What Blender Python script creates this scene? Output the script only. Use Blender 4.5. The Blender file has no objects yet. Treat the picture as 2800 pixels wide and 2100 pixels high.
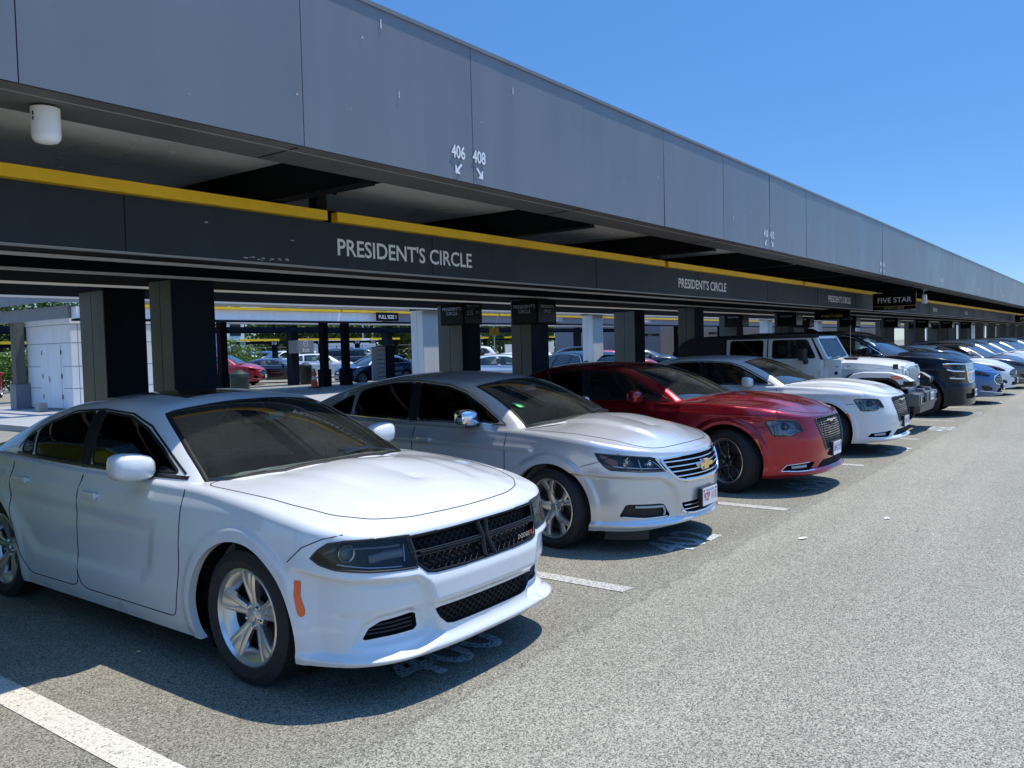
import bpy, bmesh, math, random
import numpy as np
from mathutils import Vector, Matrix
from mathutils.bvhtree import BVHTree
random.seed(7); RNG = np.random.RandomState(7)
C = bpy.context.scene.collection
R = math.radians

# ------------------------------------------------------------------ camera
cam_d = bpy.data.cameras.new("camera"); cam = bpy.data.objects.new("camera", cam_d); C.objects.link(cam)
CF, CYAW, CPITCH, CROLL, CH = 2275.8, 0.6413, 0.0450, -0.0258, 1.7811
def _cam():
    f = np.array([math.cos(CYAW)*math.cos(CPITCH), math.sin(CYAW)*math.cos(CPITCH), -math.sin(CPITCH)])
    r = np.cross(f, [0, 0, 1]); r /= np.linalg.norm(r); u = np.cross(r, f)
    r2 = math.cos(CROLL)*r + math.sin(CROLL)*u; u2 = -math.sin(CROLL)*r + math.cos(CROLL)*u
    M = Matrix(((r2[0], u2[0], -f[0], 0), (r2[1], u2[1], -f[1], 0), (r2[2], u2[2], -f[2], CH), (0, 0, 0, 1)))
    cam.matrix_world = M
_cam()
cam_d.sensor_width = 36.0; cam_d.sensor_fit = 'HORIZONTAL'; cam_d.lens = CF/2800*36.0
cam_d.clip_start = 0.05; cam_d.clip_end = 3000
bpy.context.scene.camera = cam

# ------------------------------------------------------------------ light
SUN = Vector((-0.28, 0.13, -1.0)).normalized()          # travel direction of the light
w = bpy.data.worlds.new("World"); bpy.context.scene.world = w; w.use_nodes = True
nt = w.node_tree; nt.nodes.clear()
sky = nt.nodes.new('ShaderNodeTexSky'); sky.sky_type = 'NISHITA'; sky.sun_disc = False
elev = math.asin(-SUN.z); sky.sun_elevation = elev
sky.sun_rotation = math.atan2(-SUN.x, -SUN.y)
sky.air_density = 1.0; sky.dust_density = 0.0; sky.ozone_density = 3.0; sky.altitude = 1600
bg = nt.nodes.new('ShaderNodeBackground'); bg.inputs[1].default_value = 0.15
wo = nt.nodes.new('ShaderNodeOutputWorld')
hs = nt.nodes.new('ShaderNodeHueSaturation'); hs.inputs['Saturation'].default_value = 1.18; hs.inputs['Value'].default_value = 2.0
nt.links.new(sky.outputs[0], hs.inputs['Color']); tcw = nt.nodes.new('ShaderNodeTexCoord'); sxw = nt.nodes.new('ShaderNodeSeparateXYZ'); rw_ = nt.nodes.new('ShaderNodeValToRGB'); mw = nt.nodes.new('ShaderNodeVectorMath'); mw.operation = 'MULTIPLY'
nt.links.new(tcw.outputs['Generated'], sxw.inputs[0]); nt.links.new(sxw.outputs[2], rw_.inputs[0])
for i_, (p_, c_) in enumerate(((0., (.147, .180, .235, 1)), (.12, (.178, .22, .272, 1)), (.42, (.287, .33, .362, 1)), (.58, (.85, .84, .80, 1)), (1., (1., .96, .90, 1)))):   # sky dimmed low down; unseen upper sky brightened as added fill light
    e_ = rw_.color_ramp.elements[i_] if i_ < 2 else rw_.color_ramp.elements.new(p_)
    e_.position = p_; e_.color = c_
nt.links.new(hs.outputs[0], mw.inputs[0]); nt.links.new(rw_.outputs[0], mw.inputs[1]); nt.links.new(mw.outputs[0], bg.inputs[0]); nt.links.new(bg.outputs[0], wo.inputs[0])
sl = bpy.data.lights.new("sun", 'SUN'); sl.energy = 3.1; sl.angle = R(0.5); sl.color = (1.0, 0.94, 0.84)
so = bpy.data.objects.new("sun", sl); C.objects.link(so)
so.rotation_euler = SUN.to_track_quat('-Z', 'Y').to_euler()
vs = bpy.context.scene.view_settings
bpy.context.scene.display_settings.display_device = 'sRGB'
vs.view_transform = 'Standard'; vs.look = 'None'; vs.exposure = 0.76; vs.gamma = 1.0; vs.use_curve_mapping = False
try:
    cy = bpy.context.scene.cycles; cy.max_bounces = 8; cy.transparent_max_bounces = 16; cy.glossy_bounces = 4
    cy.sample_clamp_indirect = 6.0; cy.caustics_reflective = False; cy.caustics_refractive = False
except Exception: pass

# ------------------------------------------------------------------ materials
def srgb(r, g=None, b=None):
    if g is None: g = b = r
    f = lambda c: ((c/255)/12.92 if c/255 <= .04045 else (((c/255)+.055)/1.055)**2.4)
    return (f(r), f(g), f(b), 1)
def mat(name, col, rough=.5, metal=0., coat=0., spec=.5, noise=0., nscale=8., bump=0., bscale=60., emis=None, coatr=.03):
    m = bpy.data.materials.new(name); m.use_nodes = True; n = m.node_tree; b = n.nodes['Principled BSDF']
    if len(col) == 3: col = (*col, 1)
    b.inputs['Base Color'].default_value = col; b.inputs['Roughness'].default_value = rough
    b.inputs['Metallic'].default_value = metal; b.inputs['Coat Weight'].default_value = coat
    b.inputs['Coat Roughness'].default_value = coatr; b.inputs['Specular IOR Level'].default_value = spec
    tc = None
    if noise or bump:
        tc = n.nodes.new('ShaderNodeTexCoord')
    if noise:
        t = n.nodes.new('ShaderNodeTexNoise'); t.inputs['Scale'].default_value = nscale; t.inputs['Detail'].default_value = 6
        n.links.new(tc.outputs['Object'], t.inputs['Vector'])
        mp = n.nodes.new('ShaderNodeMapRange'); mp.inputs[1].default_value = .3; mp.inputs[2].default_value = .7
        mp.inputs[3].default_value = 1-noise; mp.inputs[4].default_value = 1+noise
        n.links.new(t.outputs[0], mp.inputs[0])
        mx = n.nodes.new('ShaderNodeVectorMath'); mx.operation = 'SCALE'; mx.inputs[0].default_value = col[:3]
        n.links.new(mp.outputs[0], mx.inputs['Scale']); n.links.new(mx.outputs[0], b.inputs['Base Color'])
        m2 = n.nodes.new('ShaderNodeMapRange'); m2.inputs[1].default_value = .3; m2.inputs[2].default_value = .7
        m2.inputs[3].default_value = max(rough-.08, .02); m2.inputs[4].default_value = min(rough+.08, 1)
        n.links.new(t.outputs[0], m2.inputs[0]); n.links.new(m2.outputs[0], b.inputs['Roughness'])
    if bump:
        t = n.nodes.new('ShaderNodeTexNoise'); t.inputs['Scale'].default_value = bscale; t.inputs['Detail'].default_value = 4
        n.links.new(tc.outputs['Object'], t.inputs['Vector'])
        bp = n.nodes.new('ShaderNodeBump'); bp.inputs['Strength'].default_value = bump; bp.inputs['Distance'].default_value = .01
        n.links.new(t.outputs[0], bp.inputs['Height']); n.links.new(bp.outputs[0], b.inputs['Normal'])
    if emis:
        b.inputs['Emission Color'].default_value = (*emis[:3], 1); b.inputs['Emission Strength'].default_value = emis[3]
    return m
def glass(name, tint, refl=1.0, rough=.0, dust=0.):
    m = bpy.data.materials.new(name); m.use_nodes = True; n = m.node_tree; n.nodes.clear()
    o = n.nodes.new('ShaderNodeOutputMaterial'); t = n.nodes.new('ShaderNodeBsdfTransparent'); g = n.nodes.new('ShaderNodeBsdfGlossy')
    t.inputs[0].default_value = (*tint, 1); g.inputs['Roughness'].default_value = rough
    f = n.nodes.new('ShaderNodeFresnel'); f.inputs[0].default_value = 1.62; mx = n.nodes.new('ShaderNodeMixShader')
    mm = n.nodes.new('ShaderNodeMath'); mm.operation = 'MULTIPLY'; mm.inputs[1].default_value = refl; mm.use_clamp = True
    n.links.new(f.outputs[0], mm.inputs[0]); n.links.new(mm.outputs[0], mx.inputs[0])
    n.links.new(t.outputs[0], mx.inputs[1]); n.links.new(g.outputs[0], mx.inputs[2]); out = mx.outputs[0]
    if dust:       # thin film of dust on the pane
        d = n.nodes.new('ShaderNodeBsdfDiffuse'); d.inputs[0].default_value = (.42, .50, .47, 1); ms = n.nodes.new('ShaderNodeMixShader')
        tx = n.nodes.new('ShaderNodeTexNoise'); tx.inputs['Scale'].default_value = 3; tx.inputs['Detail'].default_value = 5; tc = n.nodes.new('ShaderNodeTexCoord'); n.links.new(tc.outputs['Object'], tx.inputs['Vector'])
        mr = n.nodes.new('ShaderNodeMapRange'); mr.inputs[1].default_value = .3; mr.inputs[2].default_value = .7; mr.inputs[3].default_value = dust*.6; mr.inputs[4].default_value = dust*1.4
        n.links.new(tx.outputs[0], mr.inputs[0]); n.links.new(mr.outputs[0], ms.inputs[0]); n.links.new(out, ms.inputs[1]); n.links.new(d.outputs[0], ms.inputs[2]); out = ms.outputs[0]
    n.links.new(out, o.inputs[0])
    return m
M = {}
M['white'] = mat('paint_white', (.68, .70, .715), .33, coat=1., noise=.012, nscale=3)
M['jeepwhite'] = mat('paint_white_plain', (.66, .68, .69), .4, coat=.8)
M['silver'] = mat('paint_silver', (.62, .63, .645), .30, metal=.5, coat=1., noise=.015, nscale=900)
M['pearl'] = mat('paint_pearl', (.62, .62, .63), .32, metal=.45, coat=1.)
M['red'] = mat('paint_red', (.34, .006, .018), .25, metal=.7, coat=1.)
M['redvan'] = mat('paint_red_van', (.42, .01, .018), .3, metal=.3, coat=1.)
M['black'] = mat('paint_black', (.006, .007, .010), .25, coat=1.)
M['navy'] = mat('paint_navy', (.005, .009, .020), .25, coat=.38, spec=.15)
M['blue'] = mat('paint_blue', (.035, .105, .26), .28, metal=.5, coat=1.)
M['deepblue'] = mat('paint_deep_blue', (.02, .06, .18), .28, metal=.4, coat=1.)
M['grey'] = mat('paint_grey', (.10, .105, .115), .28, metal=.6, coat=1.)
M['gap'] = mat('panel_gap_dark', (.012, .012, .014), .8, spec=.1)
M['trim'] = mat('black_trim', (.012, .012, .013), .35, coat=.3)
M['plastic'] = mat('black_plastic', (.016, .016, .017), .62, bump=.1, bscale=400)
M['greyplastic'] = mat('grey_bumper_plastic', (.10, .105, .11), .45)
M['rubber'] = mat('tyre_rubber', (.017, .017, .018), .78, noise=.15, nscale=30)
M['chrome'] = mat('chrome', (.82, .83, .85), .07, metal=1.)
M['satin'] = mat('satin_chrome', (.55, .56, .58), .25, metal=1.)
M['alloy'] = mat('wheel_alloy', (.62, .62, .61), .30, metal=.85, coat=.5)
M['alloydark'] = mat('wheel_alloy_dark', (.10, .10, .105), .35, metal=.6)
M['blackrim'] = mat('wheel_black', (.008, .008, .009), .22, coat=.8)
M['disc'] = mat('brake_disc', (.10, .10, .105), .5, metal=.9)
M['well'] = mat('wheel_well', (.008, .008, .008), .95, spec=.05)
M['glass'] = glass('glass_windshield', (.70, .78, .74), 1.95, dust=.026)
M['jeepglass'] = glass('glass_flat', (.10, .12, .12), .26)
M['lampsilver'] = mat('lamp_housing_silver', (.30, .33, .37), .22, metal=.7)
M['grilleblack'] = mat('grille_black', (.0035, .0035, .004), .38, spec=.3)
M['seal'] = mat('window_seal', (.010, .010, .011), .6, spec=.3)
M['sideglass'] = glass('glass_side', (.50, .56, .53), 1.2, dust=.02)
M['darkglass'] = glass('glass_privacy', (.05, .06, .06), 1.1)
M['lens'] = glass('lamp_lens', (.80, .82, .84), 1.0)
M['smokelens'] = glass('lamp_lens_smoked', (.62, .64, .66), .85)
M['lampblack'] = mat('lamp_housing_black', (.005, .005, .006), .2, spec=.4)
M['lampchrome'] = mat('lamp_reflector', (.75, .76, .78), .12, metal=1.)
M['bulb'] = mat('lamp_projector', (.35, .38, .42), .05, coat=1.)
M['lampgrey'] = mat('lamp_lightguide', (.45, .46, .48), .3, coat=1.)
M['amber'] = mat('amber_lens', (.82, .10, .012), .2, coat=1.)
M['redlens'] = mat('red_lens', (.45, .01, .015), .2, coat=1.)
M['meshgrey'] = mat('mesh_grey', (.05, .05, .053), .3, metal=.6)
M['darkchrome'] = mat('dark_chrome', (.12, .12, .13), .12, metal=1.)
M['seat'] = mat('seat_fabric', (.09, .09, .092), .9)
M['dash'] = mat('dashboard_plastic', (.10, .105, .10), .75)
M['cabin'] = mat('cabin_dark', (.015, .015, .016), .95)
M['plate'] = mat('plate_white', (.80, .80, .80), .4)
M['platered'] = mat('plate_red', (.50, .02, .04), .5)
M['plateblue'] = mat('plate_blue', (.03, .08, .35), .5)
M['plateyellow'] = mat('plate_yellow', (.85, .42, .02), .4)
M['gold'] = mat('emblem_gold', (.85, .60, .25), .28, metal=.8)
M['teal'] = mat('teal_box', (.12, .42, .45), .5)
M['green'] = mat('sticker_green', (.10, .55, .18), .5)
M['paper'] = mat('paper', (.75, .76, .76), .7)

# ------------------------------------------------------------------ object helpers
def tag(o, label=None, cat=None, group=None, kind=None):
    if label: o['label'] = label
    if cat: o['category'] = cat
    if group: o['group'] = group
    if kind: o['kind'] = kind
    return o
def empty(name, loc=(0, 0, 0), rz=0.):
    o = bpy.data.objects.new(name, None); C.objects.link(o); o.location = loc; o.rotation_euler = (0, 0, rz)
    o.empty_display_size = .2; return o
def thing(name, label, cat, loc=(0, 0, 0), rz=0., group=None):
    return tag(empty(name, loc, rz), label, cat, group)
def copy_tree(o, parent=None):
    c = o.copy(); C.objects.link(c)
    if parent is not None: c.parent = parent
    for ch in list(o.children): copy_tree(ch, c)
    return c
class MB:
    """collects geometry; build() links it as ONE mesh object"""
    def __init__(s): s.v = []; s.f = []; s.m = []; s.n = []; s.mats = []
    def mi(s, m):
        if m not in s.mats: s.mats.append(m)
        return s.mats.index(m)
    def add(s, V, F, m, N=None):
        k = len(s.v); i = s.mi(m)
        V = [tuple(map(float, p)) for p in V]; s.v += V
        s.n += ([tuple(map(float, p)) for p in N] if N is not None else [None]*len(V))
        for f in F: s.f.append(tuple(int(q)+k for q in f)); s.m.append(i)
        return s
    def box(s, lo, hi, m, bev=0., rz=0., c=None, top=None):
        x0, y0, z0 = lo; x1, y1, z1 = hi
        if bev <= 0:
            V = [(x0,y0,z0),(x1,y0,z0),(x1,y1,z0),(x0,y1,z0),(x0,y0,z1),(x1,y0,z1),(x1,y1,z1),(x0,y1,z1)]
            F = [(3,2,1,0),(4,5,6,7),(0,1,5,4),(1,2,6,5),(2,3,7,6),(3,0,4,7)]
        else:
            b = bmesh.new(); bmesh.ops.create_cube(b, size=1.)
            for v in b.verts:
                v.co = Vector(((x0+x1)/2+v.co.x*(x1-x0), (y0+y1)/2+v.co.y*(y1-y0), (z0+z1)/2+v.co.z*(z1-z0)))
            bmesh.ops.bevel(b, geom=list(b.edges), offset=min(bev, .49*min(x1-x0, y1-y0, z1-z0)), segments=2, affect='EDGES', profile=.7)
            b.verts.index_update(); V = [tuple(v.co) for v in b.verts]; F = [[v.index for v in f.verts] for f in b.faces]; b.free()
        if top:   # (sx, sy, dx, dy) taper of the upper half
            cx, cy, cz = (x0+x1)/2, (y0+y1)/2, (z0+z1)/2
            V = [((cx+(p[0]-cx)*(1+(top[0]-1)*t)+top[2]*t, cy+(p[1]-cy)*(1+(top[1]-1)*t)+top[3]*t, p[2])) for p in V for t in [(p[2]-z0)/(z1-z0)]]
        if rz:
            cx, cy = c if c else ((x0+x1)/2, (y0+y1)/2); q, w_ = math.cos(rz), math.sin(rz)
            V = [(cx+(p[0]-cx)*q-(p[1]-cy)*w_, cy+(p[0]-cx)*w_+(p[1]-cy)*q, p[2]) for p in V]
        return s.add(V, F, m)
    def prism(s, P, axis, a, b, m):
        """P: 2D polygon in the two other axes (cyclic order), extruded along axis from a to b"""
        n = len(P); o = [(1, 2), (2, 0), (0, 1)][axis]
        def mk(p, t):
            v = [0, 0, 0]; v[axis] = t; v[o[0]] = p[0]; v[o[1]] = p[1]; return tuple(v)
        V = [mk(p, a) for p in P]+[mk(p, b) for p in P]
        F = [tuple(range(n))[::-1], tuple(range(n, 2*n))]+[(i, (i+1) % n, n+(i+1) % n, n+i) for i in range(n)]
        return s.add(V, F, m)
    def tube(s, pts, r, m, seg=8, cap=True):
        pts = [Vector(p) for p in pts]; rs = r if hasattr(r, '__len__') else [r]*len(pts)
        V = []; F = []; up = Vector((0, 0, 1))
        for i, p in enumerate(pts):
            t = (pts[min(i+1, len(pts)-1)]-pts[max(i-1, 0)]).normalized()
            a = t.cross(up)
            if a.length < .1: a = t.cross(Vector((1, 0, 0)))
            a.normalize(); b = t.cross(a).normalized()
            for k in range(seg):
                w_ = 2*math.pi*k/seg; V.append(p+(a*math.cos(w_)+b*math.sin(w_))*rs[i])
        for i in range(len(pts)-1):
            for k in range(seg):
                k2 = (k+1) % seg; F.append((i*seg+k, i*seg+k2, (i+1)*seg+k2, (i+1)*seg+k))
        if cap: F.append(tuple(range(seg))); F.append(tuple(range((len(pts)-1)*seg, len(pts)*seg))[::-1])
        return s.add(V, F, m)
    def lathe(s, prof, m, seg=32, axis='z', c=(0, 0, 0), closed=False):
        """prof: list of (r, h)"""
        V = []; F = []; n = len(prof)
        for k in range(seg):
            w_ = 2*math.pi*k/seg; q, t = math.cos(w_), math.sin(w_)
            for r, h_ in prof:
                if axis == 'z': V.append((c[0]+r*q, c[1]+r*t, c[2]+h_))
                elif axis == 'y': V.append((c[0]+r*q, c[1]+h_, c[2]+r*t))
                else: V.append((c[0]+h_, c[1]+r*q, c[2]+r*t))
        for k in range(seg):
            k2 = (k+1) % seg
            for i in range(n-1+(1 if closed else 0)):
                i2 = (i+1) % n; F.append((k*n+i, k2*n+i, k2*n+i2, k*n+i2))
        return s.add(V, F, m)
    def mirror_y(s):
        k = len(s.v); nf = len(s.f)
        s.v += [(x, -y, z) for x, y, z in s.v]; s.n += [None if a is None else (a[0], -a[1], a[2]) for a in s.n]
        for i in range(nf): s.f.append(tuple(q+k for q in reversed(s.f[i]))); s.m.append(s.m[i])
        return s
    def build(s, name, parent=None, smooth=None, loc=None):
        if any(a is not None for a in s.n):
            VV = np.array(s.v); NN = np.array([a if a is not None else (0, 0, 0) for a in s.n]); FF = np.array([[f[0], f[1], f[2], f[-1]] for f in s.f])
            gn = np.cross(VV[FF[:, 2]]-VV[FF[:, 0]], VV[FF[:, 3]]-VV[FF[:, 1]]+(VV[FF[:, 1]]-VV[FF[:, 1]])); tri = np.array([len(f) == 3 for f in s.f])
            gt = np.cross(VV[FF[:, 1]]-VV[FF[:, 0]], VV[FF[:, 2]]-VV[FF[:, 0]]); gn[tri] = gt[tri]
            dot = (gn*(NN[FF[:, 0]]+NN[FF[:, 1]]+NN[FF[:, 2]])).sum(1)
            s.f = [f[::-1] if d < 0 else f for f, d in zip(s.f, dot)]
        me = bpy.data.meshes.new(name); me.from_pydata(s.v, [], s.f)
        for m in s.mats: me.materials.append(m if not isinstance(m, str) else M[m])
        me.polygons.foreach_set('material_index', s.m)
        if any(a is not None for a in s.n):
            me.polygons.foreach_set('use_smooth', [True]*len(me.polygons))
            me.normals_split_custom_set_from_vertices([a if a is not None else (0, 0, 0) for a in s.n])
        else:
            b = bmesh.new(); b.from_mesh(me); bmesh.ops.recalc_face_normals(b, faces=b.faces)
            if smooth:
                for f in b.faces: f.smooth = True
                for e in b.edges:
                    if len(e.link_faces) == 2 and e.calc_face_angle(0) > R(smooth): e.smooth = False
            b.to_mesh(me); b.free()
        me.update(); o = bpy.data.objects.new(name, me); C.objects.link(o)
        if parent is not None: o.parent = parent
        if loc is not None: o.location = loc
        return o
def text_mb(txt, size, m, origin, xdir, ydir, depth=.002, align='CENTER', bold=0., spacing=1., sx=1.):
    """mesh lettering; origin = centre/left of the baseline, xdir/ydir span the plane"""
    cu = bpy.data.curves.new('t', 'FONT'); cu.body = txt; cu.size = size; cu.align_x = align; cu.offset = bold; cu.space_character = spacing
    cu.resolution_u = 3
    o = bpy.data.objects.new('t', cu); C.objects.link(o)
    me = bpy.data.meshes.new_from_object(o.evaluated_get(bpy.context.evaluated_depsgraph_get())) if False else None
    bpy.context.view_layer.update()
    dg = bpy.context.evaluated_depsgraph_get(); me = bpy.data.meshes.new_from_object(o.evaluated_get(dg))
    X = Vector(xdir).normalized(); Y = Vector(ydir).normalized(); Z = X.cross(Y); O = Vector(origin)
    V = [O+X*v.co.x*sx+Y*v.co.y+Z*depth for v in me.vertices]; F = [tuple(p.vertices) for p in me.polygons]
    bpy.data.objects.remove(o); bpy.data.curves.remove(cu); bpy.data.meshes.remove(me)
    mb = MB(); mb.add(V, F, m); return mb
# ------------------------------------------------------------------ car surfaces
def spl(P, n=500):
    P = np.array(P, float); t = np.r_[0, np.cumsum(np.linalg.norm(np.diff(P, axis=0), axis=1))]
    m = np.gradient(P, t, axis=0); T = np.linspace(0, t[-1], n); k = np.clip(np.searchsorted(t, T)-1, 0, len(t)-2)
    h = (t[k+1]-t[k])[:, None]; u = ((T-t[k])/(t[k+1]-t[k]))[:, None]
    return (2*u**3-3*u**2+1)*P[k]+(u**3-2*u**2+u)*h*m[k]+(-2*u**3+3*u**2)*P[k+1]+(u**3-u**2)*h*m[k+1]
def tab(T):
    T = sorted(T); xs = np.array([a for a, b in T], float); ys = np.array([b for a, b in T], float)
    d = np.diff(ys)/np.diff(xs); m = np.zeros(len(xs)); m[0] = d[0]; m[-1] = d[-1]
    for i in range(1, len(xs)-1):
        m[i] = 0 if d[i-1]*d[i] <= 0 else 2*d[i-1]*d[i]/(d[i-1]+d[i])
    def f(x):
        x = np.clip(np.asarray(x, float), xs[0], xs[-1]); k = np.clip(np.searchsorted(xs, x)-1, 0, len(xs)-2)
        h = xs[k+1]-xs[k]; u = (x-xs[k])/h
        return (2*u**3-3*u**2+1)*ys[k]+(u**3-2*u**2+u)*h*m[k]+(-2*u**3+3*u**2)*ys[k+1]+(u**3-u**2)*h*m[k+1]
    return f
def sdpoly(P, a, b):
    """signed distance of points (a,b) to polygon P; negative inside"""
    P = np.array(P, float); n = len(P); d = np.full(a.shape, 1e9); ins = np.zeros(a.shape, bool)
    for i in range(n):
        x0, y0 = P[i]; x1, y1 = P[(i+1) % n]; ex, ey = x1-x0, y1-y0; L = ex*ex+ey*ey+1e-12
        t = np.clip(((a-x0)*ex+(b-y0)*ey)/L, 0, 1); d = np.minimum(d, np.hypot(a-x0-t*ex, b-y0-t*ey))
        c = ((y0 > b) != (y1 > b)) & (a < (x1-x0)*(b-y0)/((y1-y0) if y1 != y0 else 1e-12)+x0); ins ^= c
    return np.where(ins, -d, d)
def sstep(x): x = np.clip(x, 0, 1); return x*x*(3-2*x)
def rnd(P, r=.03, n=4, closed=True):
    """round the corners of a polygon"""
    P = [Vector((p[0], p[1])) for p in P]; out = []; N = len(P)
    for i, p in enumerate(P):
        if not closed and i in (0, N-1): out.append(tuple(p)); continue
        a = P[i-1]-p; b = P[(i+1) % N]-p; q = min(r, a.length*.45, b.length*.45)
        A = p+a.normalized()*q; B = p+b.normalized()*q
        for k in range(n+1):
            t = k/n; out.append(tuple(A*(1-t)**2+p*2*t*(1-t)+B*t*t))
    return out
class Surf:
    """half-body surface (y >= 0) that can be divided into regions along exact outlines"""
    def __init__(s, V, S, rows, cols):
        s.V = V.reshape(-1, 3).copy(); s.S = S.reshape(-1).copy(); n = rows*cols
        I = np.arange(n).reshape(rows, cols)
        s.F = [tuple(q) for q in np.stack([I[:-1, :-1], I[:-1, 1:], I[1:, 1:], I[1:, :-1]], -1).reshape(-1, 4)]
        s.L = ['body']*len(s.F); s.fix = np.zeros(n, bool); s.normals(); s.full = None
    def normals(s):
        F = np.array(s.F); a, b, c, d = [s.V[F[:, i]] for i in range(4)]; N = np.cross(c-a, d-b)
        VN = np.zeros_like(s.V)
        for i in range(4): np.add.at(VN, F[:, i], N)
        VN[np.abs(s.V[:, 1]) < 1e-5, 1] = 0
        l = np.linalg.norm(VN, axis=1, keepdims=True); l[l == 0] = 1; s.N = VN/l
    def orient(s, chk):
        """flip if the normal test chk(V,N)->mean is negative"""
        if chk(s.V, s.N) < 0: s.N = -s.N; s.F = [f[::-1] for f in s.F]
    def snapshot(s):
        V = [tuple(v) for v in s.V]; s.bvh = BVHTree.FromPolygons(V, [tuple(int(q) for q in f) for f in s.F])
        s.NF = s.N.copy(); s.F0 = list(s.F); s.V0 = s.V.copy()
    def region(s, label, sd, mask=None, frm=('body',)):
        """sd(V,S)->signed distance; faces inside get the label"""
        V, S = s.V, s.S; D = sd(V, S); 
        if mask is not None: D = np.where(mask(V, S, s.N), D, 9.)
        cand = [i for i, f in enumerate(s.F) if s.L[i] in frm and min(D[q] for q in f) < .0 ] if len(s.F) < 400 else None
        Fa = np.array([f if len(f) == 4 else (*f, f[0]) for f in s.F]); mn = D[Fa].min(1)
        idx = [i for i in np.where(mn < 0)[0] if s.L[i] in frm]
        E = set()
        for i in idx:
            f = s.F[i]
            for k in range(len(f)):
                a, b = f[k], f[(k+1) % len(f)]; E.add((a, b) if a < b else (b, a))
        E = list(E); eps = 1e-7
        for it in range(8):
            todo = {}
            for a, b in E:
                da, db = D[a], D[b]
                if da*db < 0 and abs(da) > eps and abs(db) > eps and max(da, db) < 8:
                    t = da/(da-db)
                    if s.fix[a] and s.fix[b]: continue
                    if (abs(da) <= abs(db) and not s.fix[a]) or s.fix[b]: v, tt, o = a, t, b
                    else: v, tt, o = b, 1-t, a
                    if v not in todo or tt < todo[v][0]: todo[v] = (tt, o)
            if not todo: break
            new = {v: (V[v]*(1-t)+V[o]*t, s.N[v]*(1-t)+s.N[o]*t, S[v]*(1-t)+S[o]*t) for v, (t, o) in todo.items()}
            for v, (p, nn, q) in new.items():
                V[v] = p; s.N[v] = nn/np.linalg.norm(nn); S[v] = q; D[v] = 0; s.fix[v] = True
        nF = []; nL = []; st = set(idx)
        for i in range(len(s.F)):
            f, l = s.F[i], s.L[i]
            if i not in st: nF.append(f); nL.append(l); continue
            d = [D[q] if abs(D[q]) > eps else 0. for q in f]
            if max(d) <= 0:
                if min(d) < 0: nF.append(f); nL.append(label); continue
            if min(d) >= 0 and max(d) > 0: nF.append(f); nL.append(l); continue
            if len(f) == 4 and d[0] == 0 and d[2] == 0 and d[1]*d[3] < 0:
                for t in ((f[0], f[1], f[2]), (f[0], f[2], f[3])):
                    m_ = min(D[q] for q in t); nF.append(t); nL.append(label if m_ < -eps else l)
                continue
            if len(f) == 4 and d[1] == 0 and d[3] == 0 and d[0]*d[2] < 0:
                for t in ((f[1], f[2], f[3]), (f[1], f[3], f[0])):
                    m_ = min(D[q] for q in t); nF.append(t); nL.append(label if m_ < -eps else l)
                continue
            nF.append(f); nL.append(label if sum(d) < 0 else l)
        s.F, s.L = nF, nL
    def poly(s, label, P, proj, mask=None, frm=('body',)):
        def sd(V, S):
            a, b = s.co(V, S, proj); return sdpoly(P, a, b)
        s.region(label, sd, mask, frm)
    @staticmethod
    def co(V, S, proj):
        if proj == 'xz': return V[:, 0], V[:, 2]
        if proj == 'sz': return S, V[:, 2]
        if proj == 'xy': return V[:, 0], V[:, 1]
        if proj == 'yz': return V[:, 1], V[:, 2]
    def faces(s, label): return [f for f, l in zip(s.F, s.L) if l == label]
    def emit(s, mb, label, m, off=0., side=0, wall=0., wallm=None, flat=False):
        """side 0: both halves, +1 left only, -1 right only; off moves along the normal; wall makes a rim of that depth"""
        fs = s.faces(label)
        if not fs: return mb
        ids = sorted({q for f in fs for q in f}); mp = {q: i for i, q in enumerate(ids)}
        V = s.V[ids]+s.N[ids]*off; N = s.N[ids]; F = [tuple(mp[q] for q in f) for f in fs]
        B = []
        if wall:
            cnt = {}
            for f in fs:
                for k in range(len(f)):
                    a, b = f[k], f[(k+1) % len(f)]
                    if (b, a) in cnt: cnt[(b, a)] = 0
                    else: cnt[(a, b)] = 1
            B = [e for e, c in cnt.items() if c and not (abs(s.V[e[0], 1]) < 1e-4 and abs(s.V[e[1], 1]) < 1e-4)]
        for sg in ((1, -1) if side == 0 else (side,)):
            W = V*np.array([1, sg, 1]); NN = N*np.array([1, sg, 1]); G = F if sg > 0 else [f[::-1] for f in F]
            mb.add(W, G, m, NN)
            for a, b in B:
                p = [s.V[a]+s.N[a]*(off+wall), s.V[b]+s.N[b]*(off+wall), s.V[b]+s.N[b]*off, s.V[a]+s.N[a]*off]
                n = np.cross(p[1]-p[0], p[2]-p[0]); n = n/(np.linalg.norm(n)+1e-9)
                p = [q*np.array([1, sg, 1]) for q in p]; n = n*np.array([1, sg, 1])
                mb.add(p, [(0, 1, 2, 3) if sg > 0 else (3, 2, 1, 0)], wallm or m, [n]*4)
        return mb
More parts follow.
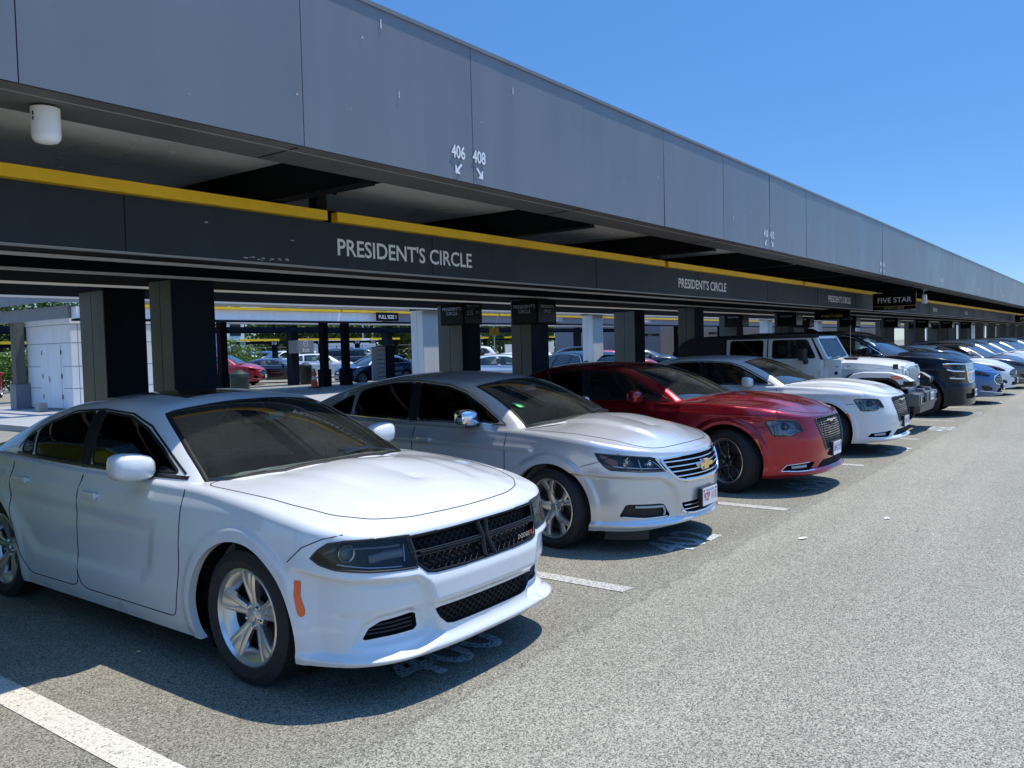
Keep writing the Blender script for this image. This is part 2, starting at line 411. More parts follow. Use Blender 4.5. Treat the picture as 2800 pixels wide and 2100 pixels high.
    def lip(s, mb, label, m, vec, side=0, others=None):
        """fold the edge of a removed region inwards by vec"""
        fs = s.faces(label); cnt = {}
        for f in fs:
            for k in range(len(f)):
                a, b = f[k], f[(k+1) % len(f)]
                if (b, a) in cnt: cnt[(b, a)] = 0
                else: cnt[(a, b)] = 1
        vec = np.array(vec); oth = set()
        for f, l in zip(s.F, s.L):
            if l != label:
                for k in range(len(f)): oth.add((f[(k+1) % len(f)], f[k]))
        for (a, b), c in cnt.items():
            if not c or (a, b) not in oth: continue
            for sg in ((1, -1) if side == 0 else (side,)):
                k = np.array([1, sg, 1]); p = [s.V[a]*k, s.V[b]*k, (s.V[b]+vec)*k, (s.V[a]+vec)*k]
                n = np.cross(p[1]-p[0], p[2]-p[0]); n /= np.linalg.norm(n)+1e-9
                mb.add(p, [(0, 1, 2, 3)], m, [-n*sg if sg > 0 else -n*sg]*4)
    def ray(s, o, d):
        h = s.bvh.ray_cast(Vector(o), Vector(d))
        return (np.array(h[0]), np.array(h[1])) if h[0] is not None else None
class Body(Surf):
    def __init__(s, sp):
        o = spl(sp['plan'], 1600); L = np.r_[0, np.cumsum(np.linalg.norm(np.diff(o, axis=0), axis=1))]
        res = sp.get('res', .02); fine = sp.get('fine', res)
        ss = [0.]
        while ss[-1] < L[-1]:
            x = np.interp(ss[-1], L, o[:, 0]); ss.append(ss[-1]+(fine if x > -.15 else res if x > -3.6 else res*1.8))
        ss[-1] = L[-1]; ss = np.array(ss)
        s.ol = o; s.oL = L
        px = np.interp(ss, L, o[:, 0]); py = np.interp(ss, L, o[:, 1]); py[0] = 0; py[-1] = 0
        tx = np.gradient(px, ss); ty = np.gradient(py, ss); l = np.hypot(tx, ty); nx, ny = -ty/l*-1, tx/l*-1
        # outward normal: rotate tangent (nose -> rear, y>0): tangent (-x) => outward +y
        nx, ny = ty/l, -tx/l
        nx[0], ny[0] = 1, 0; nx[-1], ny[-1] = -1, 0
        s.fn = (ss, px, py, nx, ny)
        zb = tab(sp['zb'])(px); zs = tab(sp['zs'])(px); r = tab(sp.get('r', [(-9, .05), (9, .05)]))(px)
        pF, pS, pR = tab(sp['pF']), tab(sp['pS']), tab(sp.get('pR', sp['pF']))
        def inset(z, nx, ny):
            f = np.clip(nx, 0, 1)**2; b = np.clip(-nx, 0, 1)**2
            return pF(z)*f+pS(z)*(1-f-b)+pR(z)*b
        nS = int((zs.max()-zb.min())/fine/sp.get('vs', 1.)); rows = []; zr = []; 
        for j in range(nS+1):
            z = zb+(zs-r-zb)*j/nS; i = inset(z, nx, ny); rows.append((px-nx*i, py-ny*i, z)); zr.append(0)
        i0 = inset(zs-r, nx, ny)
        for a in np.linspace(0, math.pi/2, 6)[1:]:
            i = i0+r*(1-math.cos(a)); rows.append((px-nx*i, py-ny*i, zs-r+r*math.sin(a)))
        ex, ey, ez = rows[-1]; xF, xR = px.max(), px.min()
        cx = (xR+sp.get('cR', .35))+((xF-sp.get('cF', .45))-(xR+sp.get('cR', .35)))*(ex-xR)/(xF-xR)
        cz = tab(sp['zc'])(cx); nT = sp.get('nT', 22)
        for j in range(1, nT+1):
            q = j/nT; qq = 1-(1-q)**sp.get('crownp', 2.0)
            rows.append((ex*(1-q)+cx*q, ey*(1-q), ez+(cz-ez)*qq))
        V = np.array([np.stack(r_, -1) for r_ in rows]); V[:, 0, 1] = 0; V[:, -1, 1] = 0
        nrow, ncol = V.shape[:2]; S = np.tile(ss, (nrow, 1))
        side = np.zeros(nrow); side[:nS+6] = 1
        N2 = np.stack([np.tile(nx, (nrow, 1)), np.tile(ny, (nrow, 1)), np.zeros((nrow, ncol))], -1)
        for fn in sp.get('disp', []):
            d = fn(V[..., 0], V[..., 1], V[..., 2], S)*side[:, None]; V = V+N2*d[..., None]
        for fn in sp.get('top', []):
            V[nS+6:, :, 2] += fn(V[nS+6:, :, 0], V[nS+6:, :, 1])
        V[:, 0, 1] = 0; V[:, -1, 1] = 0
        super().__init__(V, S, nrow, ncol)
        s.orient(lambda V, N: (N[:, 1]*(np.abs(V[:, 1]) > .5)).mean()); s.snapshot(); s.zb = tab(sp['zb'])
    def hit(s, a, b, proj):
        """project a 2D feature point on the surface -> (pos, normal)"""
        if proj == 'sz':
            ss, px, py, nx, ny = s.fn; g = abs(a); x, y, u, v = [np.interp(g, ss, q) for q in (px, py, nx, ny)]
            h = s.ray((x+u*.4, y+v*.4, b), (-u, -v, 0))
        elif proj == 'xz': h = s.ray((a, 2., b), (0, -1, 0))
        elif proj == 'xy': h = s.ray((a, b, 3.), (0, 0, -1))
        elif proj == 'yz': h = s.ray((3., a, b), (-1, 0, 0))
        if h is None: return None
        p, n = h
        return p, n
class Glass(Surf):
    """greenhouse: cross sections swept along x"""
    def __init__(s, g):
        c = np.arange(g['c0'], g['c1'], -g.get('res', .025)); c = np.r_[c, g['c1']]
        zt, zb, wb, sw = tab(g['zt'])(c), tab(g['zb'])(c), tab(g['wb'])(c), tab(g['sw'])(c)
        k, cr, nj = g.get('k', .62), g.get('crown', .05), g.get('nj', 44)
        sig = g.get('sig', .05); rows = []; K = []
        for i in range(len(c)):
            h = max(zt[i]-zb[i], .001); w1 = wb[i]-k*h*.93; ztop = zt[i]
            crr = min(cr, h*.8)
            y = np.r_[np.linspace(0, w1, 60), np.linspace(w1, wb[i], 41)[1:]]
            t = np.linspace(0, 1, 41)[1:]
            z = np.r_[ztop-crr*(np.linspace(0, 1, 60)**2), ztop-crr-(h-crr)*t]
            y[60:] += g.get('bulge', .014)*np.sin(t*math.pi)*min(1., h/.3)
            # smooth the corner
            d = np.r_[0, np.cumsum(np.hypot(np.diff(y), np.diff(z)))]; u = np.linspace(0, d[-1], 200); Y = np.interp(u, d, y); Z = np.interp(u, d, z)
            st = d[-1]/199; kk = max(int(sig/st), 1); ker = np.exp(-.5*(np.arange(-3*kk, 3*kk+1)/kk)**2); ker /= ker.sum()
            Yp = np.r_[-Y[3*kk:0:-1], Y, 2*Y[-1]-Y[-2:-3*kk-2:-1]]; Zp = np.r_[Z[3*kk:0:-1], Z, 2*Z[-1]-Z[-2:-3*kk-2:-1]]
            Y = np.convolve(Yp, ker, 'valid'); Z = np.convolve(Zp, ker, 'valid')
            kv = np.where(u < d[59], u/d[59], 1+(u-d[59])/(d[-1]-d[59]+1e-9))
            q = np.r_[np.linspace(0, 1, nj//2+1), np.linspace(1, 2, nj//2+1)[1:]]
            YY = np.interp(q, kv, Y); ZZ = np.interp(q, kv, Z); YY[0] = 0
            X = c[i]-sw[i]*np.clip(YY/max(wb[i], .1), 0, 1)**2
            rows.append(np.stack([X, YY, ZZ], -1)); K.append(q)
        V = np.array(rows); s.c = c
        super().__init__(V, np.array(K), *V.shape[:2])
        s.cc = np.repeat(c, V.shape[1])
        s.orient(lambda V, N: N[:, 2].mean()); s.snapshot()
    def hit(s, a, b, proj):
        if proj == 'xz': h = s.ray((a, 2., b), (0, -1, 0))
        elif proj == 'xy': h = s.ray((a, b, 3.), (0, 0, -1))
        elif proj == 'yz': h = s.ray((3., a, b), (-1, 0, 0))
        elif proj == 'yzr': h = s.ray((-8., a, b), (1, 0, 0))
        return h
def ribbon(mb, pts, w_, h_, m, closed=False, sym=True, mir=False):
    """raised strip along surface points [(p,n)]; w_ width, h_ height"""
    pts = [p for p in pts if p is not None]; n = len(pts)
    if n < 2: return
    V = []; F = []; N = []
    for i, (p, q) in enumerate(pts):
        a = pts[(i+1) % n if closed else min(i+1, n-1)][0]; b = pts[(i-1) % n if closed else max(i-1, 0)][0]
        t = a-b; t = t/(np.linalg.norm(t)+1e-9); c = np.cross(t, q); c /= np.linalg.norm(c)+1e-9
        W = w_[i] if hasattr(w_, '__len__') else w_
        for e, hh, nn in ((-.5, -.002, -c), (-.36, h_, q-c*.5), (.36, h_, q+c*.5), (.5, -.002, c)):
            V.append(p+c*e*W+q*hh); N.append(nn/np.linalg.norm(nn))
    for i in range(n if closed else n-1):
        j = (i+1) % n
        for k in range(3): F.append((i*4+k, j*4+k, j*4+k+1, i*4+k+1))
    mb.add(V, F, m, N)
    if mir:
        mb.add([(x, -y, z) for x, y, z in V], [f[::-1] for f in F], m, [(x, -y, z) for x, y, z in N])
def along(P, step=.03, closed=False):
    P = [np.array(p, float) for p in P]; out = []
    for i in range(len(P) if closed else len(P)-1):
        a, b = P[i], P[(i+1) % len(P)]; k = max(int(np.linalg.norm(b-a)/step), 1)
        out += [tuple(a+(b-a)*t/k) for t in range(k)]
    if not closed: out.append(tuple(P[-1]))
    return out
def line(surf, P, proj, step=.03, closed=False):
    return [surf.hit(a, b, proj) for a, b in along(P, step, closed)]

# ------------------------------------------------------------------ wheels
def wheel_parts(r=.345, w_=.235, rim=.235, style='twin', rimmat='alloy', hero=True):
    """returns [(name, MB, [(sub, MB)...])]; axis along +y (outer face at +y), centre at origin"""
    h = w_/2; T = MB(); seg = 180 if hero else 36
    g = .007
    prof = [(rim+.004, h*.80), (rim+.02, h*.93), ((rim+r)/2, h*1.03), (r-.035, h*.97), (r-.012, h*.86)]
    tr = []
    for a, b in ((.84, .50), (.44, .05), (-.05, -.44), (-.50, -.84)):
        tr += [(r-g, a*h), (r, a*h-.003), (r, b*h+.003), (r-g, b*h)]
    prof += tr+[(r-.012, -h*.86), (r-.035, -h*.97), ((rim+r)/2, -h*1.03), (rim+.004, -h*.8)]
    T.lathe(prof, 'rubber', seg, 'y')
    if hero:
        n = len(prof); vv = T.v
        for k in range(seg):
            if k % 3 == 0:
                for i, (pr, ph) in enumerate(prof):
                    if pr > r-.013:
                        x, y, z = vv[k*n+i]; f = (pr-.0045)/pr; vv[k*n+i] = (x*f, y, z*f)
    parts = []
    B = MB(); o = h*.80
    # barrel and lip
    B.lathe([(rim+.006, o+.004), (rim-.004, o+.008), (rim-.012, o-.004), (rim-.022, o-.03), (rim-.03, -.02), (rim-.035, -h*.7)], rimmat if style not in ('split', 'star') else 'alloy', 64 if hero else 24, 'y')
    B.lathe([(rim-.034, -h*.68), (.02, -h*.68)], 'well', 32 if hero else 16, 'y')
    if hero: B.lathe([(rim-.055, -.01), (rim-.055, -.035), (.06, -.035), (.06, -.01), (rim-.055, -.01)], 'disc', 40, 'y')
    face = o-.012                       # spoke plane near the rim
    def blade(a0, a1, w0, w1, r0, r1, m, dish=.035, th=.03, pe=1.):
        V = []; nn = 5
        for i in range(nn):
            t = i/(nn-1); rr = r0+(r1-r0)*t; a = a0+(a1-a0)*t**pe; ww = w0+(w1-w0)*t; yy = face-dish*(1-t)**1.6
            ux, uz = math.cos(a), math.sin(a); tx, tz = -uz, ux
            for e, dy in ((-.5, -th), (-.5, -.006), (-.22, 0), (.22, 0), (.5, -.006), (.5, -th)):
                V.append((ux*rr+tx*ww*e, yy+dy, uz*rr+tz*ww*e))
        F = []
        for i in range(nn-1):
            for k in range(5): F.append((i*6+k, i*6+k+1, (i+1)*6+k+1, (i+1)*6+k))
        B.add(V, F, m)
    rr1 = rim-.012
    if style == 'twin':
        for k in range(5):
            a = 2*math.pi*k/5+.3
            for sg in (-1, 1): blade(a+sg*.14, a+sg*.20, .036, .040, .045, rr1, rimmat, .038)
            blade(a, a, .03, .10, .04, rr1-.005, rimmat, .052, .02)
            b = a+math.pi/5
            V = []
            for sg in (-.38, 0, .38):
                for rr, dy in ((rr1, 0), (rr1-.03, -.012), (rr1-.055, -.05)): V.append((math.cos(b+sg)*rr, face+dy, math.sin(b+sg)*rr))
            B.add(V, [(0, 1, 4, 3), (1, 2, 5, 4), (3, 4, 7, 6), (4, 5, 8, 7)], rimmat)
    elif style == 'split':
        for k in range(5):
            a = 2*math.pi*k/5+.15
            blade(a, a+.0, .085, .05, .03, rim*.60, rimmat, .03)
            blade(a-.03, a-.26, .046, .060, rim*.40, rr1, rimmat, .018); blade(a+.03, a+.20, .046, .060, rim*.40, rr1, rimmat, .018)
            blade(a+.1, a+.35, .02, .03, rim*.35, rr1, 'alloydark', .03)
    elif style == 'star':
        for k in range(7):
            a = 2*math.pi*k/7
            blade(a, a, .034, .02, .03, rim*.62, rimmat, .03); blade(a, a-.20, .02, .022, rim*.58, rr1, rimmat, .012); blade(a, a+.20, .02, .022, rim*.58, rr1, rimmat, .012)
    else:
        n = 10 if style == 'multi' else 6
        for k in range(n):
            a = 2*math.pi*k/n; blade(a, a, .05 if n == 10 else .07, .035 if n == 10 else .055, .03, rr1, rimmat, .03)
    yh = face-.036
    B.lathe([(.001, yh+.016), (.03, yh+.015), (.034, yh+.008), (.045, yh+.004), (.078, yh-.002), (.085, yh-.03)], rimmat, 24, 'y')
    if hero:
        for k in range(5):
            a = 2*math.pi*k/5+.3+math.pi/5; B.lathe([(.001, yh+.016), (.010, yh+.014), (.012, yh-.01)], 'chrome', 8, 'y', (math.cos(a)*.058, 0, math.sin(a)*.058))
    return [('tyre', T, 40), ('rim', B, 35)]
_wheelcache = {}
def add_wheel(parent, loc, side, steer=0., key=None, **kw):
    k = tuple(sorted(kw.items()))
    if k not in _wheelcache:
        _wheelcache[k] = [(n, mb.build(n, None, sm)) for n, mb, sm in wheel_parts(**kw)]
        for n, o in _wheelcache[k]: C.objects.unlink(o)
    e = empty('wheel', loc, (math.pi if side < 0 else 0)+steer); e.parent = parent
    for n, o in _wheelcache[k]:
        c = o.copy(); C.objects.link(c); c.parent = e
    return e
# ------------------------------------------------------------------ whole cars
def interior(root, sp):
    g = sp['gh']; wb = tab(g['wb'])(-1.5)
    x0 = sp.get('seatx', -1.75); zf = sp.get('seatz', .52); top = sp.get('headz', 1.24)
    m = MB(); yy = wb-.08
    m.box((g['c1']+.05, -yy, .34), (g['c0']-.25, yy, .40), 'cabin'); m.box((g['c1']+.0, -yy, .40), (g['c1']+.35, yy, 1.0), 'cabin', .03)
    m.build('floor', root)
    d = MB(); xa = sp.get('dashx', -.95)
    d.box((xa, -yy, .55), (g['c0']-.05, yy, sp.get('dashz', .985)), 'dash', .05)
    d.box((xa-.03, -.22, .45), (xa+.2, .22, .96), 'dash', .04); d.build('dashboard', root, 40)
    s = MB()
    a = [(xa-.14+.17*math.sin(t)*.35, .38+.18*math.cos(t), .99+.17*math.sin(t)) for t in np.linspace(0, 2*math.pi, 25)]
    s.tube(a, .014, 'trim', 8, False); s.tube([(xa-.14, .22, .99), (xa-.14, .54, .99)], .012, 'trim'); s.tube([(xa-.14, .38, .99), (xa, .38, .95)], .04, 'trim')
    s.build('steering_wheel', root, 40)
    for xs, ys in ((x0, .38), (x0, -.38), (x0-.92, .38), (x0-.92, -.38)):
        t = MB(); rear = xs < x0
        t.box((xs-.02, ys-.26, zf-.12), (xs+.5, ys+.26, zf+.06), 'seat', .05)
        t.box((xs-.12, ys-.25, zf), (xs+.06, ys+.25, top-.22), 'seat', .06, top=(.8, .86, -.12, 0))
        t.box((xs-.24, ys-.13, top-.2), (xs-.13, ys+.13, top-(.05 if rear else 0)), 'seat', .04)
        for q in (-.06, .06): t.tube([(xs-.18, ys+q, top-.3), (xs-.18, ys+q, top-.15)], .008, 'satin', 6)
        t.build('seat', root, 40)
def mirror(root, sp, hero):
    x, y, z = sp['mirror']; mm = sp.get('mirrormat', sp['paint']); sc = sp.get('mirrorsize', 1.)
    for sg in (-1, 1):
        m = MB(); seg = 14
        prof = [(-.13, .02), (-.125, .055), (-.09, .078), (0, .085), (.08, .078), (.12, .055), (.13, .02)]
        V = []; F = []; n = 16
        P = [(-.115, .035, .05), (-.10, .062, .066), (-.05, .085, .078), (.02, .092, .080), (.09, .085, .074), (.125, .06, .056), (.135, .02, .03)]
        # sections across the width (car y), rounded rectangle in x,z
        ws = [(-.13, .35), (-.12, .62), (-.09, .85), (-.03, .98), (.04, 1.), (.09, .93), (.12, .75), (.13, .5)]
        for yy, k in ws:
            for j in range(n):
                a = 2*math.pi*j/n; ca, sa = math.cos(a), math.sin(a)
                e = .62; cx = math.copysign(abs(ca)**e, ca)*(.105 if ca > 0 else .045)*k*sc; cz = math.copysign(abs(sa)**e, sa)*.083*k*sc
                V.append((x+cx, sg*(y+.13+yy*sc), z+cz+.012*yy/.13))
        for i in range(len(ws)-1):
            for j in range(n): j2 = (j+1) % n; F.append((i*n+j, i*n+j2, (i+1)*n+j2, (i+1)*n+j))
        F.append(tuple(range(n))); F.append(tuple(range((len(ws)-1)*n, len(ws)*n)))
        m.add(V, F, mm); o = m.build('mirror', root, 50)
        if hero:
            a = MB(); a.tube([(x-.02, sg*(y+.03), z-.05), (x+.02, sg*(y-.10), z-.085)], [.03, .045], 'trim', 10)
            a.box((x-.052, min(sg*(y+.04), sg*(y+.22)), z-.055), (x-.046, max(sg*(y+.04), sg*(y+.22)), z+.06), 'chrome'); a.build('mirror_mount', o, 40)
            if mm == 'chrome':
                b = MB(); b.tube([(x+.07, sg*(y+.02), z-.072), (x+.06, sg*(y+.20), z-.068)], .014, 'trim', 8); b.build('mirror_trim', o, 40)
def handle(root, parent, body, x, z, m):
    for sg, par in ((1, parent[0]), (-1, parent[1])):
        h = MB(); p = body.hit(x, z, 'xz')
        if p is None: continue
        p, n = p; y = p[1]
        # recessed cup rim and grip
        V = [(x+math.cos(a)*.085, sg*(y+.002), z+math.sin(a)*.042-.004) for a in np.linspace(0, 2*math.pi, 24, False)]
        c = [(body.hit(x+math.cos(a)*.10, z+math.sin(a)*.045-.004, 'xz')) for a in np.linspace(0, 2*math.pi, 28, False)]
        c = [q for q in c if q is not None]
        mb = MB(); ribbon(mb, c, .012, .002, m, True)
        if sg < 0: mb.v = [(a, -b, d) for a, b, d in mb.v]; mb.n = [(a, -b, d) for a, b, d in mb.n]; mb.f = [f[::-1] for f in mb.f]
        G = MB(); G.box((x-.085, min(sg*(y+.012), sg*(y+.032)), z-.022), (x+.085, max(sg*(y+.012), sg*(y+.036)), z+.022), m, .014)
        for q in (-.075, .075): G.box((x+q-.012, min(sg*(y-.01), sg*(y+.02)), z-.010), (x+q+.012, max(sg*(y-.01), sg*(y+.02)), z+.012), m)
        h.add(G.v, G.f, m); h.build('door_handle', par, 40)
def make_car(sp):
    if 'ws' not in sp: autoglass(sp)
    paint = sp['paint']; hero = sp.get('hero', False)
    root = thing(sp['name'], sp['label'], sp['cat'], sp.get('loc', (0, 0, 0)), 0, sp.get('group'))
    B = Body(sp); G = Glass(sp['gh']); g = sp['gh']; det = []
    sp['B'] = B; sp['G'] = G
    rw = sp['wheel']['r']; ax_ = sp.get('archx', 0.); ra = sp.get('archr', rw+.045); wb_ = sp['wheelbase']; axf = sp.get('axf', 0.); za = sp.get('archz', rw)
    # --- regions on the lower body
    for xa, rr in ((axf, ra), (-wb_, sp.get('archrr', ra))):
        B.region('arch', lambda V, S, xa=xa, rr=rr: np.where(V[:, 1] > .5, np.maximum(np.hypot(V[:, 0]-xa-ax_, V[:, 2]-za)-rr, -9)*1., 9.))
    sidem = lambda V, S, N: (V[:, 1] > B_w(V[:, 0])-.16)
    wt = tab([(float(a), float(b)) for a, b in zip(B.ol[::40][::-1, 0], B.ol[::40][::-1, 1]) if True][::1]) if False else None
    ox = B.ol[:, 0]; oy = B.ol[:, 1]
    def B_w(x): return np.interp(x, ox[::-1], oy[::-1])
    for nm, P, proj in sp.get('regions', []):
        B.poly(nm, P, proj)
    for nm, P in sp.get('doors', []):
        B.poly(nm, rnd(P, .12, 5), 'xz', sidem)
    if 'hood' in sp:
        P = rnd(sp['hood'], .12, 5, False); P = P+[(x, -y) for x, y in P[::-1]]
        B.poly('hood', P, 'xy', lambda V, S, N: (V[:, 2] > tab(sp['zs'])(V[:, 0])-.10))
    P = sp['cabin']; P = P+[(x, -y) for x, y in P[::-1]]
    B.poly('cabin', P, 'xy', lambda V, S, N: (N[:, 2] > .5))
    # --- body mesh
    b = MB(); B.emit(b, 'body', paint)
    B.lip(b, 'arch', paint, (0, -.045, 0))
    for fn in sp.get('bodyextra', []): fn(b, B, G, sp)
    for nm, P in sp.get('doors', []):
        pts = line(B, rnd(P, .12, 5), 'xz', .04); ribbon(b, pts, .0062, .0028, 'gap', False, mir=True)
    for P, proj in sp.get('gaps', []):
        ribbon(b, line(B, P, proj, .03), sp.get('gapw', .0055), .0024, 'gap', False, mir=True)
    bo = b.build('body', root)
    u = MB(); n = 60
    o = B.ol[np.linspace(0, len(B.ol)-1, n).astype(int)]; zz = B.zb(o[:, 0])
    k = .93; V = [(x*.985, y*k, z+.015) for (x, y), z in zip(o, zz)]+[(x*.985, -y*k, z+.015) for (x, y), z in zip(o, zz)]
    # under tray split so that the wheel openings stay open
    V = []; F = []
    xs = np.linspace(o[-1, 0]+.05, o[0, 0]-.03, 60)
    for x in xs:
        yv = B_w(x)*.94-.02; near = min(abs(x-axf), abs(x+wb_)) < ra+.02
        if near: yv = .60
        V += [(x, -yv, float(B.zb(x))+.02), (x, yv, float(B.zb(x))+.02)]
    F = [(2*i, 2*i+1, 2*i+3, 2*i+2) for i in range(len(xs)-1)]
    u.add(V, F, 'well')
    for xa in (axf, -wb_):
        for sg in (-1, 1):
            pr = []; rr = ra+.012
            V = []; nn = 26
            for j in range(nn):
                a = R(-32)+R(244)*j/(nn-1); c, s_ = math.cos(a)*rr+xa+ax_, math.sin(a)*rr+za
                V += [(c, sg*.56, s_), (c, sg*(B_w(min(c, ox.max()-.25))-(.05 if s_ > .5 else .11)), s_)]
            F = [(2*i, 2*i+1, 2*i+3, 2*i+2) for i in range(nn-1)]
            u.add(V, F, 'well'); u.add([v for v in V if True], [tuple(range(0, 2*nn, 2))], 'well')
    u.build('underbody', root)
    if B.faces('hood'):
        h = MB(); B.emit(h, 'hood', paint)
        ribbon(h, line(B, rnd(sp['hood'], .12, 5, False), 'xy', .03), .0065, .0022, 'gap', False, mir=True)
        h.build('hood', root)
    dobj = {}
    for nm, P in sp.get('doors', []):
        dobj[nm] = []
        for sg in (1, -1):
            d = MB(); B.emit(d, nm, paint, side=sg); dobj[nm].append(d.build('door', root))
        if nm in sp.get('handles', {}) and hero:
            handle(root, dobj[nm], B, *sp['handles'][nm], sp.get('handlemat', paint))
    # --- greenhouse
    m_ = lambda V, S, N: N[:, 1] > .35
    wins = sp['windows']
    for i, P in enumerate(wins): G.poly('win%d' % i, rnd(P, .04), 'xz', lambda V, S, N: (V[:, 1] > .3) & (S > .98))
    for P in sp.get('blackpillar', []): G.poly('bp', P, 'xz', lambda V, S, N: (V[:, 1] > .3) & (S > .95))
    W = sp['ws']; W = W+[(x, -y) for x, y in W[::-1] if y > 1e-6]; G.poly('ws', W, 'xy')
    if 'rw' in sp: W = sp['rw']; W = W+[(x, -y) for x, y in W[::-1] if y > 1e-6]; G.poly('rw', W, 'xy')
    if 'rwyz' in sp: W = sp['rwyz']; W = W+[(-y, z) for y, z in W[::-1] if y > 1e-6]; G.poly('rw', W, 'yz', lambda V, S, N: N[:, 0] < -.4)
    if 'sunroof' in sp: W = sp['sunroof']; W = W+[(x, -y) for x, y in W[::-1] if y > 1e-6]; G.poly('sun', W, 'xy')
    r = MB(); G.emit(r, 'body', sp.get('roofmat', paint)); G.emit(r, 'bp', 'seal')
    tm = sp.get('wintrim', 'trim')
    for i, P in enumerate(wins):
        ribbon(r, line(G, rnd(P, .04), 'xz', .04, True), .022, .003, 'seal', True, mir=True)
    if 'beltline' in sp: ribbon(r, line(G, sp['beltline'], 'xz', .04), sp.get('beltw', .02), .005, tm, False, mir=True)
    if 'wintop' in sp: ribbon(r, line(G, sp['wintop'], 'xz', .04), .016, .004, tm, False, mir=True)
    if 'ditch' in sp: ribbon(r, line(G, sp['ditch'], 'xy', .04), .010, .0015, 'gap', False, mir=True)
    ro = r.build('roof', root)
    if G.faces('sun'):
        q = MB(); G.emit(q, 'sun', 'blackrim', off=.002); q.build('sunroof', root)
    q = MB(); G.emit(q, 'ws', sp.get('wsmat', 'glass'))
    # ceramic black band round the glass
    ribbon(q, line(G, sp['ws'], 'xy', .04), .034, .0015, 'seal', False, mir=True); wso = q.build('windshield', root)
    if G.faces('rw'): q = MB(); G.emit(q, 'rw', sp.get('rwmat', 'darkglass')); q.build('rear_window', root)
    for i, P in enumerate(wins):
        for sg in (1, -1):
            q = MB(); G.emit(q, 'win%d' % i, sp.get('winmat', ['sideglass']*9)[i], side=sg)
            q.build('side_window', dobj['door%d' % i][0 if sg > 0 else 1] if ('door%d' % i) in dobj else root)
    if sp.get('interior', True): interior(root, sp)
    # wipers
    if hero or sp.get('wipers'):
        for y0, y1 in ((.62, .05), (-.02, -.62)):
            m = MB(); c = []
            for t in np.linspace(0, 1, 8):
                y = y0+(y1-y0)*t; xw = sp['ws'][0][0]-sp.get('wipc', .30)*y*y-.045-.05*t
                p = G.hit(xw, y, 'xy')
                if p: c.append(p[0]+p[1]*.012)
            if len(c) > 2: m.tube(c, .006, 'trim', 6); m.tube([c[-1]+np.array([.06, 0, -.02]), (c[2]+c[5])/2+np.array([0, 0, .015])], .008, 'trim', 6); m.build('wiper', root, 40)
    mirror(root, sp, hero)
    for xa in (axf, -wb_):
        for sg in (1, -1):
            add_wheel(root, (xa, sg*sp['track'], rw), sg, sp.get('steer', 0.) if xa == axf else 0., **sp['wheel'])
    for fn in sp.get('extras', []): fn(root, B, G, sp)
    root.rotation_euler = (0, 0, sp.get('rz', -math.pi/2))
    return root
# --- detail helpers used by the specs
def lamp(label, depth=.05, lens='smokelens', house='lampblack', extras=None, name='headlight'):
    def fn(root, B, G, sp):
        for sg in (1, -1):
            q = MB(); B.emit(q, label, lens, off=.001, side=sg); o = q.build(name, root)
            h = MB(); B.emit(h, label, house, off=-depth, side=sg, wall=depth-.001, wallm=house); h.build('lamp_housing', o)
            if extras: extras(o, B, sg)
    return fn
def place(B, a, z, off, sg):
    p, n = B.hit(a, z, 'sz'); n = np.array([n[0], n[1], 0]); n /= np.linalg.norm(n); p = p+n*off
    return p*np.array([1, sg, 1]), n*np.array([1, sg, 1])
def projector(o, B, sg, s_, z, r, off=-.035, m='bulb'):
    p, n = place(B, s_, z, off, sg); m_ = MB()
    d = Vector((1, n[1]*.4, 0)).normalized(); X = Vector((0, 0, 1)).cross(d).normalized(); Z = Vector((0, 0, 1))
    def rev(prof, mt, seg=18):
        V = []; F = []; k = len(prof)
        for i in range(seg):
            a = 2*math.pi*i/seg
            for rr, hh in prof: V.append(Vector(p)+d*hh+(X*math.cos(a)+Z*math.sin(a))*rr)
        for i in range(seg):
            j = (i+1) % seg
            for t in range(k-1): F.append((i*k+t, j*k+t, j*k+t+1, i*k+t+1))
        m_.add(V, F, mt)
    rev([(.001, .022), (r*.5, .018), (r*.8, .008), (r*.86, 0)], m); rev([(r*.86, -.005), (r*.9, .012), (r*1.12, .014), (r*1.25, -.02)], 'lampchrome')
    m_.build('projector', o, 50)
def strip_on(o, B, sg, P, w_, m, off=-.03, name='light_strip', proj='sz', closed=False, step=.02):
    pts = line(B, P, proj, step, closed); q = MB()
    pts = [(p*np.array([1, sg, 1])+n*np.array([1, sg, 1])*off, n*np.array([1, sg, 1])) for p, n in [t for t in pts if t is not None]]
    ribbon(q, pts, w_, .004, m, closed)
    return q.build(name, o)
def patch_on(mb, B, sg, P, m, off, proj='sz'):
    """flat-ish polygon laid on the surface, mid point fan"""
    P2 = rnd(P, .012, 3); pts = [B.hit(a, b, proj) for a, b in P2]; pts = [t for t in pts if t]
    k = np.array([1, sg, 1]); V = [(p+n*off)*k for p, n in pts]; c = sum(V)/len(V); N = [n*k for p, n in pts]+[sum([n for p, n in pts])/len(pts)*k]
    V.append(c); n = len(pts)
    mb.add(V, [(i, (i+1) % n, n) if sg > 0 else ((i+1) % n, i, n) for i in range(n)], m, N)
